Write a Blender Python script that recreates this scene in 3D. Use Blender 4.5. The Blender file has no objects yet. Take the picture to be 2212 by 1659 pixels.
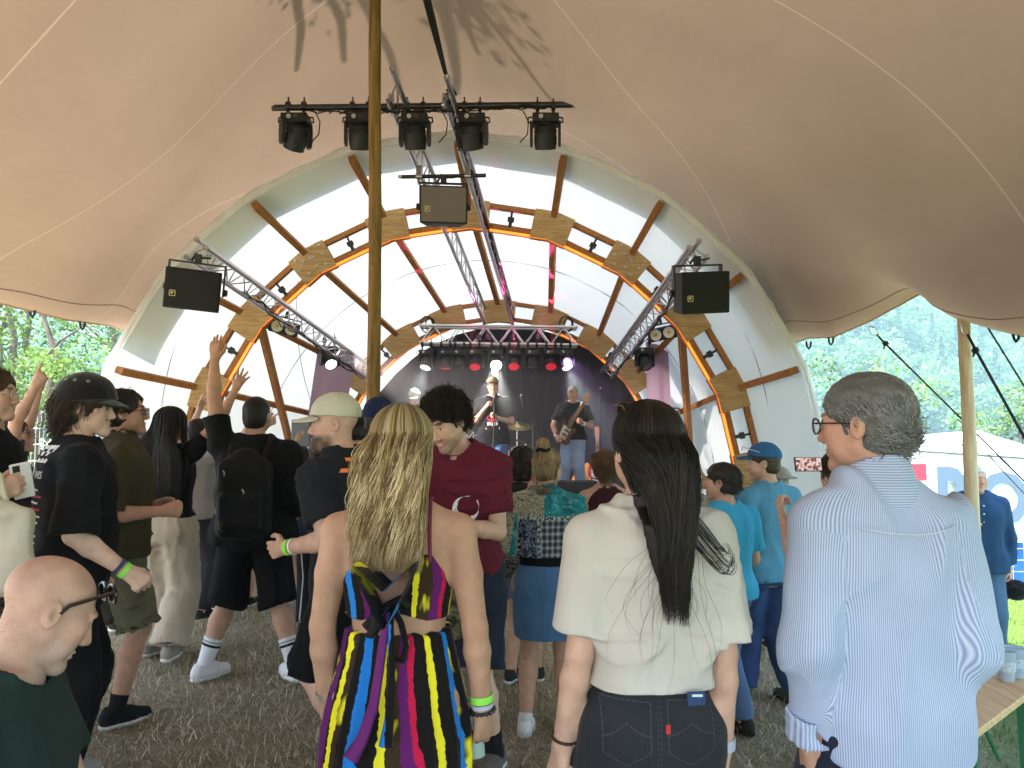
import bpy, math, random, time
import numpy as np
from mathutils import Vector, Matrix
T0 = time.time()
scene = bpy.context.scene
R = math.radians
random.seed(7); rng = np.random.default_rng(7)

# ------------------------------------------------------------------ camera, sky, sun, exposure
CAM_H = 1.6; PITCH = R(3.28); FD = 1671.0          # focal length in pixels of a 2212 x 1659 frame
cam_data = bpy.data.cameras.new("camera")
cam = bpy.data.objects.new("camera", cam_data); scene.collection.objects.link(cam)
cam_data.sensor_width = 36.0; cam_data.lens = 36.0 * FD / 2212.0
cam_data.clip_start = 0.05; cam_data.clip_end = 3000
cam.location = (0, 0, CAM_H); cam.rotation_euler = (R(90) + PITCH, 0, 0)
scene.camera = cam

SUN_AZ = R(-118)      # measured from +Y towards +X
SUN_EL = R(62)
world = bpy.data.worlds.new("World"); scene.world = world
world.use_nodes = True
wn = world.node_tree; wn.nodes.clear()
w_out = wn.nodes.new('ShaderNodeOutputWorld'); w_bg = wn.nodes.new('ShaderNodeBackground')
w_sky = wn.nodes.new('ShaderNodeTexSky'); w_sky.sky_type = 'NISHITA'; w_sky.sun_disc = False
w_sky.sun_elevation = SUN_EL; w_sky.sun_rotation = SUN_AZ
w_sky.dust_density = 2.0; w_sky.air_density = 1.0
w_bg.inputs['Strength'].default_value = 0.15
wn.links.new(w_sky.outputs[0], w_bg.inputs['Color']); wn.links.new(w_bg.outputs[0], w_out.inputs['Surface'])

sun_data = bpy.data.lights.new("sun", 'SUN'); sun_data.energy = 5.0; sun_data.angle = R(0.8)
sun_data.color = (1.0, 0.95, 0.88)
sun = bpy.data.objects.new("sun", sun_data); scene.collection.objects.link(sun)
sd = Vector((math.sin(SUN_AZ) * math.cos(SUN_EL), math.cos(SUN_AZ) * math.cos(SUN_EL), math.sin(SUN_EL)))
sun.rotation_euler = sd.to_track_quat('Z', 'Y').to_euler()
sun.location = sd * 60

vs = scene.view_settings
scene.display_settings.display_device = 'sRGB'
vs.view_transform = 'Standard'; vs.look = 'None'; vs.gamma = 1.0; vs.use_curve_mapping = False
vs.exposure = 2.76
cy = scene.cycles
cy.max_bounces = 7; cy.diffuse_bounces = 4; cy.glossy_bounces = 2; cy.transmission_bounces = 4
cy.transparent_max_bounces = 8; cy.volume_bounces = 0
cy.caustics_reflective = False; cy.caustics_refractive = False
cy.sample_clamp_indirect = 6.0
cy.use_denoising = True

def W(px, py, d):
    """world point at distance d along +Y that the photograph shows at pixel (px, py) of 2212 x 1659"""
    u = (px - 1106.0) / FD; v = (829.5 - py) / FD
    c, s = math.cos(PITCH), math.sin(PITCH)
    t = d / (c - v * s)
    return Vector((u * t, d, CAM_H + t * (s + v * c)))

def ground_z(x, y=0.0):
    x = np.asarray(x, dtype=float)
    k = 1.6
    sp = np.log1p(np.exp(np.clip(x * k, -30, 30))) / k
    z = -0.112 * sp
    return np.maximum(z, -1.25) + 0.0

def gz(x, y=0.0): return float(ground_z(x, y))

# ------------------------------------------------------------------ helpers
def nrm(v):
    v = np.asarray(v, float); return v / (np.linalg.norm(v, axis=-1, keepdims=True) + 1e-12)

def hash3(ix, iy, iz, seed=0):
    h = (ix.astype(np.int64) * 374761393 + iy.astype(np.int64) * 668265263 + iz.astype(np.int64) * 1274126177 + seed * 974634777) & 0xFFFFFFFF
    h = ((h ^ (h >> 13)) * 1274126177) & 0xFFFFFFFF
    h = (h ^ (h >> 16)) & 0xFFFFFF
    return h.astype(np.float64) / 0xFFFFFF * 2.0 - 1.0

def vnoise(p, seed=0):
    """value noise in -1..1 at points p (N,3)"""
    p = np.asarray(p, float)
    f = np.floor(p); t = p - f; t = t * t * (3 - 2 * t)
    i = f.astype(np.int64)
    r = 0.0
    for dx in (0, 1):
        wx = t[:, 0] if dx else 1 - t[:, 0]
        for dy in (0, 1):
            wy = t[:, 1] if dy else 1 - t[:, 1]
            for dz in (0, 1):
                wz = t[:, 2] if dz else 1 - t[:, 2]
                r = r + wx * wy * wz * hash3(i[:, 0] + dx, i[:, 1] + dy, i[:, 2] + dz, seed)
    return r

def fbm(p, oct=3, seed=0):
    a, s, r = 1.0, 1.0, 0.0
    for o in range(oct):
        r = r + a * vnoise(np.asarray(p) * s, seed + o); a *= 0.5; s *= 2.03
    return r

# --- objects
def link(o):
    scene.collection.objects.link(o); return o

def mesh_from(name, verts, faces, mat, parent=None, smooth=False, attrs=None):
    """verts (N,3) world coordinates; faces a (M,k) array or a list of tuples"""
    me = bpy.data.meshes.new(name)
    verts = np.asarray(verts, np.float32)
    if parent is not None:
        M = np.array(world_matrix(parent).inverted())
        verts = (verts @ M[:3, :3].T + M[:3, 3]).astype(np.float32)
    if isinstance(faces, np.ndarray):
        k = faces.shape[1]; m = faces.shape[0]
        me.vertices.add(len(verts)); me.vertices.foreach_set('co', verts.ravel())
        me.loops.add(m * k); me.loops.foreach_set('vertex_index', faces.astype(np.int32).ravel())
        me.polygons.add(m); me.polygons.foreach_set('loop_start', np.arange(0, m * k, k, dtype=np.int32))
        me.update(calc_edges=True)
    else:
        me.from_pydata([tuple(map(float, v)) for v in verts], [], faces); me.update()
    if attrs:
        for an, (typ, data) in attrs.items():
            a = me.attributes.new(an, typ, 'POINT')
            key = {'FLOAT': 'value', 'FLOAT_VECTOR': 'vector', 'FLOAT_COLOR': 'color'}[typ]
            a.data.foreach_set(key, np.asarray(data, np.float32).ravel())
    if mat is not None:
        me.materials.append(mat)
    me.polygons.foreach_set('use_smooth', np.full(len(me.polygons), bool(smooth)))
    o = bpy.data.objects.new(name, me); link(o)
    if parent is not None: o.parent = parent
    return o

def world_matrix(o):
    m = o.matrix_basis.copy()
    while o.parent is not None:
        o = o.parent; m = o.matrix_basis @ m
    return m

def tag(o, label=None, cat=None, group=None, kind=None):
    if label: o['label'] = label
    if cat: o['category'] = cat
    if group: o['group'] = group
    if kind: o['kind'] = kind
    return o

def thing(name, loc=(0, 0, 0), label=None, cat=None, group=None, rot=(0, 0, 0)):
    e = bpy.data.objects.new(name, None); e.empty_display_size = 0.1
    e.location = loc; e.rotation_euler = rot; link(e)
    return tag(e, label, cat, group)

def copy_tree(o, parent=None):
    c = o.copy(); link(c)
    if parent is not None: c.parent = parent
    for ch in [x for x in o.children]:
        copy_tree(ch, c)
    return c

class MB:
    """collects shapes for ONE mesh object"""
    def __init__(s): s.v = []; s.f = []
    def add(s, v, f):
        b = len(s.v); s.v += [tuple(map(float, q)) for q in v]; s.f += [tuple(b + i for i in q) for q in f]; return s
    def box(s, c, size, rot=None):
        hx, hy, hz = [q / 2 for q in size]
        v = [Vector((x, y, z)) for x in (-hx, hx) for y in (-hy, hy) for z in (-hz, hz)]
        if rot is not None: v = [rot @ q for q in v]
        v = [q + Vector(c) for q in v]
        return s.add(v, [(0, 1, 3, 2), (4, 6, 7, 5), (0, 4, 5, 1), (2, 3, 7, 6), (0, 2, 6, 4), (1, 5, 7, 3)])
    def bbox(s, c, size, bev=0.006, rot=None):
        """box with chamfered edges"""
        hx, hy, hz = [q / 2 for q in size]; b = min(bev, hx * .9, hy * .9, hz * .9)
        pts = []
        for sx in (-1, 1):
            for sy in (-1, 1):
                for sz in (-1, 1):
                    pts += [(sx * hx, sy * (hy - b), sz * (hz - b)), (sx * (hx - b), sy * hy, sz * (hz - b)), (sx * (hx - b), sy * (hy - b), sz * hz)]
        v = [Vector(p) for p in pts]
        def I(sx, sy, sz, k): return ((sx > 0) * 4 + (sy > 0) * 2 + (sz > 0)) * 3 + k
        f = []
        for q in (-1, 1):
            f.append((I(q, -1, -1, 0), I(q, 1, -1, 0), I(q, 1, 1, 0), I(q, -1, 1, 0)))
            f.append((I(-1, q, -1, 1), I(1, q, -1, 1), I(1, q, 1, 1), I(-1, q, 1, 1)))
            f.append((I(-1, -1, q, 2), I(1, -1, q, 2), I(1, 1, q, 2), I(-1, 1, q, 2)))
        for a in (-1, 1):
            for c2 in (-1, 1):
                f.append((I(a, c2, -1, 0), I(a, c2, 1, 0), I(a, c2, 1, 1), I(a, c2, -1, 1)))
                f.append((I(a, -1, c2, 0), I(a, 1, c2, 0), I(a, 1, c2, 2), I(a, -1, c2, 2)))
                f.append((I(-1, a, c2, 1), I(1, a, c2, 1), I(1, a, c2, 2), I(-1, a, c2, 2)))
        for sx in (-1, 1):
            for sy in (-1, 1):
                for sz in (-1, 1):
                    f.append(tuple(I(sx, sy, sz, k) for k in range(3)))
        if rot is not None: v = [rot @ q for q in v]
        v = [q + Vector(c) for q in v]
        return s.add(v, f)
    def beam(s, a, b, w, h, up=(0, 0, 1)):
        a = Vector(a); b = Vector(b); d = (b - a); L = d.length; d.normalize()
        u = Vector(up); x = d.cross(u)
        if x.length < 1e-4: x = d.cross(Vector((1, 0, 0)))
        x.normalize(); z = x.cross(d).normalized()
        m = Matrix((x, d, z)).transposed()
        return s.bbox((a + b) / 2, (w, L, h), min(w, h) * .08, m)
    def tube(s, pts, r, n=8, closed=False, cap=True):
        pts = [Vector(p) for p in pts]; rs = r if isinstance(r, (list, tuple)) else [r] * len(pts)
        N = len(pts); prev = None; rings = []
        for i, p in enumerate(pts):
            if closed: t = pts[(i + 1) % N] - pts[i - 1]
            else: t = pts[min(i + 1, N - 1)] - pts[max(i - 1, 0)]
            t.normalize()
            if prev is None:
                x = t.cross(Vector((0, 0, 1)))
                if x.length < 1e-3: x = t.cross(Vector((1, 0, 0)))
            else:
                x = prev - t * prev.dot(t)
            x.normalize(); prev = x; y = t.cross(x)
            rings.append([p + (x * math.cos(2 * math.pi * k / n) + y * math.sin(2 * math.pi * k / n)) * rs[i] for k in range(n)])
        v = [q for rg in rings for q in rg]; f = []
        M = N if closed else N - 1
        for i in range(M):
            j = (i + 1) % N
            for k in range(n):
                f.append((i * n + k, i * n + (k + 1) % n, j * n + (k + 1) % n, j * n + k))
        if cap and not closed:
            f.append(tuple(range(n))[::-1]); f.append(tuple((N - 1) * n + k for k in range(n)))
        return s.add(v, f)
    def lathe(s, c, prof, n=24, axis=(0, 0, 1), xdir=None, cap=True):
        """prof: list of (radius, height along axis)"""
        z = Vector(axis).normalized(); x = z.orthogonal().normalized() if xdir is None else Vector(xdir).normalized(); y = z.cross(x)
        c = Vector(c); v = []; f = []
        for (r, h) in prof:
            v += [c + z * h + (x * math.cos(2 * math.pi * k / n) + y * math.sin(2 * math.pi * k / n)) * r for k in range(n)]
        for i in range(len(prof) - 1):
            for k in range(n):
                f.append((i * n + k, i * n + (k + 1) % n, (i + 1) * n + (k + 1) % n, (i + 1) * n + k))
        if cap:
            f.append(tuple(range(n))[::-1]); f.append(tuple((len(prof) - 1) * n + k for k in range(n)))
        return s.add(v, f)
    def prism(s, poly, o, x, y, t):
        """poly of 2D points in frame (o,x,y), extruded by t along x cross y, centred"""
        o = Vector(o); x = Vector(x).normalized(); y = Vector(y).normalized(); z = x.cross(y)
        n = len(poly)
        v = [o + x * p[0] + y * p[1] + z * (-t / 2) for p in poly] + [o + x * p[0] + y * p[1] + z * (t / 2) for p in poly]
        f = [tuple(range(n))[::-1], tuple(range(n, 2 * n))]
        for k in range(n): f.append((k, (k + 1) % n, n + (k + 1) % n, n + k))
        return s.add(v, f)
    def build(s, name, mat, parent=None, smooth=False):
        o = mesh_from(name, np.array(s.v), s.f, mat, parent, smooth=False)
        if smooth:
            o.data.polygons.foreach_set('use_smooth', np.full(len(o.data.polygons), True))
            o.data.set_sharp_from_angle(angle=R(40))
        return o

# --- materials
MATS = {}
def mat(name, col=(.5, .5, .5), rough=.7, metal=0.0, spec=.3, bump=0.0, bscale=80.0, var=0.0, vscale=6.0, emit=None, estr=0.0,
        sheen=0.0, trans=0.0, attr=None, coord='Object', stretch=None, sss=0.0):
    if name in MATS: return MATS[name]
    m = bpy.data.materials.new(name); m.use_nodes = True; nt = m.node_tree; nt.nodes.clear()
    N = nt.nodes.new; L = nt.links.new
    out = N('ShaderNodeOutputMaterial'); b = N('ShaderNodeBsdfPrincipled')
    b.inputs['Base Color'].default_value = (*col, 1); b.inputs['Roughness'].default_value = rough
    b.inputs['Metallic'].default_value = metal; b.inputs['Specular IOR Level'].default_value = spec
    if sheen: b.inputs['Sheen Weight'].default_value = sheen; b.inputs['Sheen Roughness'].default_value = .5
    if sss:
        b.inputs['Subsurface Weight'].default_value = sss; b.inputs['Subsurface Radius'].default_value = (.012, .004, .002); b.inputs['Subsurface Scale'].default_value = 1.0
    tc = N('ShaderNodeTexCoord'); vec = tc.outputs[coord]
    if stretch:
        mp = N('ShaderNodeMapping'); mp.inputs['Scale'].default_value = stretch; L(vec, mp.inputs[0]); vec = mp.outputs[0]
    csock = None
    if attr:
        a = N('ShaderNodeAttribute'); a.attribute_name = attr; csock = a.outputs['Color']
    if var:
        nz = N('ShaderNodeTexNoise'); nz.inputs['Scale'].default_value = vscale; nz.inputs['Detail'].default_value = 6; nz.inputs['Roughness'].default_value = .65
        L(vec, nz.inputs['Vector'])
        mr = N('ShaderNodeMapRange'); mr.inputs['From Min'].default_value = .3; mr.inputs['From Max'].default_value = .7
        mr.inputs['To Min'].default_value = 1 - var; mr.inputs['To Max'].default_value = 1 + var
        L(nz.outputs['Fac'], mr.inputs['Value'])
        mx = N('ShaderNodeVectorMath'); mx.operation = 'SCALE'
        if csock is not None: L(csock, mx.inputs[0])
        else: mx.inputs[0].default_value = col
        L(mr.outputs[0], mx.inputs['Scale']); csock = mx.outputs[0]
    if csock is not None: L(csock, b.inputs['Base Color'])
    if bump:
        nb = N('ShaderNodeTexNoise'); nb.inputs['Scale'].default_value = bscale; nb.inputs['Detail'].default_value = 4
        L(vec, nb.inputs['Vector'])
        bp = N('ShaderNodeBump'); bp.inputs['Strength'].default_value = bump; bp.inputs['Distance'].default_value = .01
        L(nb.outputs['Fac'], bp.inputs['Height']); L(bp.outputs[0], b.inputs['Normal'])
    if emit:
        b.inputs['Emission Color'].default_value = (*emit, 1); b.inputs['Emission Strength'].default_value = estr
    if trans:
        tr = N('ShaderNodeBsdfTranslucent'); ms = N('ShaderNodeMixShader'); ms.inputs[0].default_value = trans
        if csock is not None: L(csock, tr.inputs['Color'])
        else: tr.inputs['Color'].default_value = (*col, 1)
        L(b.outputs[0], ms.inputs[1]); L(tr.outputs[0], ms.inputs[2]); L(ms.outputs[0], out.inputs['Surface'])
    else:
        L(b.outputs[0], out.inputs['Surface'])
    m['bsdf'] = b.name
    MATS[name] = m; return m

def wood_mat(name, c1, c2, axis=1, scale=1.0, rough=.65):
    """plank or pole: streaks along one axis of the object's own coordinates"""
    if name in MATS: return MATS[name]
    m = bpy.data.materials.new(name); m.use_nodes = True; nt = m.node_tree
    N = nt.nodes.new; L = nt.links.new; b = nt.nodes['Principled BSDF']
    tc = N('ShaderNodeTexCoord'); mp = N('ShaderNodeMapping')
    s = [14 * scale] * 3; s[axis] = 1.2 * scale
    mp.inputs['Scale'].default_value = s; L(tc.outputs['Object'], mp.inputs[0])
    nz = N('ShaderNodeTexNoise'); nz.inputs['Scale'].default_value = 2.0; nz.inputs['Detail'].default_value = 8; nz.inputs['Distortion'].default_value = 1.2; L(mp.outputs[0], nz.inputs['Vector'])
    cr = N('ShaderNodeValToRGB'); cr.color_ramp.elements[0].position = .34; cr.color_ramp.elements[1].position = .68
    cr.color_ramp.elements[0].color = (*c1, 1); cr.color_ramp.elements[1].color = (*c2, 1)
    L(nz.outputs['Fac'], cr.inputs[0]); L(cr.outputs[0], b.inputs['Base Color'])
    bp = N('ShaderNodeBump'); bp.inputs['Strength'].default_value = .3; bp.inputs['Distance'].default_value = .004; L(nz.outputs['Fac'], bp.inputs['Height']); L(bp.outputs[0], b.inputs['Normal'])
    b.inputs['Roughness'].default_value = rough; b.inputs['Specular IOR Level'].default_value = .25
    MATS[name] = m; return m

def ramp(nt, sock, stops, interp='CONSTANT'):
    cr = nt.nodes.new('ShaderNodeValToRGB'); cr.color_ramp.interpolation = interp; e = cr.color_ramp.elements
    while len(e) < len(stops): e.new(.5)
    for i, (p, c) in enumerate(stops): e[i].position = p; e[i].color = (*c, 1)
    nt.links.new(sock, cr.inputs[0]); return cr.outputs[0]
def cuv(nt):
    a = nt.nodes.new('ShaderNodeAttribute'); a.attribute_name = 'cuv'; s = nt.nodes.new('ShaderNodeSeparateXYZ'); nt.links.new(a.outputs['Vector'], s.inputs[0]); return a.outputs['Vector'], s.outputs
def mth(nt, op, a, b=None, c=None):
    n = nt.nodes.new('ShaderNodeMath'); n.operation = op
    for i, v in enumerate((a, b, c)):
        if v is None: continue
        if isinstance(v, (int, float)): n.inputs[i].default_value = v
        else: nt.links.new(v, n.inputs[i])
    return n.outputs[0]
def mixrgb(nt, fac, a, b):
    n = nt.nodes.new('ShaderNodeMix'); n.data_type = 'RGBA'
    for i, v in ((0, fac), (6, a), (7, b)):
        if isinstance(v, tuple): n.inputs[i].default_value = (*v, 1)
        elif isinstance(v, (int, float)): n.inputs[i].default_value = v
        else: nt.links.new(v, n.inputs[i])
    return n.outputs[2]
# ------------------------------------------------------------------ ground, hill, haze
def ground_material():
    m = bpy.data.materials.new('trodden_ground'); m.use_nodes = True; nt = m.node_tree; N = nt.nodes.new; L = nt.links.new
    b = nt.nodes['Principled BSDF']; tc = N('ShaderNodeTexCoord')
    def noise(sc, det=8, rg=.6):
        n = N('ShaderNodeTexNoise'); n.inputs['Scale'].default_value = sc; n.inputs['Detail'].default_value = det; n.inputs['Roughness'].default_value = rg
        L(tc.outputs['Object'], n.inputs['Vector']); return n
    n1, n2, n3 = noise(1.1), noise(18, 10, .7), noise(90, 4)
    r1 = N('ShaderNodeValToRGB'); e = r1.color_ramp.elements
    e[0].position = .36; e[0].color = (.085, .074, .052, 1); e[1].position = .70; e[1].color = (.48, .415, .29, 1)
    L(n2.outputs['Fac'], r1.inputs[0])
    r2 = N('ShaderNodeValToRGB'); e = r2.color_ramp.elements
    e[0].position = .40; e[0].color = (.15, .13, .092, 1); e[1].position = .62; e[1].color = (.47, .42, .31, 1)
    L(n3.outputs['Fac'], r2.inputs[0])
    mx = N('ShaderNodeMix'); mx.data_type = 'RGBA'; mx.inputs[0].default_value = .5
    L(r1.outputs[0], mx.inputs[6]); L(r2.outputs[0], mx.inputs[7])
    # green turf outside, to the right and further off
    sx = N('ShaderNodeSeparateXYZ'); L(tc.outputs['Object'], sx.inputs[0])
    ad = N('ShaderNodeMath'); ad.operation = 'MULTIPLY_ADD'; L(n1.outputs['Fac'], ad.inputs[0]); ad.inputs[1].default_value = 2.0
    L(sx.outputs['X'], ad.inputs[2])
    mr = N('ShaderNodeMapRange'); mr.inputs['From Min'].default_value = 3.2; mr.inputs['From Max'].default_value = 4.6; L(ad.outputs[0], mr.inputs['Value'])
    gr = N('ShaderNodeValToRGB'); e = gr.color_ramp.elements; e[0].position = .3; e[0].color = (.035, .075, .012, 1); e[1].position = .7; e[1].color = (.12, .19, .04, 1)
    L(n2.outputs['Fac'], gr.inputs[0])
    m2 = N('ShaderNodeMix'); m2.data_type = 'RGBA'; L(mr.outputs[0], m2.inputs[0]); L(mx.outputs[2], m2.inputs[6]); L(gr.outputs[0], m2.inputs[7])
    L(m2.outputs[2], b.inputs['Base Color'])
    bp = N('ShaderNodeBump'); bp.inputs['Strength'].default_value = .8; bp.inputs['Distance'].default_value = .03; L(n2.outputs['Fac'], bp.inputs['Height']); L(bp.outputs[0], b.inputs['Normal'])
    b.inputs['Roughness'].default_value = .95; b.inputs['Specular IOR Level'].default_value = .1
    return m

def build_ground():
    def ax(lo, hi, fine, a, b):
        c = np.arange(a, b + 1e-6, fine)
        l = -np.geomspace(1, abs(lo - a) + 1, 26)[1:][::-1] + 1 + a
        h = np.geomspace(1, hi - b + 1, 26)[1:] - 1 + b
        return np.concatenate([l, c, h])
    xs = ax(-700, 700, .22, -7, 9); ys = ax(-60, 900, .22, -3, 15)
    X, Y = np.meshgrid(xs, ys, indexing='ij')
    P = np.stack([X.ravel(), Y.ravel(), np.zeros(X.size)], 1)
    Z = ground_z(P[:, 0]) + .018 * fbm(P * 1.3, 3, 5) * (np.abs(P[:, 0]) < 20)
    P[:, 2] = Z
    nx, ny = X.shape
    I = np.arange(nx * ny).reshape(nx, ny)
    F = np.stack([I[:-1, :-1].ravel(), I[1:, :-1].ravel(), I[1:, 1:].ravel(), I[:-1, 1:].ravel()], 1)
    o = mesh_from('ground', P, F, ground_material(), smooth=True); tag(o, kind='structure')
build_ground()

def blades(name, n, xr, yr, hr, wr, cols, lean, seed, test=None):
    r = np.random.default_rng(seed)
    x = r.uniform(*xr, n); y = yr[0] + (yr[1] - yr[0]) * r.random(n) ** 1.3
    if test is not None:
        k = test(x, y, r); x = x[k]; y = y[k]
    n = len(x)
    z = ground_z(x) + .012 * fbm(np.stack([x, y, 0 * x], 1) * 1.3, 3, 5)
    h = r.uniform(*hr, n); w = r.uniform(*wr, n); a = r.uniform(0, 2 * np.pi, n); l = r.uniform(*lean, n); b = r.uniform(0, 2 * np.pi, n)
    base = np.stack([x, y, z - .004], 1); side = np.stack([np.cos(a), np.sin(a), 0 * a], 1) * w[:, None]
    ln = np.stack([np.cos(b), np.sin(b), 0 * b], 1)
    mid = base + ln * (l * h * .45)[:, None] + np.array([0, 0, 1.0]) * (h * np.sqrt(np.maximum(1 - l * l, .02)) * .6)[:, None]
    tip = base + ln * (l * h * 1.05)[:, None] + np.array([0, 0, 1.0]) * (h * np.sqrt(np.maximum(1 - l * l, .01)) * .85)[:, None]
    V = np.stack([base - side, base + side, mid - side * .7, mid + side * .7, tip], 1).reshape(-1, 3)
    k = np.arange(n)[:, None] * 5
    F = np.concatenate([k + np.array([0, 1, 3]), k + np.array([0, 3, 2]), k + np.array([2, 3, 4])], 0)
    c = np.asarray(cols)[r.integers(0, len(cols), n)] * r.uniform(.75, 1.25, (n, 1))
    C = np.repeat(np.concatenate([c, np.ones((n, 1))], 1), 5, 0)
    o = mesh_from(name, V, F, mat('straw_and_grass', rough=.85, spec=.15, attr='col', trans=.25), attrs={'col': ('FLOAT_COLOR', C)})
    tag(o, kind='stuff'); return o
straw = [(.56, .49, .34), (.42, .36, .24), (.68, .61, .45), (.22, .18, .12), (.20, .22, .10)]
green = [(.08, .15, .03), (.12, .20, .04), (.16, .21, .06), (.06, .11, .02)]
blades('dry_grass', 85000, (-5.0, 4.2), (2.6, 9.8), (.025, .11), (.0014, .0036), straw, (.35, .97), 3, lambda x, y, r: (np.abs(x) < y * .72 + .4) & (x + .5 * vnoise(np.stack([x, y, x * 0], 1) * 1.1, 4) < 2.7))
blades('grass', 46000, (1.6, 9.0), (2.6, 12), (.03, .09), (.0014, .0034), green, (.2, .8), 4, lambda x, y, r: (x < y * .72 + .6) & (x + 1.2 * vnoise(np.stack([x, y, x * 0], 1) * 1.1, 4) + .4 * r.random(len(x)) > 2.5))
blades('grass', 15000, (-4.5, 3.4), (2.6, 9.5), (.02, .07), (.0014, .003), green, (.2, .9), 5, lambda x, y, r: (np.abs(x) < y * .72 + .4) & (vnoise(np.stack([x, y, x * 0], 1) * .9, 9) > .02))

def leaf_cloud(name, centres, size, cols, parent=None, m=None, up=.3, seed=0, aspect=.55):
    """one mesh of many small leaf faces; centres (N,3), cols (N,3)"""
    r = np.random.default_rng(seed); n = len(centres)
    d = nrm(r.normal(size=(n, 3))); nn = nrm(r.normal(size=(n, 3)) + np.array([0, 0, up * 3]))
    s = nrm(np.cross(d, nn)); d = np.cross(nn, s)
    sz = size * r.uniform(.6, 1.3, (n, 1)); 
    c = centres
    V = np.stack([c - d * sz * .5, c + s * sz * aspect * .5, c + d * sz * .5 + nn * sz * -.08, c - s * sz * aspect * .5], 1).reshape(-1, 3)
    F = np.arange(n * 4).reshape(n, 4)
    C = np.repeat(np.concatenate([cols, np.ones((n, 1))], 1), 4, 0)
    return mesh_from(name, V, F, m or mat('leaves', rough=.6, spec=.3, attr='col', trans=.35), parent, attrs={'col': ('FLOAT_COLOR', C)})

HILL_Y0 = 125.0
def hill_h(x, y):
    b = np.clip(y - (HILL_Y0 + .10 * np.abs(x - 40)), 0, None)
    P = np.stack([x, y, 0 * x], 1)
    return -1.6 + b * .62 + np.minimum(b, 20) * .25 * fbm(P * .03, 3, 11) + .0 * x
def build_hill():
    xs = np.linspace(-150, 330, 120); ys = np.concatenate([np.linspace(HILL_Y0 - 4, 240, 60), np.linspace(246, 338, 14)])
    X, Y = np.meshgrid(xs, ys, indexing='ij'); x = X.ravel(); y = Y.ravel()
    P = np.stack([x, y, hill_h(x, y)], 1); nx, ny = X.shape; I = np.arange(nx * ny).reshape(nx, ny)
    F = np.stack([I[:-1, :-1].ravel(), I[1:, :-1].ravel(), I[1:, 1:].ravel(), I[:-1, 1:].ravel()], 1)
    o = mesh_from('hill', P, F, mat('hill_floor', (.035, .06, .02), .95, var=.4, vscale=.2), smooth=True); tag(o, kind='structure')
    r = np.random.default_rng(21); n = 1150
    ty = HILL_Y0 + 2 + 135 * r.random(n) ** 1.25; az = r.uniform(15.5, 38.5, n); az[-130:] = r.uniform(-38, -26, 130); tx = ty * np.tan(R(1) * az) 
    tz = hill_h(tx, ty); cs = []; co = []
    for i in range(n):
        hgt = r.uniform(7, 14); w = r.uniform(2.2, 4.6); k = int(560 if ty[i] < 170 else 360)
        con = r.random() < .25
        tone = r.random(); base = np.array([.13, .26, .08]) * (1 - tone) + np.array([.075, .18, .075]) * tone
        if con: base = np.array([.05, .11, .055])
        nb = r.integers(5, 9); bc = np.stack([r.normal(0, .45 * w, nb), r.normal(0, .45 * w, nb), hgt * r.uniform(.35, .9, nb)], 1); br = w * r.uniform(.35, .65, nb)
        j = r.integers(0, nb, k); dirs = nrm(r.normal(size=(k, 3))); rad = br[j] * r.random(k) ** .25
        p = bc[j] + dirs * rad[:, None] * np.array([1, 1, 1.15])
        if con:
            t = r.random(k); a = r.uniform(0, 6.283, k); rr = (1 - t) * w * .8 * r.uniform(.5, 1, k); p = np.stack([np.cos(a) * rr, np.sin(a) * rr, .5 + t * hgt * 1.15], 1)
        cs.append(p + np.array([tx[i], ty[i], tz[i] - .3]))
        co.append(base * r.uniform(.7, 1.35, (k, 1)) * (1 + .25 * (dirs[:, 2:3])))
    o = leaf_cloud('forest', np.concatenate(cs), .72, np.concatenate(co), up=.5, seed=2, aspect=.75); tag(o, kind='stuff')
build_hill()

def build_shrub(x, y, hgt, wid, seed, label, tone, n=5200, leaf=.075, group='trees behind the wire fence'):
    r = np.random.default_rng(seed); z0 = gz(x)
    t = thing('tree', (x, y, z0), label, 'tree', group)
    tr = MB(); lim = []
    top = Vector((x + r.normal(0, .15), y, z0 + hgt * .75))
    pts = [Vector((x, y, z0 - .1)), Vector((x + r.normal(0, .1), y + r.normal(0, .1), z0 + hgt * .3)), Vector((x + r.normal(0, .2), y, z0 + hgt * .55)), top]
    tr.tube(pts, [.10, .075, .05, .02], 8)
    for k in range(9):
        s = r.uniform(.25, .9); b = Vector((x, y, z0)) + (top - Vector((x, y, z0))) * s
        a = r.uniform(0, 6.28); e = b + Vector((math.cos(a) * wid * .55, math.sin(a) * wid * .5, r.uniform(.2, .9)))
        tr.tube([b, (b + e) / 2 + Vector((0, 0, .1)), e], [.03, .02, .008], 6); lim.append((b, e))
    tr.build('trunk', mat('bark', (.10, .085, .07), .9, var=.4, vscale=12, bump=.5), t, True)
    nb = 26; bc = np.stack([r.normal(0, .42 * wid, nb), r.normal(0, .35 * wid, nb), hgt * r.uniform(.12, 1.0, nb)], 1); br = wid * r.uniform(.14, .30, nb)
    j = r.integers(0, nb, n); dirs = nrm(r.normal(size=(n, 3))); p = bc[j] + dirs * (br[j] * r.random(n) ** .3)[:, None] * np.array([1, 1, .75])
    cc = np.array(tone) * r.uniform(.55, 1.5, (nb, 1))[j] * r.uniform(.75, 1.3, (n, 1))
    leaf_cloud('crown', p + np.array([x, y, z0]), leaf, cc, t, up=.35, seed=seed + 1)
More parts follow.
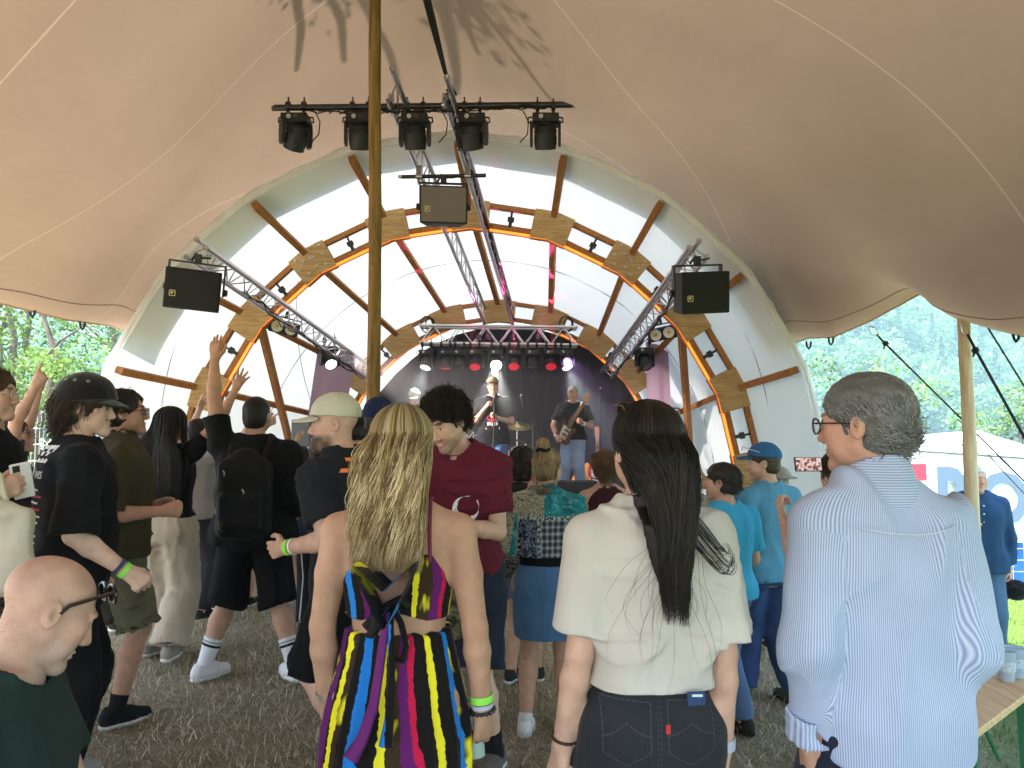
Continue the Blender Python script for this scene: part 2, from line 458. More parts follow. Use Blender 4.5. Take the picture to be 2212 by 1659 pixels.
spots = [(-6.4, 10.6, 4.6, 1.7, 'pale green young tree nearest the white tent rim', (.12, .21, .045)),
         (-7.6, 11.6, 5.4, 2.0, 'tall light green tree second from the tent rim', (.10, .20, .04)),
         (-8.9, 12.2, 5.0, 2.0, 'yellowish green leafy tree in the middle of the fence', (.15, .22, .04)),
         (-6.9, 13.6, 6.4, 2.4, 'dark green tall tree behind the young pale tree', (.055, .13, .03)),
         (-9.4, 14.6, 6.6, 2.6, 'dark green broad tree at the back of the thicket', (.05, .12, .03)),
         (-9.9, 11.0, 4.2, 1.9, 'bright green bushy tree at the far left of the fence', (.12, .22, .05)),
         (-8.2, 16.5, 7.5, 3.0, 'deep green tree with the highest crown at the back', (.045, .10, .028)),
         (-11.2, 13.4, 6.0, 2.6, 'mid green tree at the left end of the thicket', (.08, .16, .035))]
for i, (x, y, h, w, lb, tone) in enumerate(spots):
    build_shrub(x, y, h, w, 40 + i, lb, tone)
for i, (x, y, h, w, lb, tone) in enumerate([(9.6, 21, 4.3, 2.4, 'pale green bush rising just left of the marquee roof peak', (.14, .23, .07)), (13.2, 20, 3.9, 2.4, 'pale green bush behind the right slope of the marquee roof', (.13, .22, .07)), (6.8, 24, 3.7, 2.2, 'green bush seen between the grey haired man and the stage tent', (.11, .20, .06))]):
    build_shrub(x, y, h, w, 60 + i, lb, tone, 4200, .12, 'bushes behind the marquee')
# low undergrowth under the trees
r_ = np.random.default_rng(77); n_ = 15000
ux = r_.uniform(-13, -5.2, n_); uy = r_.uniform(9.9, 17, n_); uz = ground_z(ux) + r_.random(n_) ** 1.5 * (1.0 + .7 * vnoise(np.stack([ux, uy, 0 * ux], 1) * .8, 3))
tag(leaf_cloud('undergrowth', np.stack([ux, uy, uz], 1), .09, np.array([.08, .16, .035]) * r_.uniform(.5, 1.5, (n_, 1)), seed=8), kind='stuff')

def wire_fence(a, b, h, label, sx=.05, sz=.2, col=(.55, .58, .56), post=2.5, mname='galvanised_wire', wave=True):
    a = Vector(a); b = Vector(b); L = (b - a).length; d = (b - a) / L
    t = thing('wire_fence', a, label, 'fence')
    m = mat(mname, col, .5, .6)
    w = MB(); n = int(L / sx)
    nrm_ = Vector((0, 0, 1)).cross(d)
    for i in range(n + 1):
        p = a + d * (i * sx)
        if wave: pts = [p, p + Vector((0, 0, h * .45)), p + Vector((0, 0, h * .5)) + nrm_ * .03, p + Vector((0, 0, h * .55)), p + Vector((0, 0, h * .88)), p + Vector((0, 0, h * .92)) + nrm_ * .03, p + Vector((0, 0, h))]
        else: pts = [p, p + Vector((0, 0, h))]
        w.tube(pts, .0028, 4, cap=False)
    k = 0
    while k * sz <= h:
        z = Vector((0, 0, k * sz)); w.tube([a + z, b + z], .0035, 4, cap=False); k += 1
    w.build('wire_mesh', m, t)
    for i in range(int(L / post) + 1):
        p = a + d * (i * post)
        q = MB(); q.bbox(p + Vector((0, 0, h / 2 + .02)), (.06, .04, h + .1)); q.build('post', m, t)
wire_fence((-11.5, 9.6, 0), (-4.7, 9.6, 0), 1.85, 'galvanised wire mesh fence in front of the green trees')

def build_haze():
    b = MB(); b.box((60, 165, 75), (560, 360, 160))
    m = bpy.data.materials.new('hazy_air'); m.use_nodes = True; nt = m.node_tree; nt.nodes.clear()
    o = nt.nodes.new('ShaderNodeOutputMaterial'); v = nt.nodes.new('ShaderNodeVolumePrincipled')
    v.inputs['Color'].default_value = (.56, .90, .98, 1); v.inputs['Density'].default_value = HAZE; v.inputs['Anisotropy'].default_value = -.06
    nt.links.new(v.outputs[0], o.inputs['Volume'])
    ob = b.build('haze', m); tag(ob, kind='stuff')
HAZE = 0.0017
build_haze()
# ------------------------------------------------------------------ white arched stage tent
ARCH = {'A0': (8.0, -.58, .834, 3.73), 'A1': (9.37, -.516, .83, 3.41), 'A2': (12.5, -.217, .72, 2.81), 'A3': (13.9, -.05, .68, 2.62)}
STEP = 17.2; KS = list(range(-5, 6))
def arch_at(d):
    ks = sorted(ARCH.values()); 
    for a, b in zip(ks, ks[1:]):
        if d <= b[0] or b is ks[-1]:
            t = (d - a[0]) / (b[0] - a[0]); return [a[i] + (b[i] - a[i]) * t for i in range(1, 4)]
def node(d, k, dr=0.0, a=None):
    cx, cz, r = arch_at(d); th = R(STEP * k if a is None else a)
    return Vector((cx + (r + dr) * math.sin(th), d, cz + (r + dr) * math.cos(th)))

def fabric_mat():
    m = bpy.data.materials.new('white_tarpaulin'); m.use_nodes = True; nt = m.node_tree; nt.nodes.clear(); N = nt.nodes.new; L = nt.links.new
    out = N('ShaderNodeOutputMaterial'); d = N('ShaderNodeBsdfPrincipled'); t = N('ShaderNodeBsdfTranslucent'); ms = N('ShaderNodeMixShader')
    tc = N('ShaderNodeTexCoord'); nz = N('ShaderNodeTexNoise'); nz.inputs['Scale'].default_value = .9; nz.inputs['Detail'].default_value = 5; L(tc.outputs['Object'], nz.inputs['Vector'])
    mr = N('ShaderNodeMapRange'); mr.inputs['To Min'].default_value = .93; mr.inputs['To Max'].default_value = 1.05; L(nz.outputs['Fac'], mr.inputs['Value'])
    v = N('ShaderNodeVectorMath'); v.operation = 'SCALE'; v.inputs[0].default_value = (.77, .82, .84); L(mr.outputs[0], v.inputs['Scale'])
    L(v.outputs[0], d.inputs['Base Color']); L(v.outputs[0], t.inputs['Color'])
    d.inputs['Roughness'].default_value = .55; d.inputs['Specular IOR Level'].default_value = .25
    bp = N('ShaderNodeBump'); bp.inputs['Strength'].default_value = .25; bp.inputs['Distance'].default_value = .06; L(nz.outputs['Fac'], bp.inputs['Height']); L(bp.outputs[0], d.inputs['Normal'])
    ms.inputs[0].default_value = .128; L(d.outputs[0], ms.inputs[1]); L(t.outputs[0], ms.inputs[2]); L(ms.outputs[0], out.inputs['Surface'])
    return m
M_FAB = fabric_mat()
M_TIMB = wood_mat('spruce_timber', (.27, .095, .025), (.44, .20, .065), axis=1, scale=2.0)
M_OSB = wood_mat('plywood_plate', (.36, .20, .075), (.55, .37, .17), axis=0, scale=1.6)
M_BLACK = mat('black_metal', (.012, .012, .013), .45, spec=.5)
M_ALU = mat('aluminium_tube', (.62, .62, .64), .32, 1.0, bump=.05, bscale=30)
M_STEEL = mat('zinc_steel', (.55, .55, .56), .35, 1.0)
M_LED = mat('orange_light_strip', (.9, .35, .08), .5, emit=(1.0, .20, .02), estr=.32)

stage_tent = thing('stage_tent', (-.5, 9.4, 0), 'white arched stage tent on timber ribs behind the crowd', 'stage tent')
def build_shell():
    ds = [8.0, 8.18] + list(np.linspace(8.45, 13.9, 22)); angs = []
    for k in range(-5, 5):
        angs += list(np.linspace(STEP * k, STEP * (k + 1), 7)[:-1])
    angs += [STEP * 5, 96, 101]; angs = [-101, -96] + angs
    V = []; 
    for d in ds:
        cx, cz, r = arch_at(d)
        for a in angs:
            kk = a / STEP; f = kk - math.floor(kk)
            if abs(a) > STEP * 5: chord = 1.0
            else: chord = math.cos(R(STEP / 2)) / math.cos(R((f - .5) * STEP))
            chord = 1 + (chord - 1) * .75
            sag = .0
            rr = (r + .14) * chord - .035 * math.sin(math.pi * min(1, max(0, (d - 8) / 5.9)) * 2) * (1 - abs(2 * f - 1)) * 0
            th = R(a)
            x = cx + rr * math.sin(th); z = cz + rr * math.cos(th)
            if abs(a) > 90: z = max(z, -.65)
            V.append((x, d, z))
    n = len(angs); m = len(ds); I = np.arange(n * m).reshape(m, n)
    F = np.stack([I[:-1, :-1].ravel(), I[1:, :-1].ravel(), I[1:, 1:].ravel(), I[:-1, 1:].ravel()], 1)
    V = np.array(V); P = V * np.array([1.4, .8, 1.4]); V = V + np.stack([.012 * vnoise(P, 3), 0 * V[:, 0], .012 * vnoise(P, 4)], 1)
    mesh_from('canopy_cover', V, F, M_FAB, stage_tent, True)
    # front hem: a pocket of folded cloth round the front rim, and its hanging flap
    h = MB(); ring = []
    prof = [(-.005, .12), (.0, .165), (-.02, .178), (-.042, .165), (-.045, .132), (-.028, .112), (-.034, .09)]
    rows = []
    for a in np.linspace(-97, 97, 140):
        kk = a / STEP; f = kk - math.floor(kk); ch = 1 if abs(a) > 86 else math.cos(R(STEP / 2)) / math.cos(R((f - .5) * STEP)); ch = 1 + (ch - 1) * .75
        cx, cz, r = arch_at(8.0); th = R(a); w = .006 * math.sin(a * .9) + .004 * math.sin(a * 2.3)
        rows.append([(cx + ((r + .0) * ch + p[1] + w * (i % 3)) * math.sin(th), 8.0 + p[0] + w, cz + ((r + .0) * ch + p[1] + w * (i % 3)) * math.cos(th)) for i, p in enumerate(prof)])
    np_ = len(prof); v = [q for rw in rows for q in rw]; f = []
    for i in range(len(rows) - 1):
        for k in range(np_ - 1): f.append((i * np_ + k, i * np_ + k + 1, (i + 1) * np_ + k + 1, (i + 1) * np_ + k))
    h.add(v, f).build('front_hem', mat('white_hem_cloth', (.80, .81, .81), .6, bump=.3, bscale=14, trans=.3), stage_tent, True)
    # welded panel seams: thin grey cords on the inside
    M_seam = mat('seam_thread', (.28, .29, .30), .8)
    for d in (10.95,):
        s = MB(); s.tube([node(d, 0, .118, a) for a in np.linspace(-84, 84, 41)], .006, 5); s.build('seam', M_seam, stage_tent)
    for d0, a0, d1, a1 in ((8.7, -62, 9.0, -80), (9.7, -40, 12, -68), (8.7, 60, 9.0, 80)):
        s = MB(); s.tube([node(d0 + (d1 - d0) * t, 0, .115, a0 + (a1 - a0) * t) for t in np.linspace(0, 1, 9)], .005, 5); s.build('seam', M_seam, stage_tent)
    # purlins from rim to back arch, one at each node
    for k in range(-4, 5):
        for (d0, d1) in ((8.05, 9.22), (9.52, 12.36)):
            b = MB(); b.beam(node(d0, k, .065), node(d1, k, .065), .075, .10, up=node(d0, k, 1) - node(d0, k)); b.build('purlin', M_TIMB, stage_tent)
    for s in (-1, 1):
        b = MB(); b.beam(node(9.45, 3 * s, -.10), node(11.6, 4.75 * s, .02), .07, .12, up=(0, 1, 0)); b.build('brace', M_TIMB, stage_tent)
build_shell()

def clamp_mesh(p, up, side, s=1.0):
    b = MB(); p = Vector(p); up = Vector(up).normalized(); side = Vector(side).normalized(); y = up.cross(side)
    m = Matrix((side, y, up)).transposed()
    b.bbox(p + up * .03 * s, (.07 * s, .05 * s, .05 * s), .006, m); b.tube([p + up * .03 * s, p + up * .13 * s], .012 * s, 8)
    b.tube([p + up * .13 * s - side * .03 * s, p + up * .135 * s, p + up * .155 * s + side * .07 * s], .010 * s, 6)
    b.bbox(p - up * .02 * s, (.035 * s, .06 * s, .07 * s), .005, m)
    return b

def build_arch(d, gap, gus, strip_ks, clamps, bolts):
    """timber rib: outer and inner chord boards, a plate on each node"""
    first = None
    arch = None; am = MB()
    for k in range(-5, 5):
        for dr, w in ((gap, .064), (-gap, .064)):
            a, b = node(d, k, dr), node(d, k + 1, dr)
            am.beam(a, b, .085, w, up=((a + b) / 2 - Vector((arch_at(d)[0], d, arch_at(d)[1]))))
        # block on the outer chord
        a, b = node(d, k, gap + .05), node(d, k + 1, gap + .05)
        am.beam(a.lerp(b, .48), a.lerp(b, .53), .06, .05, up=(0, 1, 0))
    for s in (-1, 1):
        for dr in (gap, -gap):
            q = node(d, 5 * s, dr); am.beam(q, q + Vector((0, 0, -1.0)), .075, .10, up=(0, 1, 0))
    arch = am.build('timber_arch', M_TIMB, stage_tent)
    for k in range(-5, 6):
        c = node(d, k); th = R(STEP * k); t = Vector((math.cos(th), 0, -math.sin(th))); u = Vector((math.sin(th), 0, math.cos(th)))
        hw, hh = gus; hs = math.tan(R(STEP / 2)) * hh
        poly = [(-hw - hs * .4, -hh - .02 + hs * .0), (hw + hs * -.4, -hh - .02), (hw + hs * .6, hh - .05), (0, hh + .045), (-hw - hs * .6, hh - .05)]
        poly = [(-hw + hs * .5, -hh - .045), (0, -hh - .015), (hw - hs * .5, -hh - .045), (hw + hs * .6, hh - .045), (0, hh + .03), (-hw - hs * .6, hh - .045)]
        b = MB()
        for yy in (-.066, .066): b.prism(poly, c + Vector((0, yy, 0)), t, u, .018)
        pl = b.build('gusset_plate', M_OSB, arch)
        if k in bolts:
            q = MB()
            for (bx, bz) in ((-.7, .55), (-.25, .75), (.3, .75), (.75, .5), (-.75, -.2), (-.45, -.75), (.1, -.55), (.5, -.8), (.7, -.1), (0, .1), (.15, .05), (-.35, .15)):
                o = c + t * (bx * hw) + u * (bz * hh) + Vector((0, -.075, 0)); q.lathe(o, [(.016, 0), (.016, -.012), (.010, -.014), (.008, -.03), (.003, -.032)], 7, axis=(0, 1, 0))
            q.build('bolt', M_STEEL, arch)
    for k in strip_ks:
        a, b = node(d, k, -gap - .055), node(d, k + 1, -gap - .055); ab = (b - a) * .008
        s = MB(); s.beam(a + ab + Vector((0, -.028, 0)), b - ab + Vector((0, -.028, 0)), .03, .015, up=(0, 1, 0)); s.build('light_strip', M_LED, arch)
        s = MB(); s.beam(a + Vector((0, -.012, 0)), b + Vector((0, -.012, 0)), .022, .05, up=(a + b) / 2 - Vector((arch_at(d)[0], d, arch_at(d)[1]))); s.build('strip_channel', mat('strip_profile', (.45, .15, .05), .5), arch)
    for k in clamps:
        a = node(d, k, -gap + .04); th = R(STEP * k); t = Vector((math.cos(th), 0, -math.sin(th))); u = Vector((math.sin(th), 0, math.cos(th)))
        clamp_mesh(a + Vector((0, -.02, 0)), u, t * (1 if k > 0 else -1), 1.15).build('clamp', M_BLACK, arch)
build_arch(9.37, .125, (.235, .185), [-5, -4, -3, -2, -1, 0, 1, 2, 3, 4], [-3.45, -2.5, -1.5, -.45, .5, 1.55, 2.5, 3.5, 4.55], (-2, 2))
build_arch(12.5, .13, (.27, .19), [-4, -3, -2, 1, 2, 3], [-2.4, 2.4], ())
build_arch_back = None

# ------------------------------------------------------------------ stage, backdrop, side cloths
SZ = .57
def build_stage():
    t = thing('stage', (-.2, 10.0, 0), 'black stage platform with a skirt under the band', 'stage')
    b = MB(); b.bbox((-.25, 11.95, SZ - .04), (5.1, 3.9, .08), .01); b.build('deck', mat('stage_deck', (.045, .04, .042), .55, bump=.2, bscale=60), t)
    n = 90; V = []
    for i in range(n):
        x = -2.8 + 5.1 * i / (n - 1); y = 10.012 + .014 * math.sin(i * 1.9) + .008 * math.sin(i * .8)
        for z in np.linspace(-.5, SZ - .085, 4): V.append((x, y, z))
    I = np.arange(n * 4).reshape(n, 4); F = np.stack([I[:-1, :-1].ravel(), I[1:, :-1].ravel(), I[1:, 1:].ravel(), I[:-1, 1:].ravel()], 1)
    mesh_from('skirt', np.array(V), F, mat('black_drape', (.014, .014, .016), .95, spec=.08), t, True)
    b = MB(); b.bbox((-.25, 9.992, SZ - .035), (5.1, .012, .045), .003); b.build('edge_trim', mat('silver_edge', (.65, .65, .67), .4, .6), t)
build_stage()

def drape(name, pts_fn, nu, nv, m, label, cat):
    V = []
    for i in range(nu):
        for j in range(nv): V.append(pts_fn(i / (nu - 1), j / (nv - 1)))
    I = np.arange(nu * nv).reshape(nu, nv); F = np.stack([I[:-1, :-1].ravel(), I[1:, :-1].ravel(), I[1:, 1:].ravel(), I[:-1, 1:].ravel()], 1)
    o = mesh_from(name, np.array(V), F, m, None, True); tag(o, label, cat); return o
def back_fn(u, v):
    cx, cz, r = arch_at(13.6); x = cx + (2 * u - 1) * (r + .02); dx = x - cx
    zt = cz + math.sqrt(max(0.0, (r + .04) ** 2 - dx * dx)); zb = SZ + .004
    return (x, 13.55 + .025 * math.sin(x * 9) + .02 * math.sin(x * 23 + 1), zb + (max(zt, zb + .02) - zb) * v)
drape('backdrop_curtain', back_fn, 120, 14, mat('black_molton', (.020, .020, .024), .98, spec=.05, sheen=.2), 'black curtain hanging across the back of the stage', 'curtain')
M_BAN = mat('mauve_cloth', (.40, .27, .36), .85, bump=.1, bscale=5, trans=.25)
def ban(c0, c1, c2, c3):
    def fn(u, v):
        p = (Vector(c0) * (1 - u) + Vector(c1) * u) * (1 - v) + (Vector(c3) * (1 - u) + Vector(c2) * u) * v
        return (p.x, p.y + .03 * math.sin(u * 9 + v), p.z)
    return fn
drape('hanging_banner', ban(W(688, 742, 11.2), W(772, 766, 11.5), W(730, 960, 11.5), W(655, 960, 11.2)), 16, 8, M_BAN, 'mauve cloth hanging left of the stage under a moving light', 'banner')
drape('hanging_banner', ban(W(1395, 735, 11.4), W(1442, 720, 11.0), W(1452, 940, 11.0), W(1400, 940, 11.4)), 16, 8, M_BAN, 'mauve cloth hanging right of the stage behind the right truss', 'banner')

# ------------------------------------------------------------------ beige stretch tent over the audience
def tps(P, Z, lam=1e-4):
    n = len(P); D = np.linalg.norm(P[:, None] - P[None], axis=2); K = D ** 2 * np.log(D + 1e-9); K[np.diag_indices(n)] = lam
    A = np.zeros((n + 3, n + 3)); A[:n, :n] = K; A[:n, n] = 1; A[:n, n + 1:] = P; A[n, :n] = 1; A[n + 1:, :n] = P.T
    w = np.linalg.solve(A, np.concatenate([Z, np.zeros(3)]))
    def f(Q):
        D = np.linalg.norm(Q[:, None] - P[None], axis=2); return (D ** 2 * np.log(D + 1e-9)) @ w[:n] + w[n] + Q @ w[n + 1:]
    return f
PEAK = (-1.06, 6.0, 5.55)
def tent_pts():
    c = []
    for a in np.linspace(-62, 62, 17):
        for d, dr in ((7.93, .22), (8.5, .22)):
            p = node(d, 0, dr + .06, a); c.append((p.x, d, p.z))
    c += [PEAK, (-2.2, 7.08, 4.64), (.56, 7.08, 4.62), (-3.0, 4.5, 3.35), (3.0, 4.5, 3.30), (-2.0, 4.6, 4.1), (1.6, 4.6, 4.2),
          (.2, 6.0, 4.95), (-.3, 4.6, 4.75), (0, 3, 4.5), (0, 0, 4.1), (0, -3, 3.4), (-3, 0, 3.2), (3, 0, 3.1), (-3, -3, 2.7), (3, -3, 2.9), (2.2, 6.3, 3.85), (-2.8, 6.3, 3.85), (-.8, 7.1, 4.98)]
    return c
EDGE_L = [node(8.5, 0, .36, -63.5), node(8.0, 0, .30, -63), W(140, 690, 7.2), W(0, 655, 6.5), (-4.62, 5.2, 2.62), (-4.85, 3, 2.5), (-4.9, 0, 2.4), (-4.9, -3.5, 2.2)]
EDGE_R = [node(8.5, 0, .36, 65), node(8.0, 0, .30, 65), W(1800, 728, 7.6), W(1882, 692, 7.25), W(1950, 655, 7.05), W(2010, 622, 6.85), W(2050, 655, 6.55), W(2082, 690, 6.3), W(2140, 708, 6.0), W(2215, 727, 5.6), (3.95, 4.3, 2.2), (4.4, 2, 2.3), (4.5, -3.5, 2.6)]
EDGE_L = [Vector(p) for p in EDGE_L]; EDGE_R = [Vector(p) for p in EDGE_R]
_pts = np.array([tuple(p) for p in tent_pts()] + [tuple(p) for p in EDGE_L] + [tuple(p) for p in EDGE_R])
tent_f = tps(_pts[:, :2], _pts[:, 2])
def edge_x(E, y):
    ys = [p.y for p in E]; xs = [p.x for p in E]; return np.interp(y, ys[::-1], xs[::-1])
def tent_z(x, y):
    x = np.atleast_1d(np.asarray(x, float)); y = np.atleast_1d(np.asarray(y, float))
    return tent_f(np.stack([x, y], 1))
def tent_mat():
    m = bpy.data.materials.new('beige_stretch_fabric'); m.use_nodes = True; nt = m.node_tree; nt.nodes.clear(); N = nt.nodes.new; L = nt.links.new
    out = N('ShaderNodeOutputMaterial'); d = N('ShaderNodeBsdfPrincipled'); t = N('ShaderNodeBsdfTranslucent'); ms = N('ShaderNodeMixShader')
    tc = N('ShaderNodeTexCoord'); nz = N('ShaderNodeTexNoise'); nz.inputs['Scale'].default_value = .7; nz.inputs['Detail'].default_value = 8; nz.inputs['Roughness'].default_value = .6; L(tc.outputs['Object'], nz.inputs['Vector'])
    cr = N('ShaderNodeValToRGB'); e = cr.color_ramp.elements; e[0].position = .3; e[0].color = (.245, .172, .116, 1); e[1].position = .7; e[1].color = (.285, .200, .136, 1); L(nz.outputs['Fac'], cr.inputs[0])
    # long welded seams: paler double cloth along straight lines in plan
    sx = N('ShaderNodeSeparateXYZ'); L(tc.outputs['Object'], sx.inputs[0]); fac = None
    def hit(px, py):
        for q in np.linspace(2.5, 8.5, 300):
            w = W(px, py, q)
            if w.z > float(tent_z(w.x, w.y)[0]): break
        return np.array([w.x - stretch_tent.location.x, w.y - stretch_tent.location.y])
    for p0, p1 in (((0, 552), (680, 20)), ((1680, 0), (2212, 470)), ((180, 700), (600, 395)), ((1130, 250), (1500, 600)), ((1215, 20), (1560, 480)), ((0, 180), (160, 0))):
        p0, p1 = hit(*p0), hit(*p1); u = (p1 - p0) / np.linalg.norm(p1 - p0); n = (-u[1], u[0])
        dist = mth(nt, 'ABSOLUTE', mth(nt, 'ADD', mth(nt, 'ADD', mth(nt, 'MULTIPLY', sx.outputs[0], float(n[0])), mth(nt, 'MULTIPLY', sx.outputs[1], float(n[1]))), float(-(n[0] * p0[0] + n[1] * p0[1]))))
        al = mth(nt, 'ADD', mth(nt, 'ADD', mth(nt, 'MULTIPLY', sx.outputs[0], float(u[0])), mth(nt, 'MULTIPLY', sx.outputs[1], float(u[1]))), float(-(u @ p0))); Lg = float(np.linalg.norm(p1 - p0))
        q = mth(nt, 'MULTIPLY', mth(nt, 'LESS_THAN', dist, .0065), mth(nt, 'MULTIPLY', mth(nt, 'GREATER_THAN', al, -.2), mth(nt, 'LESS_THAN', al, Lg + .2))); fac = q if fac is None else mth(nt, 'MAXIMUM', fac, q)
    csk = mixrgb(nt, mth(nt, 'MULTIPLY', fac, .38), cr.outputs[0], (.52, .40, .30))
    vo = N('ShaderNodeTexVoronoi'); vo.inputs['Scale'].default_value = 1.1; L(tc.outputs['Object'], vo.inputs['Vector'])
    csk = mixrgb(nt, mth(nt, 'MULTIPLY', mth(nt, 'LESS_THAN', vo.outputs['Distance'], .018), .55), csk, (.12, .08, .05))
    st = N('ShaderNodeTexNoise'); st.inputs['Scale'].default_value = 3.1; st.inputs['Detail'].default_value = 6; L(tc.outputs['Object'], st.inputs['Vector'])
    csk = mixrgb(nt, mth(nt, 'MULTIPLY', mth(nt, 'GREATER_THAN', st.outputs['Fac'], .63), .10), csk, (.22, .15, .10))
    L(csk, d.inputs['Base Color']); L(csk, t.inputs['Color'])
    d.inputs['Roughness'].default_value = .7; d.inputs['Specular IOR Level'].default_value = .2
    fn = N('ShaderNodeTexNoise'); fn.inputs['Scale'].default_value = 160; L(tc.outputs['Object'], fn.inputs['Vector'])
    bp = N('ShaderNodeBump'); bp.inputs['Strength'].default_value = .12; bp.inputs['Distance'].default_value = .004; L(fn.outputs['Fac'], bp.inputs['Height'])
    mp = N('ShaderNodeMapping'); mp.inputs['Scale'].default_value = (1.0, .35, 1.0); mp.inputs['Rotation'].default_value = (0, 0, .5); L(tc.outputs['Object'], mp.inputs[0])
    wn2 = N('ShaderNodeTexNoise'); wn2.inputs['Scale'].default_value = 2.6; wn2.inputs['Detail'].default_value = 3; wn2.inputs['Distortion'].default_value = .6; L(mp.outputs[0], wn2.inputs['Vector'])
    b3 = N('ShaderNodeBump'); b3.inputs['Strength'].default_value = .30; b3.inputs['Distance'].default_value = .10; L(wn2.outputs['Fac'], b3.inputs['Height']); L(bp.outputs[0], b3.inputs['Normal']); L(b3.outputs[0], d.inputs['Normal'])
    ms.inputs[0].default_value = TENT_TRANS; L(d.outputs[0], ms.inputs[1]); L(t.outputs[0], ms.inputs[2]); L(ms.outputs[0], out.inputs['Surface'])
    return m
TENT_TRANS = .115
stretch_tent = thing('stretch_tent', (0, 3, 0), 'beige stretch tent spanned over the audience', 'tent')
def build_tent():
    ys = np.concatenate([np.linspace(-3.5, 3, 20)[:-1], np.linspace(3, 8.5, 90)]); us = np.linspace(0, 1, 110)
    V = []
    for y in ys:
        xl, xr = edge_x(EDGE_L, y), edge_x(EDGE_R, y); x = xl + (xr - xl) * us
        z = tent_z(x, np.full_like(x, y))
        el = np.interp(y, [p.y for p in EDGE_L][::-1], [p.z for p in EDGE_L][::-1]); er = np.interp(y, [p.y for p in EDGE_R][::-1], [p.z for p in EDGE_R][::-1])
        wl = np.clip(1 - us / .08, 0, 1) ** 2; wr = np.clip(1 - (1 - us) / .08, 0, 1) ** 2
        z = z * (1 - wl - wr) + el * wl + er * wr
        V += [(a, y, b) for a, b in zip(x, z)]
    m, n = len(ys), len(us); I = np.arange(n * m).reshape(m, n); F = np.stack([I[:-1, :-1].ravel(), I[1:, :-1].ravel(), I[1:, 1:].ravel(), I[:-1, 1:].ravel()], 1)
    mesh_from('canopy', np.array(V), F, tent_mat(), stretch_tent, True)
    G = np.array(V).reshape(m, n, 3)
    M_hem = mat('beige_hem', (.42, .28, .19), .7); M_ss = mat('stitched_seam_line', (.20, .12, .07), .8)
    for col, ins in ((0, 3), (n - 1, n - 4)):
        s = MB(); s.tube([G[i, col] for i in range(0, m)], .010, 6); s.build('edge_hem', M_hem, stretch_tent, True)
        s = MB(); s.tube([Vector(G[i, ins]) - Vector((0, 0, .004)) for i in range(0, m)], .0035, 5); s.build('edge_stitching', M_ss, stretch_tent, True)
    # webbing loops along the edge
    M_web = mat('black_webbing', (.012, .012, .014), .8)
    for (px, py, d) in ((70, 672, 6.82), (178, 700, 7.42), (1747, 742, 7.8), (1795, 733, 7.62), (2195, 722, 5.66)):
        p = W(px, py, d); s = MB()
        s.tube([p + Vector((-.025, 0, .02)), p + Vector((-.018, 0, -.03)), p + Vector((0, .005, -.055)), p + Vector((.018, 0, -.03)), p + Vector((.025, 0, .02))], .010, 6); s.build('webbing_loop', M_web, stretch_tent, True)
    # round maker's mark printed near the left rim (plain ring with strokes)
    return G
TENT_G = build_tent()

def pole(base, top, r0, r1, label, seed, c1, c2, knots=14):
    base = Vector(base); top = Vector(top); t = thing('wooden_pole', base, label, 'pole'); r = random.Random(seed); b = MB(); n = 40
    pts = []; rs = []
    for i in range(n + 1):
        s = i / n; w = .006
        pts.append(base.lerp(top, s) + Vector((w * math.sin(s * 9 + seed), w * math.sin(s * 7 + 2 * seed), 0))); rs.append((r0 + (r1 - r0) * s) * (1 + .035 * math.sin(s * 40 + seed) * math.sin(s * 13)))
    b.tube(pts, rs, 16)
    k = b
    for i in range(knots):
        s = r.uniform(.05, .95); a = r.uniform(0, 6.28); p = base.lerp(top, s); d = Vector((math.cos(a), math.sin(a), .3)); rr = r0 + (r1 - r0) * s
        k.lathe(p + d * (rr * .8), [(.016, 0), (.013, .010), (.006, .016), (.001, .018)], 8, axis=d)
    b.build('shaft', wood_mat('peeled_pole_%d' % seed, c1, c2, axis=2, scale=.9), t, True)
    return t
cp = W(812, 0, 6.0); cb = W(806, 925, 6.0)
dirv = (cp - cb) / (cp.z - cb.z)
pole(cb + dirv * (gz(cb.x) - cb.z - .02), cb + dirv * (PEAK[2] - .02 - cb.z), .056, .047, 'tall brown wooden pole holding up the middle of the beige tent', 3, (.13, .075, .022), (.32, .20, .07))
pb = W(2117, 1455, 6.15); pt = W(2081, 668, 6.15)
pole(pb + (pb - pt) * .03, pt, .058, .046, 'pale wooden pole at the right edge of the beige tent', 8, (.44, .33, .19), (.66, .54, .36))

def rope(pts, r, label, carab=None, knot=None):
    a = Vector(pts[0]); t = thing('guy_rope', a, label, 'rope'); b = MB(); b.tube(pts, r, 7); b.build('cord', mat('black_rope', (.015, .016, .020), .8, bump=.6, bscale=160), t, True)
    if carab is not None:
        c, d = Vector(carab[0]), Vector(carab[1]); u = (d - c); L = u.length; u.normalize(); s = Vector((1, 0, 0)) - u * u.x; s.normalize()
        ring = [c + u * (L * (.5 - .5 * math.cos(q))) + s * (L * .30 * math.sin(q) * (1 + .35 * math.cos(q) * -1)) for q in np.linspace(0, 2 * math.pi, 20)[:-1]]
        q = MB(); q.tube(ring, .0065, 7, closed=True); q.build('carabiner', M_STEEL, t, True)
    if knot is not None:
        k = Vector(knot); q = MB()
        for i in range(3):
            th = i * 1.05; q.tube([k + Vector((.022 * math.cos(a2) * math.cos(th), .02 * math.sin(a2), .022 * math.cos(a2) * math.sin(th))) for a2 in np.linspace(0, 6.28, 13)[:-1]], .009, 6, closed=True)
        q.tube([k, k + Vector((-.02, 0, -.05))], .007, 6); q.build('knot', mat('black_rope'), t, True)
def strap(px0, py0, px1, py1, d): return (W(px0, py0, d), W(px1, py1, d))
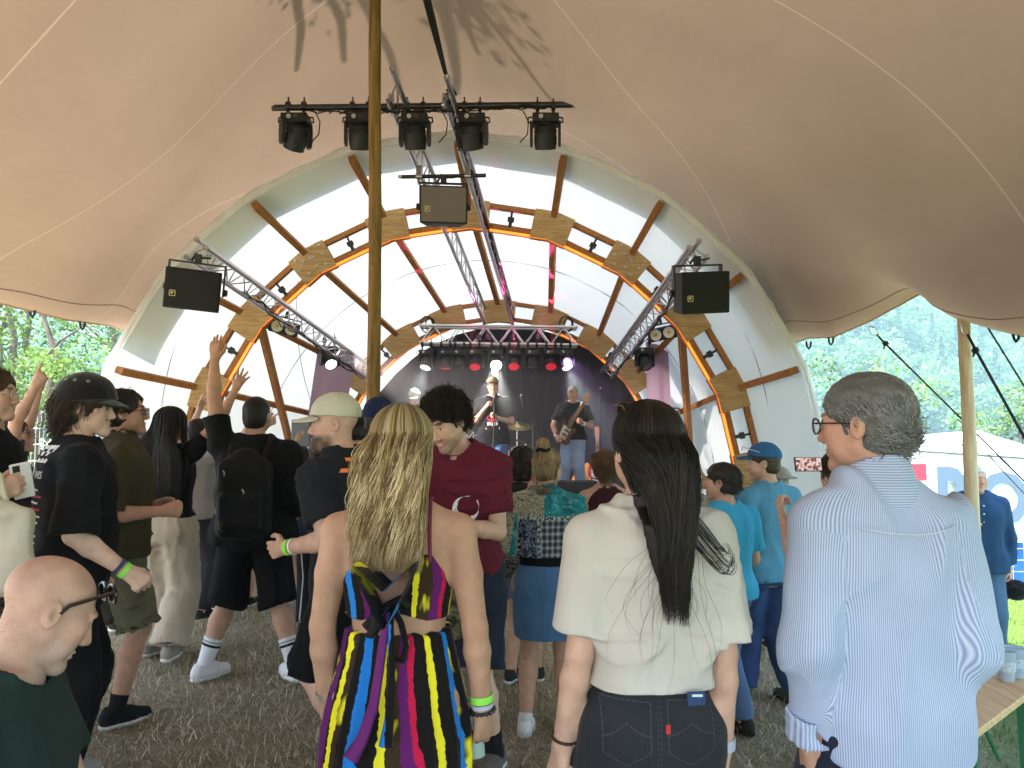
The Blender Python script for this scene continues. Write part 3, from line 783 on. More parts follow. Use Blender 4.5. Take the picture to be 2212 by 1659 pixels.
rope([W(1893, 722, 7.15), W(1915, 745, 7.15), W(2072, 900, 7.6), W(2225, 1052, 8.1)], .009, 'dark guy rope running from the tent edge behind the right pole', (W(1880, 706, 7.15), W(1896, 724, 7.15)), W(1913, 742, 7.15))
rope([W(2090, 722, 6.05), W(2108, 757, 6.05), W(2160, 850, 5.9), W(2235, 985, 5.7)], .011, 'thick dark guy rope knotted beside the top of the right pole', (W(2078, 700, 6.1), W(2093, 724, 6.1)), W(2107, 757, 6.05))
rope([W(2133, 706, 6.4), W(2230, 862, 6.8)], .008, 'thin dark guy rope furthest to the right')
rope([W(2070, 905, 8.6), W(2150, 1000, 8.4), W(2230, 1085, 8.2)], .006, 'thin grey cord slanting down in front of the white banner tent')

def overhanging_tree():
    t = thing('tree', (-5.6, -4, gz(-5.6)), 'tall tree beside the tent whose limbs reach out over the beige roof', 'tree'); b = MB(); r = random.Random(5)
    tk = [Vector((-5.6, -4, -.1)), Vector((-5.5, -3.9, 4)), Vector((-5.3, -3.5, 8)), Vector((-5.2, -3.4, 12))]; b.tube(tk, [.26, .22, .17, .08], 10)
    hold = sd.copy()
    def over(px, py, hh):   # a point above the roof whose shadow falls on the cloth seen at that pixel
        for q in np.linspace(2.5, 7.8, 300):
            w = W(px, py, q)
            if w.z > float(tent_z(w.x, w.y)[0]): break
        return w + hold * (hh / hold.z)
    st = Vector((-5.2, -3.4, 9.0)); lc_ = []
    for pts, rr in ((((500, -160), (640, -60), (650, 60), (640, 150)), .055), (((500, -160), (690, -60), (735, 40), (742, 130)), .05), (((640, -160), (760, -40), (840, 110), (862, 190)), .045), (((800, -200), (930, -60), (965, 40), (985, 200)), .06), (((800, -200), (990, -50), (1010, 60), (1030, 110)), .035), (((900, -200), (1040, 20), (1120, 120), (1190, 215)), .025)):
        q = [over(x, y, 3.2 - .3 * i) for i, (x, y) in enumerate(pts)]; b.tube([st, (st + q[0]) / 2 + Vector((0, 0, .4))] + q, [.09, .07, rr, rr, rr * .9, rr * .5], 8); lc_ += q[1:]
    b.build('trunk', mat('bark'), t, True); rg = np.random.default_rng(4); c = np.concatenate([np.array(q)[None] + rg.normal(0, .16, (90, 3)) for q in lc_[::3]] + [np.array(tk[3])[None] + rg.normal(0, 1.3, (2600, 3)), np.array(tk[2])[None] + rg.normal(0, 1.1, (1500, 3))])
    leaf_cloud('crown', c, .10, np.array([.06, .13, .03]) * rg.uniform(.6, 1.4, (len(c), 1)), t, seed=3)
overhanging_tree()
# ------------------------------------------------------------------ trusses, speakers, lights
def ladder(b, c1, c2, r, n, r2=.010):
    b.tube(c1, r, 10); b.tube(c2, r, 10)
def zig(b, a0, a1, b0, b1, n, r=.010):
    for i in range(n):
        s0, s1, s2 = i / n, (i + .5) / n, (i + 1) / n
        b.tube([Vector(a0).lerp(a1, s0), Vector(b0).lerp(b1, s1)], r, 6); b.tube([Vector(b0).lerp(b1, s1), Vector(a0).lerp(a1, s2)], r, 6)
def truss(name, rails, pairs, n, label, group=None, r=.025, r2=.009):
    t = thing(name, rails[0][0], label, 'truss', group)
    for a, c in rails:
        b = MB(); b.tube([a, c], r, 12)
        b.build('chord', M_ALU, t, True)
        d = (Vector(c) - Vector(a)).normalized()
        for p, q in ((a, -d), (c, d)):
            e = MB(); e.lathe(Vector(p), [(r * 1.12, -.02), (r * 1.12, .015), (r * .8, .015), (r * .75, -.03)], 12, axis=q, cap=False)
            e.build('end_collar', M_STEEL, t, True)
    b = MB()
    for i, j in pairs: zig(b, rails[i][0], rails[i][1], rails[j][0], rails[j][1], n, r2)
    b.build('bracing', M_ALU, t, True)
    return t
def cable(pts, r, parent, name='cable', sag=.0):
    b = MB(); b.tube(pts, r, 6); return b.build(name, mat('black_cable', (.012, .012, .013), .6), parent, True)
def wiggle(a, b, n, amp, seed, sag=0.0):
    r = random.Random(seed); a = Vector(a); b = Vector(b); o = []
    for i in range(n + 1):
        s = i / n; o.append(a.lerp(b, s) + Vector((r.uniform(-amp, amp), r.uniform(-amp, amp), r.uniform(-amp, amp) - sag * math.sin(math.pi * s))))
    return o
# two flat ladder trusses running down the middle of the roof to the back arch
def up(v, h): return Vector(v) + Vector((0, 0, h))
cL0, cL1 = W(840, 218, 6.95), W(1047, 700, 12.2); cR0, cR1 = W(962, 215, 6.95), W(1107, 700, 12.2)
tl = truss('lighting_truss', [(cL0, cL1), (up(W(848, 150, 6.6), 0), up(cL1, .26))], [(0, 1)], 17, 'left rail of the central roof truss running back over the stage', 'roof trusses')
tr_ = truss('lighting_truss', [(cR0, cR1), (up(W(966, 168, 6.6), 0), up(cR1, .26))], [(0, 1)], 17, 'right rail of the central roof truss, wrapped in black cables', 'roof trusses')
for k in range(4):
    cable(wiggle(up(cR0, .05) + Vector((.03, 0, 0)), up(cR1, .05) + Vector((.02, 0, 0)), 26, .03, k, .02), .010, tr_)
    pk = W(905 + 5 * k, -40, 6.15)
    b0 = W(980 + 2 * k, 205, 6.9)
    cable([pk, pk.lerp(b0, .3) + Vector((0, 0, -.05)), pk.lerp(b0, .7) + Vector((0, 0, -.08 - .02 * k)), b0], .009, tr_)
for k in range(3):
    cable(wiggle(up(W(970, 190, 6.9), -.02), up(W(1000, 330, 7.7), 0), 9, .035, 20 + k), .009, tr_)
def side_truss(a0, a1, h, off, label, seed):
    a0, a1 = Vector(a0), Vector(a1); o = Vector(off)
    t = truss('lighting_truss', [(a0, a1), (a0 + h + Vector((0, .1, 0)), a1 + h), (a0 + o, a1 + o)], [(0, 1), (1, 2), (0, 2)], 14, label, 'roof trusses', r=.025, r2=.008)
    for k in range(3): cable(wiggle(a0.lerp(a1, .2) + o * .1, a1, 20, .04, seed + k, .05), .007, t)
    m = mat('red_cable', (.5, .02, .02), .5)
    b = MB(); b.tube(wiggle(a0.lerp(a1, .15), a1 + Vector((0, 0, .02)), 22, .02, seed + 9), .009, 6); b.build('cable', m, t, True)
    return t
stL = side_truss(W(404, 556, 7.15), W(800, 822, 12.2), W(416, 512, 7.15) - W(404, 556, 7.15), Vector((.16, .05, .10)), 'long truss at the left side of the stage roof', 50)
stR = side_truss(W(1527, 556, 7.3), W(1322, 815, 12.2), W(1515, 516, 7.3) - W(1527, 556, 7.3), Vector((-.16, .05, .10)), 'short looking truss at the right side of the stage roof', 60)
tA, tB = W(908, 741, 12.1), W(1246, 745, 12.1)
front_truss = truss('lighting_truss', [(tA, tB), (up(tA, .28), up(tB, .28)), (tA + Vector((0, .28, 0)), tB + Vector((0, .28, 0))), (up(tA, .28) + Vector((0, .28, 0)), up(tB, .28) + Vector((0, .28, 0)))], [(0, 1), (2, 3), (0, 2)], 6, 'horizontal truss over the stage with a row of lamps under it', 'roof trusses', r2=.011)
for s, p in ((0, W(922, 690, 12.3)), (1, W(1222, 690, 12.3))):
    b = MB(); b.tube([p + Vector((.1 * math.cos(a), 0, .13 * math.sin(a) - .08)) for a in np.linspace(0, 6.28, 15)[:-1]], .012, 6, closed=True); b.tube([p + Vector((.05 + .07 * math.cos(a), .02, .11 * math.sin(a) - .08)) for a in np.linspace(0, 6.28, 15)[:-1]], .010, 6, closed=True)
    b.build('sling', mat('black_webbing'), front_truss, True)

def pipe(a, b, r, label, clamps=()):
    a, b = Vector(a), Vector(b); t = thing('lighting_pipe', (a + b) / 2, label, 'pipe')
    m = MB(); m.tube([a, b], r, 14); m.build('bar', mat('black_painted_pipe', (.014, .014, .015), .35, spec=.6), t, True)
    for p in clamps:
        p = Vector(p); q = MB(); q.lathe(p, [(r * 1.5, -.03), (r * 1.5, .03)], 14, axis=(b - a)); q.bbox(p + Vector((0, 0, .06)), (.055, .05, .10), .006); q.bbox(p + Vector((0, -.01, -.06)), (.03, .05, .05), .006)
        q.build('half_coupler', M_STEEL, t, True)
    return t
pipe(W(588, 233, 7.1), W(1236, 226, 7.1), .030, 'long black pipe across the roof carrying five moving lights', (W(845, 228, 7.1), W(962, 227, 7.1)))
lp = thing
pp = pipe(W(868, 382, 7.75), W(1050, 379, 7.75), .020, 'short black pipe above the middle loudspeaker', (W(905, 381, 7.75), W(1010, 380, 7.75)))
b = MB(); b.tube([W(860, 382, 7.75), W(872, 382, 7.75)], .017, 10); b.build('end_spigot', M_STEEL, pp, True)

# --- moving head light: base, yoke, head (lens faces local -Y before tilting)
M_PLB = mat('black_housing', (.016, .016, .018), .5, spec=.4, bump=.15, bscale=220)
M_LENS_OFF = mat('dark_lens', (.03, .03, .035), .12, spec=.8)
def moving_head(s, pan, tilt, label=None, group=None, loc=(0, 0, 0), lens=None, emit=None, clampgap=.12):
    """hangs from loc (pipe centre); s = width of the yoke in metres; tilt 0 = lens straight down"""
    t = thing('moving_head_light', loc, label, 'stage light', group)
    L = Vector(loc); w = s
    b = MB(); zb = -.09 * w / .3
    b.bbox(L + Vector((0, 0, zb - .055 * w / .3)), (w * .86, w * .62, w * .30), .02 * w)
    for sx in (-1, 1): b.bbox(L + Vector((sx * w * .26, 0, zb + .02)), (w * .10, w * .14, w * .12), .004); 
    base = b.build('base', M_PLB, t)
    for sx in (-1, 1):
        q = MB(); q.lathe(L + Vector((sx * w * .26, 0, 0)), [(.042, -.02), (.042, .02)], 12, axis=(1, 0, 0)); q.tube([L + Vector((sx * w * .26, 0, .03)), L + Vector((sx * w * .26, 0, .085))], .008, 6)
        q.build('clamp', M_BLACK, t)
    zb2 = zb - .055 * w / .3
    q = MB(); q.bbox(L + Vector((w * .06, -w * .315, zb2 + .02 * w)), (w * .16, .006, w * .13), .002); q.build('display', mat('display_glass', (.05, .06, .07), .15, spec=.7), t)
    q = MB(); q.lathe(L + Vector((-w * .16, -w * .31, zb2 + .02 * w)), [(w * .075, 0), (w * .075, .005), (w * .055, .006)], 16, axis=(0, -1, 0)); q.build('button_pad', mat('grey_plastic', (.45, .45, .46), .5), t)
    h = MB()
    for sx in (-1, 1):
        h.tube([L + Vector((sx * w * .43, .0, zb2 + w * .10)), L + Vector((sx * w * .56, 0, zb2 + w * .09)), L + Vector((sx * w * .58, 0, zb2 - w * .06)), L + Vector((sx * w * .45, 0, zb2 - w * .10))], w * .03, 6)
    h.build('handle', M_BLACK, t, True)
    # yoke: two curved arms
    M = Matrix.Rotation(pan, 3, 'Z')
    top = L + Vector((0, 0, zb2 - w * .16)); ax = L + Vector((0, 0, zb2 - w * .62))
    y = MB(); y.lathe(top + Vector((0, 0, .0)), [(w * .26, .03 * w), (w * .26, -.03 * w), (w * .2, -.06 * w)], 20)
    for sx in (-1, 1):
        poly = [(-.15, .55), (.15, .55), (.20, .25), (.19, -.10), (.10, -.24), (-.10, -.24), (-.19, -.10), (-.20, .25)]
        y.prism([(p[0] * w, p[1] * w) for p in poly], ax + M @ Vector((sx * w * .46, 0, 0)), M @ Vector((0, 1, 0)), Vector((0, 0, 1)), w * .09)
        y.bbox(ax + M @ Vector((sx * w * .29, 0, w * .46)), (w * .36, w * .3, w * .10), .01 * w, M)
    y.build('yoke', M_PLB, t)
    MT = M @ Matrix.Rotation(tilt, 3, 'X'); dn = MT @ Vector((0, 0, -1)); rr = w * .36
    hd = MB()
    prof = [(rr * .45, -.46 * w), (rr * .80, -.42 * w), (rr * .98, -.25 * w), (rr * 1.04, .0), (rr * 1.02, .15 * w), (rr * .95, .30 * w), (rr * .97, .33 * w), (rr * .86, .335 * w), (rr * .84, .30 * w)]
    hd.lathe(ax, prof, 28, axis=dn, cap=False)
    for k in range(28):
        a = 2 * math.pi * k / 28; x0 = dn.orthogonal().normalized(); y0 = dn.cross(x0); dr = x0 * math.cos(a) + y0 * math.sin(a)
        hd.beam(ax + dn * (-.40 * w) + dr * rr * .80, ax + dn * (-.20 * w) + dr * rr * 1.0, .008 * w / .3, .018 * w / .3, up=dr)
    hd.lathe(ax + dn * (-.46 * w), [(rr * .45, 0), (.001, -.01)], 28, axis=dn, cap=False)
    head = hd.build('head', M_PLB, t, True)
    ln = MB(); ln.lathe(ax + dn * (.30 * w), [(rr * .85, 0), (rr * .6, .018 * w), (.001, .03 * w)], 28, axis=dn, cap=False)
    ln.build('lens', lens or M_LENS_OFF, head, True)
    return t, ax, dn
for i, (px, pan, tilt) in enumerate(((640, R(35), R(38)), (779, R(4), R(28)), (897, R(-3), R(24)), (1020, R(-16), R(30)), (1178, R(-3), R(24)))):
    p = W(px, 229, 7.1)
    lb = ['leftmost moving light on the roof pipe, turned a little sideways', 'moving light partly hidden behind the tall wooden pole', 'moving light in the middle of the roof pipe beside the pole', 'moving light under the right rail of the roof truss, head turned sideways', 'rightmost moving light near the right end of the roof pipe'][i]
    moving_head(.285, pan, tilt, lb, 'moving lights on the roof pipe', p)
lc = thing('cable_bundle', W(1000, 225, 7.08), 'black cables looped along the long roof pipe', 'cable')
for k in range(5):
    cable(wiggle(W(650 + 20 * k, 240, 7.06), W(1190, 228, 7.06), 30, .022, 80 + k, .02), .006, lc)
for px in (680, 955, 1130):
    p = W(px, 240, 7.04); cable([p, p + Vector((.05, 0, -.10)), p + Vector((.04, 0, -.22)), p + Vector((-.03, 0, -.30))], .006, lc)

def speaker(c, w, h, dep, yaw, tilt, label, roll=0.0, light=False, bracket_up=.06):
    c = Vector(c); t = thing('loudspeaker', c, label, 'loudspeaker', 'loudspeakers under the roof')
    Rm = Matrix.Rotation(yaw, 3, 'Z') @ Matrix.Rotation(tilt, 3, 'X') @ Matrix.Rotation(roll, 3, 'Y')
    def P(x, y, z): return c + Rm @ Vector((x, y, z))
    b = MB(); w2 = w * .74
    v = [P(-w / 2, -dep / 2, -h / 2), P(w / 2, -dep / 2, -h / 2), P(w / 2, -dep / 2, h / 2), P(-w / 2, -dep / 2, h / 2),
         P(-w2 / 2, dep / 2, -h / 2 * .96), P(w2 / 2, dep / 2, -h / 2 * .96), P(w2 / 2, dep / 2, h / 2 * .96), P(-w2 / 2, dep / 2, h / 2 * .96)]
    b.add(v, [(0, 1, 2, 3), (5, 4, 7, 6), (1, 5, 6, 2), (4, 0, 3, 7), (3, 2, 6, 7), (4, 5, 1, 0)])
    cab = b.build('cabinet', mat('black_textured_paint', (.014, .014, .016), .6, bump=.3, bscale=300), t)
    bv = cab.modifiers.new('edge', 'BEVEL'); bv.width = .012; bv.segments = 2
    g = MB(); g.bbox(P(0, -dep / 2 - .006, 0), (w * .93, .012, h * .92), .005, Rm)
    g.build('grille', mat('grille_painted_lit', (.20, .17, .165), .75, var=.15, vscale=2, bump=.4, bscale=500) if light else mat('grille_dark', (.018, .018, .020), .8, bump=.4, bscale=500), t)  # paler grey copy of the grille: the light falling on it is in the colour
    lg = MB(); o = P(-w * .34, -dep / 2 - .0135, -h * .13); x = Rm @ Vector((1, 0, 0)); z = Rm @ Vector((0, 0, 1)); q = .024
    for p0, p1 in (((-q, -q), (q, -q)), ((q, -q), (q, q)), ((q, q), (-q, q)), ((-q, q), (-q, -q))):
        lg.beam(o + x * p0[0] + z * p0[1], o + x * p1[0] + z * p1[1], .006, .004, up=Rm @ Vector((0, 1, 0)))
    lg.prism([(-q * .5, q * .55), (q * .5, q * .55), (-q * .1, -q * .5), (-q * .5, -q * .2)], o, x, z, .003)
    lg.build('logo', mat('cream_print', (.72, .62, .34), .5), t)
    k = MB(); yb = .02
    k.bbox(P(0, yb, h / 2 + bracket_up), (w * 1.02, .06, .016), .003, Rm)
    for sx in (-1, 1):
        k.bbox(P(sx * w * .50, yb, h / 4 + bracket_up / 2 - .02), (.014, .06, h / 2 + bracket_up + .04), .003, Rm)
        k.lathe(P(sx * w * .505, yb, .0), [(.032, -.01), (.032, .028), (.02, .035)], 14, axis=Rm @ Vector((sx, 0, 0)))
    k.build('bracket', M_BLACK, t)
    k = MB(); k.bbox(P(0, yb, h / 2 + bracket_up + .045), (.06, .05, .08), .006, Rm); k.tube([P(.02, yb - .05, h / 2 + bracket_up + .05), P(.11, yb - .02, h / 2 + bracket_up + .06)], .010, 6); k.tube([P(-.02, yb - .02, h / 2 + bracket_up + .09), P(-.06, yb + .03, h / 2 + bracket_up + .02)], .012, 6)
    k.build('clamp', M_BLACK, t)
    return t
speaker(W(958, 447, 7.7), .475, .37, .34, R(6), R(8), 'middle black loudspeaker hanging under the roof truss, its grille coloured paler as if lit', light=True, bracket_up=.05)
speaker(W(422, 626, 7.1), .485, .37, .34, R(14), R(10), 'left black loudspeaker hanging from the end of the left truss', roll=R(5), bracket_up=.06)
speaker(W(1508, 632, 7.2), .475, .385, .34, R(12), R(10), 'right black loudspeaker hanging from the end of the right truss', roll=R(-4), bracket_up=.06)

def blinder(c, yaw, roll, label):
    c = Vector(c); t = thing('blinder_light', c, label, 'stage light', 'twin lamp blinders on the side trusses'); Rm = Matrix.Rotation(yaw, 3, 'Z') @ Matrix.Rotation(R(12), 3, 'X') @ Matrix.Rotation(roll, 3, 'Y')
    b = MB(); b.bbox(c, (.36, .13, .17), .012, Rm); b.build('housing', M_PLB, t)
    for sx in (-1, 1):
        o = c + Rm @ Vector((sx * .085, -.066, 0)); ax = Rm @ Vector((0, -1, 0))
        q = MB(); q.lathe(o, [(.072, 0), (.072, .004), (.066, .004), (.02, -.02 + .022)], 24, axis=ax, cap=True); rf = q.build('reflector', mat('lamp_reflector', (.80, .76, .70), .3, .4), t, True)
        q = MB(); q.lathe(o + ax * .004, [(.022, 0), (.020, .012), (.001, .016)], 16, axis=ax); q.build('led_chip', mat('amber_led', (.75, .45, .12), .4), rf, True)
    k = MB(); k.tube([c + Rm @ Vector((-.19, 0, 0)), c + Rm @ Vector((-.19, 0, .12)), c + Rm @ Vector((.19, 0, .12)), c + Rm @ Vector((.19, 0, 0))], .009, 6); k.tube([c + Rm @ Vector((0, 0, .12)), c + Rm @ Vector((0, .02, .2))], .02, 8); k.build('bracket', M_BLACK, t)
blinder(W(613, 707, 9.7), R(20), R(12), 'twin lamp blinder under the left truss')
blinder(W(1432, 720, 10.0), R(-18), R(-10), 'twin lamp blinder under the right truss')

def emit_mat(name, col, strength): return mat(name, col, .3, emit=col, estr=strength)
E_WARM = emit_mat('lit_white_lens', (1.0, .98, .93), 8.0); E_RED = emit_mat('lit_red_lens', (1.0, .03, .08), .04); E_SOFT = emit_mat('lit_led_face', (.95, 1, .98), .45)
def spot(name, loc, dirv, energy, col, size, blend=.3, rad=.05):
    l = bpy.data.lights.new(name, 'SPOT'); l.energy = energy; l.color = col; l.spot_size = size; l.spot_blend = blend; l.shadow_soft_size = rad
    o = bpy.data.objects.new(name, l); o.location = loc; o.rotation_euler = (-Vector(dirv)).to_track_quat('Z', 'Y').to_euler(); link(o); return o
mh = [(922, 'off_white', -25, 30), (963, 'red', 5, 10), (993, 'off', 0, 26), (1026, 'redup', 0, 40), (1072, 'white', 0, 62), (1110, 'redup', 0, 45), (1150, 'off', 0, 22), (1190, 'redup', 0, 45), (1222, 'off_white', 30, 35)]
names = {922: 'white LED wash lamp at the left end of the stage truss', 963: 'lamp with a dim red lens second from the left on the stage truss', 993: 'dark lamp third from the left on the stage truss', 1026: 'lamp with a small red glow left of the bright white stage lamp', 1072: 'bright white glaring lamp in the middle of the stage truss', 1110: 'lamp with a red beam right of the bright white stage lamp', 1150: 'dark lamp third from the right on the stage truss', 1190: 'lamp with a red beam second from the right on the stage truss', 1222: 'white LED wash lamp at the right end of the stage truss'}
BEAMS = []
for px, kind, pan, tilt in mh:
    ln = {'off': None, 'off_white': E_SOFT, 'red': E_RED, 'redup': E_RED, 'white': E_WARM}[kind]
    t, ax, dn = moving_head(.27, R(pan), R(-tilt), names[px], 'lamps under the stage truss', W(px, 741, 12.1) + Vector((0, 0, -.02)), lens=ln)
    BEAMS.append((px, kind, ax, dn))
t, ax, dn = moving_head(.27, R(35), R(-55), 'white LED moving light hanging from the left truss by the mauve cloth', 'moving lights on the side trusses', W(712, 735, 10.8), lens=E_SOFT)
t, ax, dn = moving_head(.27, R(10), R(-30), 'unlit moving light hanging from the right truss by the mauve cloth', 'moving lights on the side trusses', W(1392, 738, 11.0))

# thin stage smoke and the lamps that light it
def stage_smoke():
    b = MB(); b.box((-.2, 11.95, 2.1), (4.0, 2.9, 2.9)); m = bpy.data.materials.new('stage_smoke'); m.use_nodes = True; nt = m.node_tree; nt.nodes.clear()
    o = nt.nodes.new('ShaderNodeOutputMaterial'); v = nt.nodes.new('ShaderNodeVolumePrincipled'); v.inputs['Color'].default_value = (.9, .9, .95, 1); v.inputs['Density'].default_value = .045; v.inputs['Anisotropy'].default_value = .3; nt.links.new(v.outputs[0], o.inputs['Volume'])
    tag(b.build('smoke', m), kind='stuff')
stage_smoke()
for px, kind, ax, dn in BEAMS:
    if kind == 'white': spot('stage_spot', ax + dn * .14, dn, 200, (1, .97, .9), R(24), .4, .07)
    if kind == 'redup': spot('stage_spot', ax + Vector((0, -.16, .12)), Vector((.02 * (1 if px > 1100 else -8), -.12, 1)), 220, (1, .03, .10), R(8), .15, .02)
    if kind == 'off_white': spot('stage_spot', ax + dn * .14, dn, 45, (.9, 1, .97), R(50), .5, .07)
spot('stage_spot', W(724, 762, 10.72), W(1130, 930, 11.2) - W(724, 762, 10.72), 620, (1, .86, .80), R(46), .6, .08)

spot('stage_spot', W(1226, 772, 11.95), Vector((.30, .5, -.75)), 70, (.62, .34, .85), R(80), .8, .08)
def gobo(src, px, py, d, rot, label):
    """a lamp throwing the outline of a five sided figure on the white roof: a plate with a slot stands in its beam"""
    src = Vector(src)
    for d in np.linspace(8.3, 13, 240):
        tg = W(px, py, d); cx, cz, r = arch_at(d)
        if math.hypot(tg.x - cx, tg.z - cz) > r + .1: break
    dv = (tg - src).normalized(); x = dv.orthogonal().normalized(); y = dv.cross(x); c = src + dv * .10; k = .10 / (tg - src).length
    P5 = lambda r: [(r * math.cos(rot + i * 2 * math.pi / 5) * (1.25 if i in (0, 1) else 1), r * math.sin(rot + i * 2 * math.pi / 5)) for i in range(5)]
    ro, ri = P5(.26 * k), P5(.205 * k); n = 5; b = MB(); far = [(.06 * math.cos(rot + i * 2 * math.pi / 5), .06 * math.sin(rot + i * 2 * math.pi / 5)) for i in range(5)]
    b.add([c + x * q[0] + y * q[1] for q in ro + far], [(i, (i + 1) % 5, 5 + (i + 1) % 5, 5 + i) for i in range(5)])
    b.add([c + x * q[0] + y * q[1] for q in ri], [(0, 1, 2, 3, 4)]); b.tube([c + x * ri[0][0] + y * ri[0][1], c + x * ro[0][0] * 1.1 + y * ro[0][1] * 1.1], .0006, 4)
    b.build('gobo_plate', M_BLACK, front_truss); spot('gobo_spot', src, dv, 130, (1, .05, .30), R(22), .1, .002)
for q in ((W(1040, 735, 12.0), 858, 540, 9.9, .3), (W(1060, 735, 12.0), 925, 512, 9.8, 1.0), (W(1110, 735, 12.0), 1100, 492, 9.7, .6), (W(1160, 735, 12.0), 1212, 545, 10.0, 1.5)): gobo(*q, '')
# ------------------------------------------------------------------ bodies: distance fields turned into one continuous mesh
f32 = np.float32
def smin(a, b, k):
    if k <= 0: return np.minimum(a, b)
    h = np.clip(.5 + .5 * (b - a) / k, 0, 1); return b * (1 - h) + a * h - k * h * (1 - h)
def smax(a, b, k): return -smin(-a, -b, k)
def A(v): return np.asarray(v, f32)
def rcone(a, b, ra, rb):
    a = A(a); b = A(b); ba = b - a; L2 = float(ba @ ba) + 1e-12
    def f(P):
        h = np.clip(((P - a) @ ba) / L2, 0, 1); q = P - a - h[:, None] * ba
        return np.sqrt((q * q).sum(1)) - (ra + (rb - ra) * h)
    return f
def sphere(c, r):
    c = A(c)
    return lambda P: np.sqrt(((P - c) ** 2).sum(1)) - r
def ellip(c, r, M=None):
    c = A(c); r = A(r); Mt = A(M).T if M is not None else None
    def f(P):
        q = P - c
        if Mt is not None: q = q @ A(M)
        k0 = np.sqrt(((q / r) ** 2).sum(1)); k1 = np.sqrt(((q / (r * r)) ** 2).sum(1))
        return k0 * (k0 - 1) / (k1 + 1e-9)
    return f
def plane(p, n):
    """positive on the side n points to"""
    p = A(p); n = A(nrm(n)); return lambda P: (P - p) @ n
def rbox(c, half, M, r=.005):
    c = A(c); half = A(half) - r; Mm = A(M)
    def f(P):
        q = np.abs((P - c) @ Mm) - half; return np.sqrt((np.maximum(q, 0) ** 2).sum(1)) + np.minimum(q.max(1), 0) - r
    return f
class Loft:
    """elliptic sections along a straight axis; rows (t in metres along axis, half width, half depth front, half depth back, offset x, offset y)"""
    def __init__(s, o, M, rows, n=2.3, grow=0.0):
        s.o = A(o); s.M = A(M); rows = np.asarray(rows, float)
        if rows.shape[1] < 6: rows = np.concatenate([rows, np.zeros((len(rows), 6 - rows.shape[1]))], 1)
        t0, t1 = rows[0, 0], rows[-1, 0]; T = np.linspace(t0, t1, 96)
        from_ = [np.interp(T, rows[:, 0], rows[:, k]) for k in range(1, 6)]
        ker = np.array([1, 2, 3, 2, 1.]) / 9
        sm = []
        for a in from_:
            for _ in range(2): a = np.convolve(np.pad(a, 2, mode='edge'), ker, 'valid')
            sm.append(a)
        s.T = T; s.tab = sm; s.n = n; s.t0 = t0; s.t1 = t1; s.g = grow
    def coords(s, P):
        q = (P - s.o) @ s.M; t = np.clip(q[:, 2], s.t0, s.t1); x = q[:, 0] - np.interp(t, s.T, s.tab[3]); y = q[:, 1] - np.interp(t, s.T, s.tab[4])
        return q, t, x, y
    def __call__(s, P):
        q, t, x, y = s.coords(P)
        a = np.interp(t, s.T, s.tab[0]) + s.g; bf = np.interp(t, s.T, s.tab[1]) + s.g; bb = np.interp(t, s.T, s.tab[2]) + s.g
        b = np.where(y > 0, bf, bb); r = ((np.abs(x) / a) ** s.n + (np.abs(y) / b) ** s.n) ** (1 / s.n) + 1e-6
        ln = np.sqrt(x * x + y * y); d = np.where(r > .3, ln * (1 - 1 / r), -np.minimum(a, b) * (1 - r))
        v = np.maximum(s.t0 - q[:, 2], q[:, 2] - s.t1)
        return np.where(v > 0, np.sqrt(np.maximum(d, 0) ** 2 + v * v), np.maximum(d, v)).astype(f32)
    def ang(s, P):
        q, t, x, y = s.coords(P); return np.arctan2(x, -y), t

class Shape:
    def __init__(s): s.ops = []
    def add(s, f, k=.02): s.ops.append(('+', f, k)); return s
    def sub(s, f, k=.01): s.ops.append(('-', f, k)); return s
    def cut(s, f, k=0.0): s.ops.append(('&', f, k)); return s
    def warp(s, f): s.ops.append(('w', f, 0)); return s
    def __call__(s, P):
        d = None
        for op, f, k in s.ops:
            if op == 'w': d = f(P, d); continue
            e = f(P)
            if op == '+': d = e if d is None else smin(d, e, k)
            elif op == '-': d = smax(d, -e, k)
            else: d = smax(d, e, k)
        return d

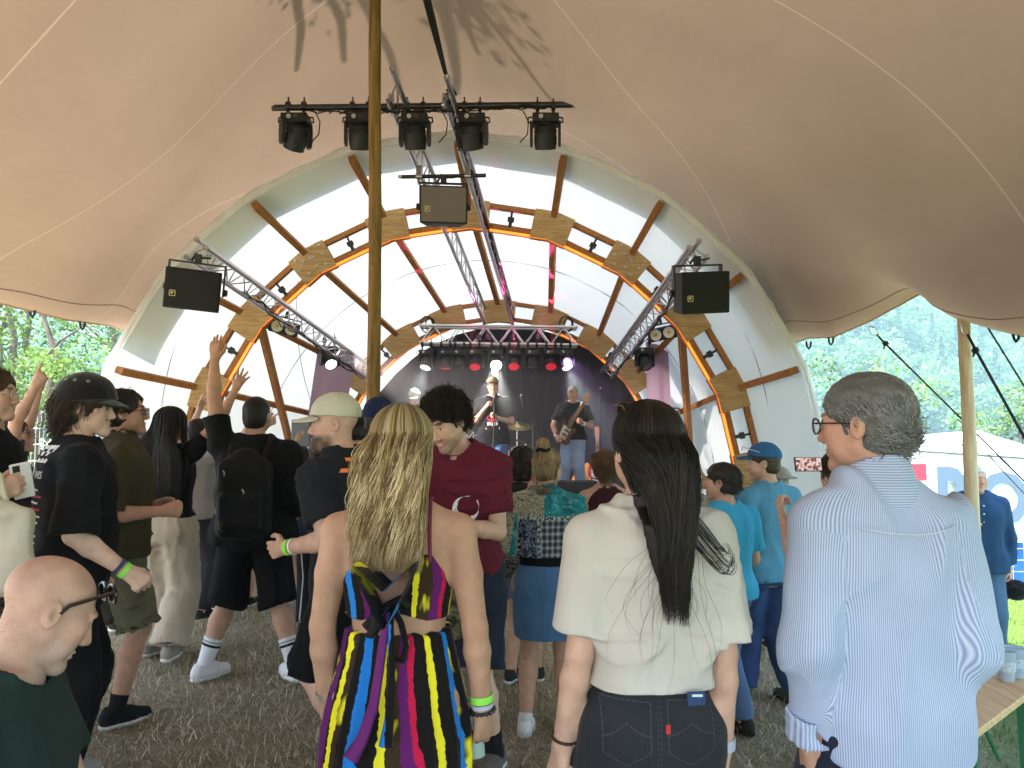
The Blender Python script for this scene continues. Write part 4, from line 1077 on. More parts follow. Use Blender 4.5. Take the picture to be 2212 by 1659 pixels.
def surface(shape, lo, hi, h, slack=.03, B=8):
    lo = np.asarray(lo, float); hi = np.asarray(hi, float)
    nb = np.maximum(np.ceil((hi - lo) / (h * B)).astype(int), 1); n = nb * B + 1
    ci = np.stack(np.meshgrid(*[np.arange(k) for k in nb], indexing='ij'), -1).reshape(-1, 3)
    cc = (lo + (ci + .5) * B * h).astype(f32); fc = shape(cc)
    keep = np.abs(fc) < B * h * .9 + slack
    F = np.repeat(np.repeat(np.repeat(fc.reshape(nb), B, 0), B, 1), B, 2); F = np.pad(F, ((0, 1),) * 3, mode='edge').astype(f32)
    off = np.stack(np.meshgrid(*[np.arange(B + 1)] * 3, indexing='ij'), -1).reshape(-1, 3)
    kb = ci[keep]
    if len(kb) == 0: return np.zeros((0, 3)), np.zeros((0, 4), int)
    mask = np.zeros(n, bool)
    idx = (kb[:, None] * B + off[None]).reshape(-1, 3); mask[idx[:, 0], idx[:, 1], idx[:, 2]] = True
    ii = np.argwhere(mask)
    vals = np.empty(len(ii), f32); CH = 120000
    for a in range(0, len(ii), CH): vals[a:a + CH] = shape((lo + ii[a:a + CH] * h).astype(f32))
    F[ii[:, 0], ii[:, 1], ii[:, 2]] = vals
    S = F < 0
    c = [S[dx:n[0] - 1 + dx, dy:n[1] - 1 + dy, dz:n[2] - 1 + dz] for dx in (0, 1) for dy in (0, 1) for dz in (0, 1)]
    al = c[0].copy(); an = c[0].copy()
    for q in c[1:]: al &= q; an |= q
    act = an & ~al
    cells = np.argwhere(act); m = len(cells)
    if m == 0: return np.zeros((0, 3)), np.zeros((0, 4), int)
    vid = -np.ones(act.shape, np.int64); vid[cells[:, 0], cells[:, 1], cells[:, 2]] = np.arange(m)
    cor = np.array([(dx, dy, dz) for dx in (0, 1) for dy in (0, 1) for dz in (0, 1)])
    cv = np.stack([F[cells[:, 0] + d[0], cells[:, 1] + d[1], cells[:, 2] + d[2]] for d in cor], 1)
    acc = np.zeros((m, 3)); cnt = np.zeros(m)
    for a in range(8):
        for b in range(a + 1, 8):
            if np.abs(cor[a] - cor[b]).sum() != 1: continue
            va, vb = cv[:, a], cv[:, b]; sel = (va < 0) != (vb < 0); t = np.where(sel, va / np.where(sel, va - vb, 1), 0)
            acc += np.where(sel[:, None], cor[a] + t[:, None] * (cor[b] - cor[a]), 0); cnt += sel
    V = lo + (cells + acc / np.maximum(cnt, 1)[:, None]) * h
    Q = []
    for ax in range(3):
        o1, o2 = [(1, 2), (2, 0), (0, 1)][ax]
        sl0 = [slice(None)] * 3; sl1 = [slice(None)] * 3; sl0[ax] = slice(0, n[ax] - 1); sl1[ax] = slice(1, n[ax])
        ed = np.argwhere(S[tuple(sl0)] != S[tuple(sl1)])
        ed = ed[(ed[:, o1] > 0) & (ed[:, o2] > 0) & (ed[:, o1] < n[o1] - 1) & (ed[:, o2] < n[o2] - 1)]
        if not len(ed): continue
        def g(d1, d2):
            e = ed.copy(); e[:, o1] += d1; e[:, o2] += d2; return vid[e[:, 0], e[:, 1], e[:, 2]]
        q = np.stack([g(-1, -1), g(0, -1), g(0, 0), g(-1, 0)], 1)
        ins = S[ed[:, 0], ed[:, 1], ed[:, 2]]
        q[~ins] = q[~ins][:, ::-1]; Q.append(q)
    Q = np.concatenate(Q); Q = Q[(Q >= 0).all(1)]
    return V, Q

def relax(V, F, it=2, lam=.5):
    n = len(V); e = np.concatenate([F[:, [0, 1]], F[:, [1, 2]], F[:, [2, 3]], F[:, [3, 0]]]); e = np.concatenate([e, e[:, ::-1]])
    cnt = np.bincount(e[:, 0], minlength=n)[:, None] + 1e-9
    for _ in range(it):
        a = np.stack([np.bincount(e[:, 0], weights=V[e[:, 1], k], minlength=n) for k in range(3)], 1) / cnt
        V = V + lam * (a - V)
    return V

def rotm(yaw=0, pitch=0, roll=0):
    """pitch > 0 bends forward (towards +Y), roll > 0 tilts to the right (+X), yaw > 0 turns left"""
    return np.array(Matrix.Rotation(yaw, 3, 'Z') @ Matrix.Rotation(-pitch, 3, 'X') @ Matrix.Rotation(roll, 3, 'Y'))

def skin_mat():
    return mat('skin', rough=.58, spec=.28, attr='col', bump=.18, bscale=170, var=.10, vscale=22)
SKIN = {'fair': (.56, .36, .27), 'tan': (.45, .27, .18), 'red': (.50, .295, .215), 'brown': (.32, .18, .11), 'pale': (.62, .43, .34)}

class Person:
    def __init__(s, x, y, yaw, H, label, d=None, group=None, female=False, sw=None, hipw=1.0, belly=0.0, lean=(0, 0, 0), pelvis=(0, 0, 0), head=(0, 0, 0), skin='fair',
                 armL=((-.25, .0, -1), (-.05, .12, -1)), armR=((.25, .0, -1), (.05, .12, -1)), handL=None, handR=None, footL=None, footR=None, z=None, bulk=1.0, neck=1.0, legs=True, al=1.0):
        s.k = H / 1.75; s.yaw = R(yaw); s.pos = Vector((x, y, gz(x) if z is None else z)); s.female = female; s.skin = SKIN[skin] if isinstance(skin, str) else skin
        s.d = math.hypot(x, y) if d is None else d
        s.h = max(.0062, min(.012, s.d * .0021)) / s.k; s.hh = max(.0034, min(.007, s.d * .00115)) / s.k
        s.bulk = bulk; s.belly = belly; s.hipw = hipw
        s.root = thing('person', s.pos, label, 'person', group); s.root.rotation_euler = (0, 0, s.yaw); s.root.scale = (s.k,) * 3
        s.Mw = np.array(Matrix.Translation(s.pos) @ Matrix.Rotation(s.yaw, 4, 'Z') @ Matrix.Scale(s.k, 4))
        sw = sw if sw is not None else (.168 if female else .195); s.sw = sw
        s.Rt = rotm(R(lean[2]), R(lean[0]), R(lean[1])); s.Hc = np.array([0, 0, .92]) + np.array(pelvis)
        T = lambda p: s.Hc + s.Rt @ (np.array(p) - np.array([0, 0, .92]))
        s.T = T; s.nb = T((0, -.012, 1.465)); s.Rh = rotm(R(head[0]), R(head[1]), R(head[2])); s.hc = s.nb + (.65 * s.Rh + .35 * s.Rt) @ np.array([0, .03, .165])
        s.arm = {}
        for sd, (ud, fd) in ((-1, armL), (1, armR)):
            ud = nrm(ud); fd = nrm(fd); shrug = max(0, ud[2] + .1) * .055
            sh = T((sd * sw, -.018, 1.392 + shrug)); el = sh + ud * .295 * al; wr = el + fd * .25 * al
            s.arm[sd] = (sh, el, wr, ud, fd)
        s.leg = {}; s.foot = {}
        for sd, ft in ((-1, footL), (1, footR)):
            ft = ft or (sd * .11, 0, 0, sd * 8)
            fx, fy, fz, fyaw = ft[:4]; hp = s.Hc + np.array([sd * .092 * hipw, 0, -.02]); an = np.array([fx, fy - .02, fz + .085])
            toe = np.array([math.sin(R(fyaw)), math.cos(R(fyaw)), 0]); v = an - hp; L = np.linalg.norm(v); l1, l2 = .43, .415; L = min(L, l1 + l2 - .002); v = nrm(v)
            a = (l1 * l1 - l2 * l2 + L * L) / (2 * L); hgt = math.sqrt(max(l1 * l1 - a * a, 0)); kd = toe - v * (toe @ v); kd = nrm(kd)
            s.leg[sd] = (hp, hp + v * a + kd * hgt, hp + v * L, toe); s.foot[sd] = (hp + v * L, toe, ft[4] if len(ft) > 4 else 0)
        s.hand = {-1: handL or {}, 1: handR or {}}
        s.legs = legs
    # ---- frames
    def put(s, name, V, F, m, attrs=None, parent=None, smooth=True):
        Vw = V @ s.Mw[:3, :3].T + s.Mw[:3, 3]
        return mesh_from(name, Vw, F, m, parent or s.root, smooth, attrs)
    def Hd(s, p): return s.hc + s.Rh @ np.asarray(p, float)
    def world(s, p): return Vector((s.Mw[:3, :3] @ np.asarray(p, float) + s.Mw[:3, 3]).tolist())
    def torso_rows(s, g=0.0):
        b = s.bulk; be = s.belly
        if s.female:
            r = [(.80, .12, .085, .10), (.87, .168, .105, .125), (.94, .172, .105, .118), (1.03, .142, .098, .092), (1.10, .128, .092, .085), (1.18, .135, .098, .09), (1.27, .150, .125, .10), (1.34, .152, .118, .102), (1.40, .135, .085, .092), (1.45, .085, .06, .075), (1.49, .055, .05, .06)]
        else:
            r = [(.80, .12, .09, .10), (.87, .160, .108, .122), (.95, .160, .11 + be, .112), (1.05, .152, .11 + be * 1.2, .10), (1.15, .154, .112 + be * .8, .10), (1.25, .168, .122 + be * .2, .105), (1.33, .178, .122, .112), (1.40, .160, .095, .105), (1.45, .095, .066, .085), (1.50, .06, .055, .062)]
        o = []
        for q in r:
            hip = s.hipw if q[0] < 1.0 else 1.0
            o.append((q[0] - .92, q[1] * b * hip, q[2] * b, q[3] * b))
        return o
    def torso(s, g=0.0): return Loft(s.Hc, s.Rt, s.torso_rows(), grow=g)
    def body_shape(s):
        S = Shape(); S.add(s.torso()); b = .5 + .5 * s.bulk; w = .9 if s.female else 1.0
        for sd in (-1, 1):
            sh, el, wr, ud, fd = s.arm[sd]
            S.add(rcone(s.T((sd * .05, -.02, 1.445)), sh, .046, .044 * b * w), .05)
            mid = sh + (el - sh) * .45
            S.add(rcone(sh, mid, .050 * b * w, .049 * b * w), .03); S.add(rcone(mid, el, .049 * b * w, .039 * b * w), .015)
            fm = el + (wr - el) * .3
            S.add(rcone(el, fm, .038 * b * w, .042 * b * w), .015); S.add(rcone(fm, wr, .041 * b * w, .027 * w), .012)
            hp, kn, an, toe = s.leg[sd]
            if s.legs:
                tm = hp + (kn - hp) * .4
                S.add(rcone(hp, tm, .094 * b * s.hipw, .080 * b), .05); S.add(rcone(tm, kn, .079 * b, .055 * b), .02)
                cm = kn + (an - kn) * .33 - toe * .012
                S.add(rcone(kn, cm, .052 * b, .057 * b), .025); S.add(rcone(cm, an, .056 * b, .036), .02)
                ti = R(s.foot[sd][2]); uv_ = np.array([0, 0, 1]) * math.cos(ti) + toe * math.sin(ti); tf = toe * math.cos(ti) - np.array([0, 0, 1]) * math.sin(ti); S.add(rcone(an, an - uv_ * .04, .034, .030), .02); S.add(rcone(an - uv_ * .04, an + tf * .105 - uv_ * .052, .030, .022), .02)
        S.add(rcone(s.nb - np.array([0, 0, .02]), s.Hd((0, -.022, -.05)), .060 * (.85 if s.female else 1), .054 * (.85 if s.female else 1.0)), .03)
        return S
    def head_shape(s, beard=0.0):
        S = Shape(); H = s.Hd; M = s.Rh; fm = .94 if s.female else 1.0
        S.add(ellip(H((0, -.014, .032)), (.0745, .096, .080), M)); S.add(ellip(H((0, .018, -.025)), (.062 * fm, .074, .080), M), .03)
        for sd in (-1, 1):
            S.add(rcone(H((sd * .048 * fm, .004, -.058)), H((sd * .012, .070, -.104)), .020, .016), .03)
            S.add(sphere(H((sd * .040, .062, -.022)), .022), .03)
            S.add(sphere(H((sd * .036, .055, -.06)), .022), .03)
        S.add(sphere(H((0, .079, -.105)), .0165), .022)
        S.add(rcone(H((-.034, .086, .019)), H((.034, .086, .019)), .009, .009), .018)
        S.add(rcone(H((0, .088, .010)), H((0, .110, -.036)), .0075, .0115), .012)
        for sd in (-1, 1): S.add(sphere(H((sd * .011, .100, -.042)), .0085), .008)
        for sd in (-1, 1): S.sub(sphere(H((sd * .031, .103, .000)), .0165), .014)
        for sd in (-1, 1): S.add(sphere(H((sd * .031, .0795, -.001)), .0125), .003)
        for sd in (-1, 1): S.add(rcone(H((sd * .019, .0915, .0085)), H((sd * .044, .083, .007)), .0035, .003), .004)
        S.add(ellip(H((0, .090, -.0665)), (.021, .011, .0065), M), .006); S.add(ellip(H((0, .0885, -.0775)), (.019, .011, .0070), M), .006)
        S.sub(ellip(H((0, .101, -.072)), (.022, .008, .0022), M), .003)
        for sd in (-1, 1):
            ME = M @ rotm(sd * R(-18), R(-8), 0)
            S.add(ellip(H((sd * .078, -.010, -.010)), (.010, .019, .031), ME), .006); S.sub(ellip(H((sd * .088, -.005, -.008)), (.008, .009, .016), ME), .006)
        S.add(rcone(s.nb + (s.hc - s.nb) * .25, H((0, -.022, -.05)), .056 * (.85 if s.female else 1.0), .054 * (.85 if s.female else 1.0)), .025)
        if beard: S.add(ellip(H((0, .062, -.095)), (.050, .046, .040 + beard), M), .02)
        return S
    def hand_shape(s, sd):
        sh, el, wr, ud, fd = s.arm[sd]; o = s.hand[sd]; D = nrm(o.get('dir', fd))
        N_ = o.get('palm', None)
        if N_ is None: N_ = np.array([-sd * 1.0, .15, 0])
        N_ = np.array(N_, float); N_ = nrm(N_ - D * (N_ @ D)); Tm = np.cross(D, N_) * sd; # thumb side
        if 'thumb' in o:
            t = np.array(o['thumb'], float)
            if t @ Tm < 0: Tm = -Tm
        elif Tm[1] < 0 and abs(D[2]) > .5 and D[2] < 0: Tm = -Tm
        pose = o.get('pose', 'relax'); sc = (.92 if s.female else 1.0) * o.get('scale', 1.0)
        curls = {'relax': [(22, 28, 18), (26, 32, 20), (30, 36, 22), (34, 38, 24)], 'fist': [(75, 95, 60), (78, 98, 60), (80, 98, 60), (82, 98, 60)], 'open': [(4, 8, 6), (2, 6, 5), (4, 8, 6), (8, 12, 8)],
                 'point': [(2, 6, 4), (70, 90, 60), (75, 92, 60), (78, 92, 60)], 'grip': [(42, 55, 38), (46, 58, 40), (50, 60, 40), (55, 62, 40)], 'cup': [(30, 45, 30), (34, 48, 32), (38, 50, 34), (40, 52, 34)], 'spread': [(6, 10, 6), (2, 8, 6), (6, 10, 8), (12, 14, 10)]}[pose]
        spread = {'open': .10, 'spread': .26}.get(pose, .05)
        S = Shape(); S.add(rcone(wr - fd * .05, wr, .031 * sc, .026 * sc))
        ang = []
        for k in range(4):
            base = wr + D * ((.088, .090, .085, .077)[k] * sc) + Tm * ((.030, .010, -.010, -.029)[k] * sc)
            S.add(rcone(wr + Tm * (.012 - .008 * k) * sc + D * .01, base, .0155 * sc, .0115 * sc), .018 if k else .02)
            d = nrm(D + Tm * (spread * (1.5 - k))); p = base; c = 0; L = (.074, .082, .077, .060)[k] * sc
            for j, (fr, r0, r1) in enumerate(((.46, .0098, .0090), (.30, .0088, .0082), (.24, .0080, .0070))):
                c += R(curls[k][j]); v = d * math.cos(c) + N_ * math.sin(c); q = p + v * L * fr
                S.add(rcone(p, q, r0 * sc, r1 * sc), .004 if j else .007); p = q
            ang.append(p)
        tb = wr + D * .022 * sc + Tm * .020 * sc + N_ * .006; opn = {'fist': .25, 'point': .3, 'grip': .45, 'cup': .6}.get(pose, .85)
        t1 = tb + nrm(D * .75 + Tm * (.75 * opn + .15) + N_ * (.55 - .35 * opn)) * .046 * sc; t2 = t1 + nrm(D * .95 + Tm * .35 * opn + N_ * (.55 * (1.25 - opn))) * .034 * sc
        t3 = t2 + nrm(D * .9 - Tm * .5 * (1 - opn) + N_ * (.7 * (1.2 - opn))) * .026 * sc
        S.add(rcone(tb, t1, .0165 * sc, .0125 * sc), .016); S.add(rcone(t1, t2, .0118 * sc, .0105 * sc), .005); S.add(rcone(t2, t3, .0103 * sc, .0080 * sc), .004)
        c = wr + D * .09; return S, c, (wr, D, N_, Tm)
    def build_body(s, beard=None, brow=(.10, .06, .04), lips=.35, stubble=None, head=True, hands=(-1, 1), legmask=True):
        S = s.body_shape(); J = [s.Hc, s.nb, s.hc] + [q for sd in (-1, 1) for q in s.arm[sd][:3]] + ([q for sd in (-1, 1) for q in s.leg[sd][:3]] if s.legs else [])
        J = np.array(J); lo = J.min(0) - .16; hi = J.max(0) + .16
        VV, FF, base = [], [], 0
        def addm(V, F):
            nonlocal base
            VV.append(V); FF.append(F + base); base += len(V)
        addm(*surface(S, lo, hi, s.h))
        if head:
            HS = s.head_shape(beard[0] if beard else 0); addm(*surface(HS, s.hc - .2, s.hc + .2, s.hh))
        for sd in hands:
            HS, c, fr = s.hand_shape(sd); addm(*surface(HS, c - .14, c + .14, max(.0030, s.hh * .9) / 1.0, slack=.012))
            s.arm[sd] = s.arm[sd] + (fr,)
        V = np.concatenate(VV); F = np.concatenate(FF)
        n1 = vnoise(V * 9, 3); n2 = vnoise(V * 40, 4)
        col = np.array(s.skin)[None] * (1 + .10 * n1 + .09 * n2)[:, None]; col[:, 0] *= 1.02
        q = (V - s.hc) @ s.Rh
        def blob(c, r, sym=True):
            p = q.copy();
            if sym: p[:, 0] = np.abs(p[:, 0])
            return np.clip(1 - np.sqrt((((p - np.array(c)) / np.array(r)) ** 2).sum(1)), 0, 1)
        def mixc(w, c):
            nonlocal col
            w = np.clip(w, 0, 1)[:, None]; col = col * (1 - w) + np.array(c)[None] * w
        if head:
            hm = (np.abs(q) < .16).all(1)
            mixc(hm * blob((.045, .07, -.03), (.04, .05, .04)) * .5, np.array(s.skin) * np.array([1.08, .80, .78]))
            mixc(hm * blob((0, .11, -.038), (.022, .03, .02), False) * .6, np.array(s.skin) * np.array([1.08, .82, .80]))
            mixc(hm * np.clip(blob((0, .095, -.072), (.027, .03, .016), False) * 2, 0, 1) * lips, np.array(s.skin) * np.array([.95, .55, .55]))
            mixc(hm * np.clip(blob((.031, .095, .0245), (.026, .03, .0085)) * 3.0, 0, 1) * .85, brow)
            e = np.clip(blob((.031, .090, -.001), (.0135, .014, .0065)) * 4, 0, 1); mixc(hm * e, (.62, .58, .55))
            mixc(hm * np.clip(blob((.031, .094, -.001), (.0062, .012, .0065)) * 4, 0, 1), (.03, .02, .015))
            mixc(hm * np.clip(blob((.031, .092, .0068), (.017, .016, .003)) * 3, 0, 1) * .8, (.05, .03, .02))
            mixc(hm * np.clip(blob((.088, -.005, -.008), (.012, .010, .016)) * 2, 0, 1) * .5, np.array(s.skin) * .5)
            bc = stubble or (beard[1:] if beard else None)
            if bc is not None:
                w = np.clip((-.045 - q[:, 2]) / .02, 0, 1) * np.clip((q[:, 1] + .005) / .03, 0, 1) * (q[:, 2] > -.155)
                w2 = np.clip(blob((0, .10, -.056), (.032, .03, .010), False) * 2.5, 0, 1); w = np.maximum(w, w2) * (1 - np.clip(blob((0, .1, -.072), (.022, .03, .010), False) * 3, 0, 1))
                mixc(hm * w * (bc[0] if np.isscalar(bc[0]) else .9) * np.clip(.9 + .5 * n2, .4, 1), bc[1])
        # nails-side reddening of knuckles, elbows, knees
        for sd in (-1, 1):
            el = s.arm[sd][1]; mixc(np.clip(1 - np.linalg.norm(V - el, axis=1) / .06, 0, 1) * .35, np.array(s.skin) * np.array([1.0, .75, .70]))
            if s.legs: mixc(np.clip(1 - np.linalg.norm(V - s.leg[sd][1], axis=1) / .08, 0, 1) * .3, np.array(s.skin) * np.array([.98, .78, .74]))
        C = np.concatenate([np.clip(col, 0, 1), np.ones((len(V), 1))], 1)
        return s.put('body', V, F, skin_mat(), {'col': ('FLOAT_COLOR', C)})
    # ---- clothing
    def fold(s, amp, seed, sx=(9, 9, 3.2), ridge=.5):
        sx = np.array(sx, f32)
        def w(P, d):
            near = np.abs(d) < .06
            if not near.any(): return d
            q = ((P[near] - s.Hc) @ s.Rt); wq = vnoise(q * 3.1, seed + 5)[:, None] * np.array([.9, .6, .5]); n = vnoise(q * sx + wq, seed); n2 = vnoise(q * sx * 1.9 + wq * 1.5 + 7, seed + 1); n3 = vnoise(q * np.array([6, 6, 15]) + wq * 2 + 3, seed + 2)
            rg = (1 - np.minimum(np.abs(n) * 2.2, 1)) ** 2; rg3 = (1 - np.minimum(np.abs(n3) * 2.6, 1)) ** 2 * np.clip(vnoise(q * 2.3, seed + 3) * 2 + .1, 0, 1)
            d = d.copy(); d[near] += (amp * 1.5 * (n2 * .45 + n * .35 - rg * .55 - rg3 * .9)).astype(f32); return d
        return w
    def shell(s, S, opens, th=.015):
        """hollow the solid near its openings; opens = functions giving distance inward from each opening"""
        def w(P, d):
            o = np.min([f(P) for f in opens], axis=0); t = th + np.clip((o - .03) / .04, 0, 1) * .5
            return np.maximum(d, -(d + t))
        S.warp(w)
    def sleeve(s, sd, frac, r0, r1, flare=0.0):
        """short sleeve: shape plus the inward-distance function of its opening; frac counts upper arm 0..1, forearm 1..2"""
        sh, el, wr, ud, fd = s.arm[sd][:5]; S = Shape()
        if frac <= 1.0:
            end = sh + (el - sh) * frac; S.add(rcone(sh, end + ud * .03, r0, r1 + flare)); n = ud
        else:
            end = el + (wr - el) * (frac - 1); rm = (r0 + r1) / 2
            S.add(rcone(sh, el, r0, rm)); S.add(rcone(el, end + fd * .03, rm, r1 + flare), .03); n = fd
        e = A(end); n = A(n); S.cut(lambda P: (P - e) @ n, .003)
        rl = r1 + flare + .03
        def op(P):
            q = P - e; al = q @ n; return np.where((((q - al[:, None] * n) ** 2).sum(1) < rl * rl) & (al > -.16), -al, 9.0)
        return S, op
    def shirt(s, m, hem=.86, loose=.018, sleeves=.55, sr=(.070, .068), name='shirt', seed=1, amp=.007, hemflare=.0, neck=.072, neckz=1.485, stripes=None, rows=None, sxs=(9, 9, 3.0), flat=True, hemfn=None, back=0.0, vneck=None, ks=.032, uv=True, tuck=False, box=False, extra=None, cutf=None):
        rr = []
        for (t, a, bf, bb) in s.torso_rows():
            z = t + .92
            if z < 1.42 and box: a = max(a, .152 * s.bulk); bb = max(bb, .100); bf = max(bf, .105)
            g = loose * (1.0 if z > 1.3 else 1.0 + (1.3 - z) * .5) + (hemflare * max(0, (1.1 - z) / .2) if z < 1.1 else 0)
            if z > 1.40: g = loose * max(.5, 1 - (z - 1.40) * 7)
            if z < 1.02 and not tuck: a = max(a, (.188 if not s.female else .186) * s.hipw * s.bulk); bb = max(bb, .125 * s.bulk); bf = max(bf, .112 * s.bulk)
            rr.append((t, a + g, bf + g, bb + g + back * math.exp(-((z - 1.1) / .15) ** 2)))
        if rows: rr = rows
        L = Loft(s.Hc, s.Rt, rr, n=2.4); S = Shape(); S.add(L); opens = []
        fs = sleeves if isinstance(sleeves, (tuple, list)) else (sleeves, sleeves)
        for sd, fr in ((-1, fs[0]), (1, fs[1])):
            sh = s.arm[sd][0]
            if fr > 0:
                S.add(rcone(s.T((sd * .055, -.02, 1.447)), sh, .048 + loose * .6, .046 * (.5 + .5 * s.bulk) + loose * .6), .05)
                sl, op = s.sleeve(sd, fr, min(sr[0], .053 * (.5 + .5 * s.bulk) + loose * .7), sr[1]); S.add(sl, ks); opens.append(op)
            elif fr == 0:
                S.sub(rcone(sh + np.array([sd * .015, 0, .02]), sh + np.array([sd * .03, 0, -.10]), .062, .075), .01)
        Rt = s.Rt; hz = hem
        if hemfn is None: hp = lambda P: ((hz - .92) - ((P - A(s.Hc)) @ A(Rt))[:, 2]).astype(f32)
        else: hp = lambda P: (hemfn((P - A(s.Hc)) @ A(Rt)) - ((P - A(s.Hc)) @ A(Rt))[:, 2]).astype(f32)
        S.warp(s.fold(amp, seed, sxs))
        S.cut(hp, .003)
        nb = s.T((0, -.012, neckz)); S.sub(rcone(nb + Rt @ np.array([0, .01, -.03]), nb + Rt @ np.array([0, .03, .12]), neck, neck + .02), .008)
        if vneck: S.sub(vneck, .01)
        if extra: S.add(extra, .01)
        if cutf: S.cut(cutf, .004)
        opens.append(lambda P: np.where(np.abs(((P - A(s.Hc)) @ A(Rt))[:, 0]) < .3, -hp(P), 9.0))
        s.shell(S, opens)
        J = np.array([s.Hc, s.T((0, 0, 1.52)), s.T((0, 0, hem - .03))] + [q for sd in (-1, 1) for q in s.arm[sd][:3]]); lo = J.min(0) - .22; hi = J.max(0) + .22
        lo[2] = max(lo[2], s.T((0, 0, hem))[2] - .12 if all(s.arm[q][2][2] > .7 or fs[(q + 1) // 2] <= 1 for q in (-1, 1)) else lo[2])
        V, F = surface(S, lo, hi, s.h); V = relax(V, F)
        V = V.astype(f32)
        at = {}
        if uv:
            a, t = L.ang(V); U = np.stack([a * .17, t + .92, np.zeros(len(V))], 1)
            for sd in (-1, 1):
                sh, el, wr, ud, fd = s.arm[sd][:5]; dt = L(V)
                if fs[(sd + 1) // 2] > 0:
                    q = V - sh; al = q @ ud; onarm = (al > .03) & (rcone(sh, wr if fs[(sd + 1) // 2] > 1 else el, .08, .08)(V) < dt - .005)
                    x0 = np.cross(ud, np.array([0, 1, 0.])); x0 = nrm(x0); y0 = np.cross(ud, x0)
                    U[onarm] = np.stack([np.arctan2(q @ x0, q @ y0) * .07, al + 3, np.full(len(V), .5)], 1)[onarm]
            at['cuv'] = ('FLOAT_VECTOR', U)
        o = s.put(name, V, F, m, at); return o
    def pants(s, m, waist=1.0, length=2.0, r=(.105, .085, .075), name='trousers', seed=5, amp=.006, crotch=.80, g=.014, sxs=(8, 8, 5), hipg=None):
        """length 0..1 thigh, 1..2 shin"""
        rr = []
        for (t, a, bf, bb) in s.torso_rows():
            z = t + .92
            if z < waist + .08: rr.append((t, a + g, bf + g, bb + g))
        L = Loft(s.Hc, s.Rt, rr, n=2.3); S = Shape(); S.add(L); opens = []
        for sd in (-1, 1):
            hp, kn, an, toe = s.leg[sd]; fr = length
            if fr <= 1: e = hp + (kn - hp) * fr; dv = nrm(kn - hp); S.add(rcone(hp, e + dv * .04, r[0], r[1]), .018); re = r[1]
            else:
                e = kn + (an - kn) * (fr - 1); dv = nrm(an - kn); S.add(rcone(hp, kn, r[0], r[1]), .03); S.add(rcone(kn, e + dv * .05, r[1], r[2]), .012); re = r[2]
            ef = A(e); df = A(dv); rad = re + .05
            S.warp(lambda P, d, ef=ef, df=df, rad=rad: np.where(((P - ef - df * .04) ** 2).sum(1) < (rad + .04) ** 2, np.maximum(d, (P - ef) @ df), d).astype(f32))
            opens.append(lambda P, ef=ef, df=df, rad=rad: np.where(((P - ef) ** 2).sum(1) < (rad + .03) ** 2, (ef - P) @ df, 9.0))
        S.warp(s.fold(amp, seed, sxs))
        wz = s.T((0, 0, waist)); n = s.Rt[:, 2]
        S.cut(plane(wz, n), .003)
        s.shell(S, opens, .012)
        J = np.array([s.T((0, 0, waist + .03)), s.Hc] + [q for sd in (-1, 1) for q in s.leg[sd][:3]]); lo = J.min(0) - .17; hi = J.max(0) + .17; hi[2] = s.T((0, 0, waist))[2] + .1; lo[2] = J[:, 2].min() - .1
        V, F = surface(S, lo, hi, s.h); V = relax(V, F)
        U = np.stack([V[:, 0], V[:, 1], V[:, 2]], 1)
        return s.put(name, V, F, m, {'cuv': ('FLOAT_VECTOR', U)})
    def shoes(s, m, msole, kind='sneaker', high=.0, ln=.135, sides=(-1, 1), wd=1.0, barefoot=False):
        for sd in sides:
            an, toe, tilt = s.foot[sd]; g = an - np.array([0, 0, .085]); side = np.cross(toe, [0, 0, 1.0])
            if tilt:
                c, q = math.cos(R(tilt)), math.sin(R(tilt)); toe2 = toe * c - np.array([0, 0, 1]) * q; upv = np.array([0, 0, 1]) * c + toe * q; g = an - upv * .085
            else: toe2 = toe; upv = np.array([0, 0, 1.0])
            X = lambda f, l, u: g + toe2 * f + side * l * wd + upv * u
            S = Shape(); S.add(rcone(X(-.045, 0, .048), X(.06, 0, .050), .040 * wd, .043 * wd)); S.add(rcone(X(.04, 0, .050), X(ln, .004, .036), .044 * wd, .033 * wd), .03)
            S.add(rcone(X(-.035, 0, .075), X(-.025, 0, .10 + high), .038, .040), .02); S.sub(rcone(X(-.022, 0, .115 + high), X(-.018, 0, .16 + high), .036, .05), .01)
            if high: S.add(rcone(an, an + (s.leg[sd][1] - an) * .3, .044, .050), .02)
            S.cut(plane(X(0, 0, .022), -upv), .002)
            c = X(.04, 0, .06); V, F = surface(S, c - .26, c + .26, max(.0045, s.h * .7)); sh = s.put('shoe', V, F, m)
            S = Shape(); S.add(rcone(X(-.048, 0, .034), X(.06, 0, .034), .043 * wd, .045 * wd)); S.add(rcone(X(.05, 0, .034), X(ln + .002, .004, .034), .047 * wd, .037 * wd), .03)
            S.cut(plane(X(0, 0, .026), upv), .002); S.cut(plane(X(0, 0, .0), -upv), .002)
            V, F = surface(S, c - .26, c + .26, max(.0045, s.h * .7)); s.put('sole', V, F, msole, parent=sh)
    def sock(s, m, top=.55, r=.004, name='sock', sides=(-1, 1)):
        for sd in sides:
            hp, kn, an, toe = s.leg[sd]; b = .5 + .5 * s.bulk; S = Shape(); cm = kn + (an - kn) * .33 - toe * .012; e = an + (kn - an) * top
            S.add(rcone(cm, an, .056 * b + r, .036 + r)); S.add(rcone(an, an - np.array([0, 0, .05]), .036 + r, .036), .02); S.cut(plane(e, kn - an), .002)
            V, F = surface(S, np.minimum(kn, an) - .12, np.maximum(kn, an) + .12, max(.005, s.h * .75)); t = ((V - an) @ nrm(kn - an)) 
            s.put(name, V, F, m, {'cuv': ('FLOAT_VECTOR', np.stack([V[:, 0], t, V[:, 2]], 1))})
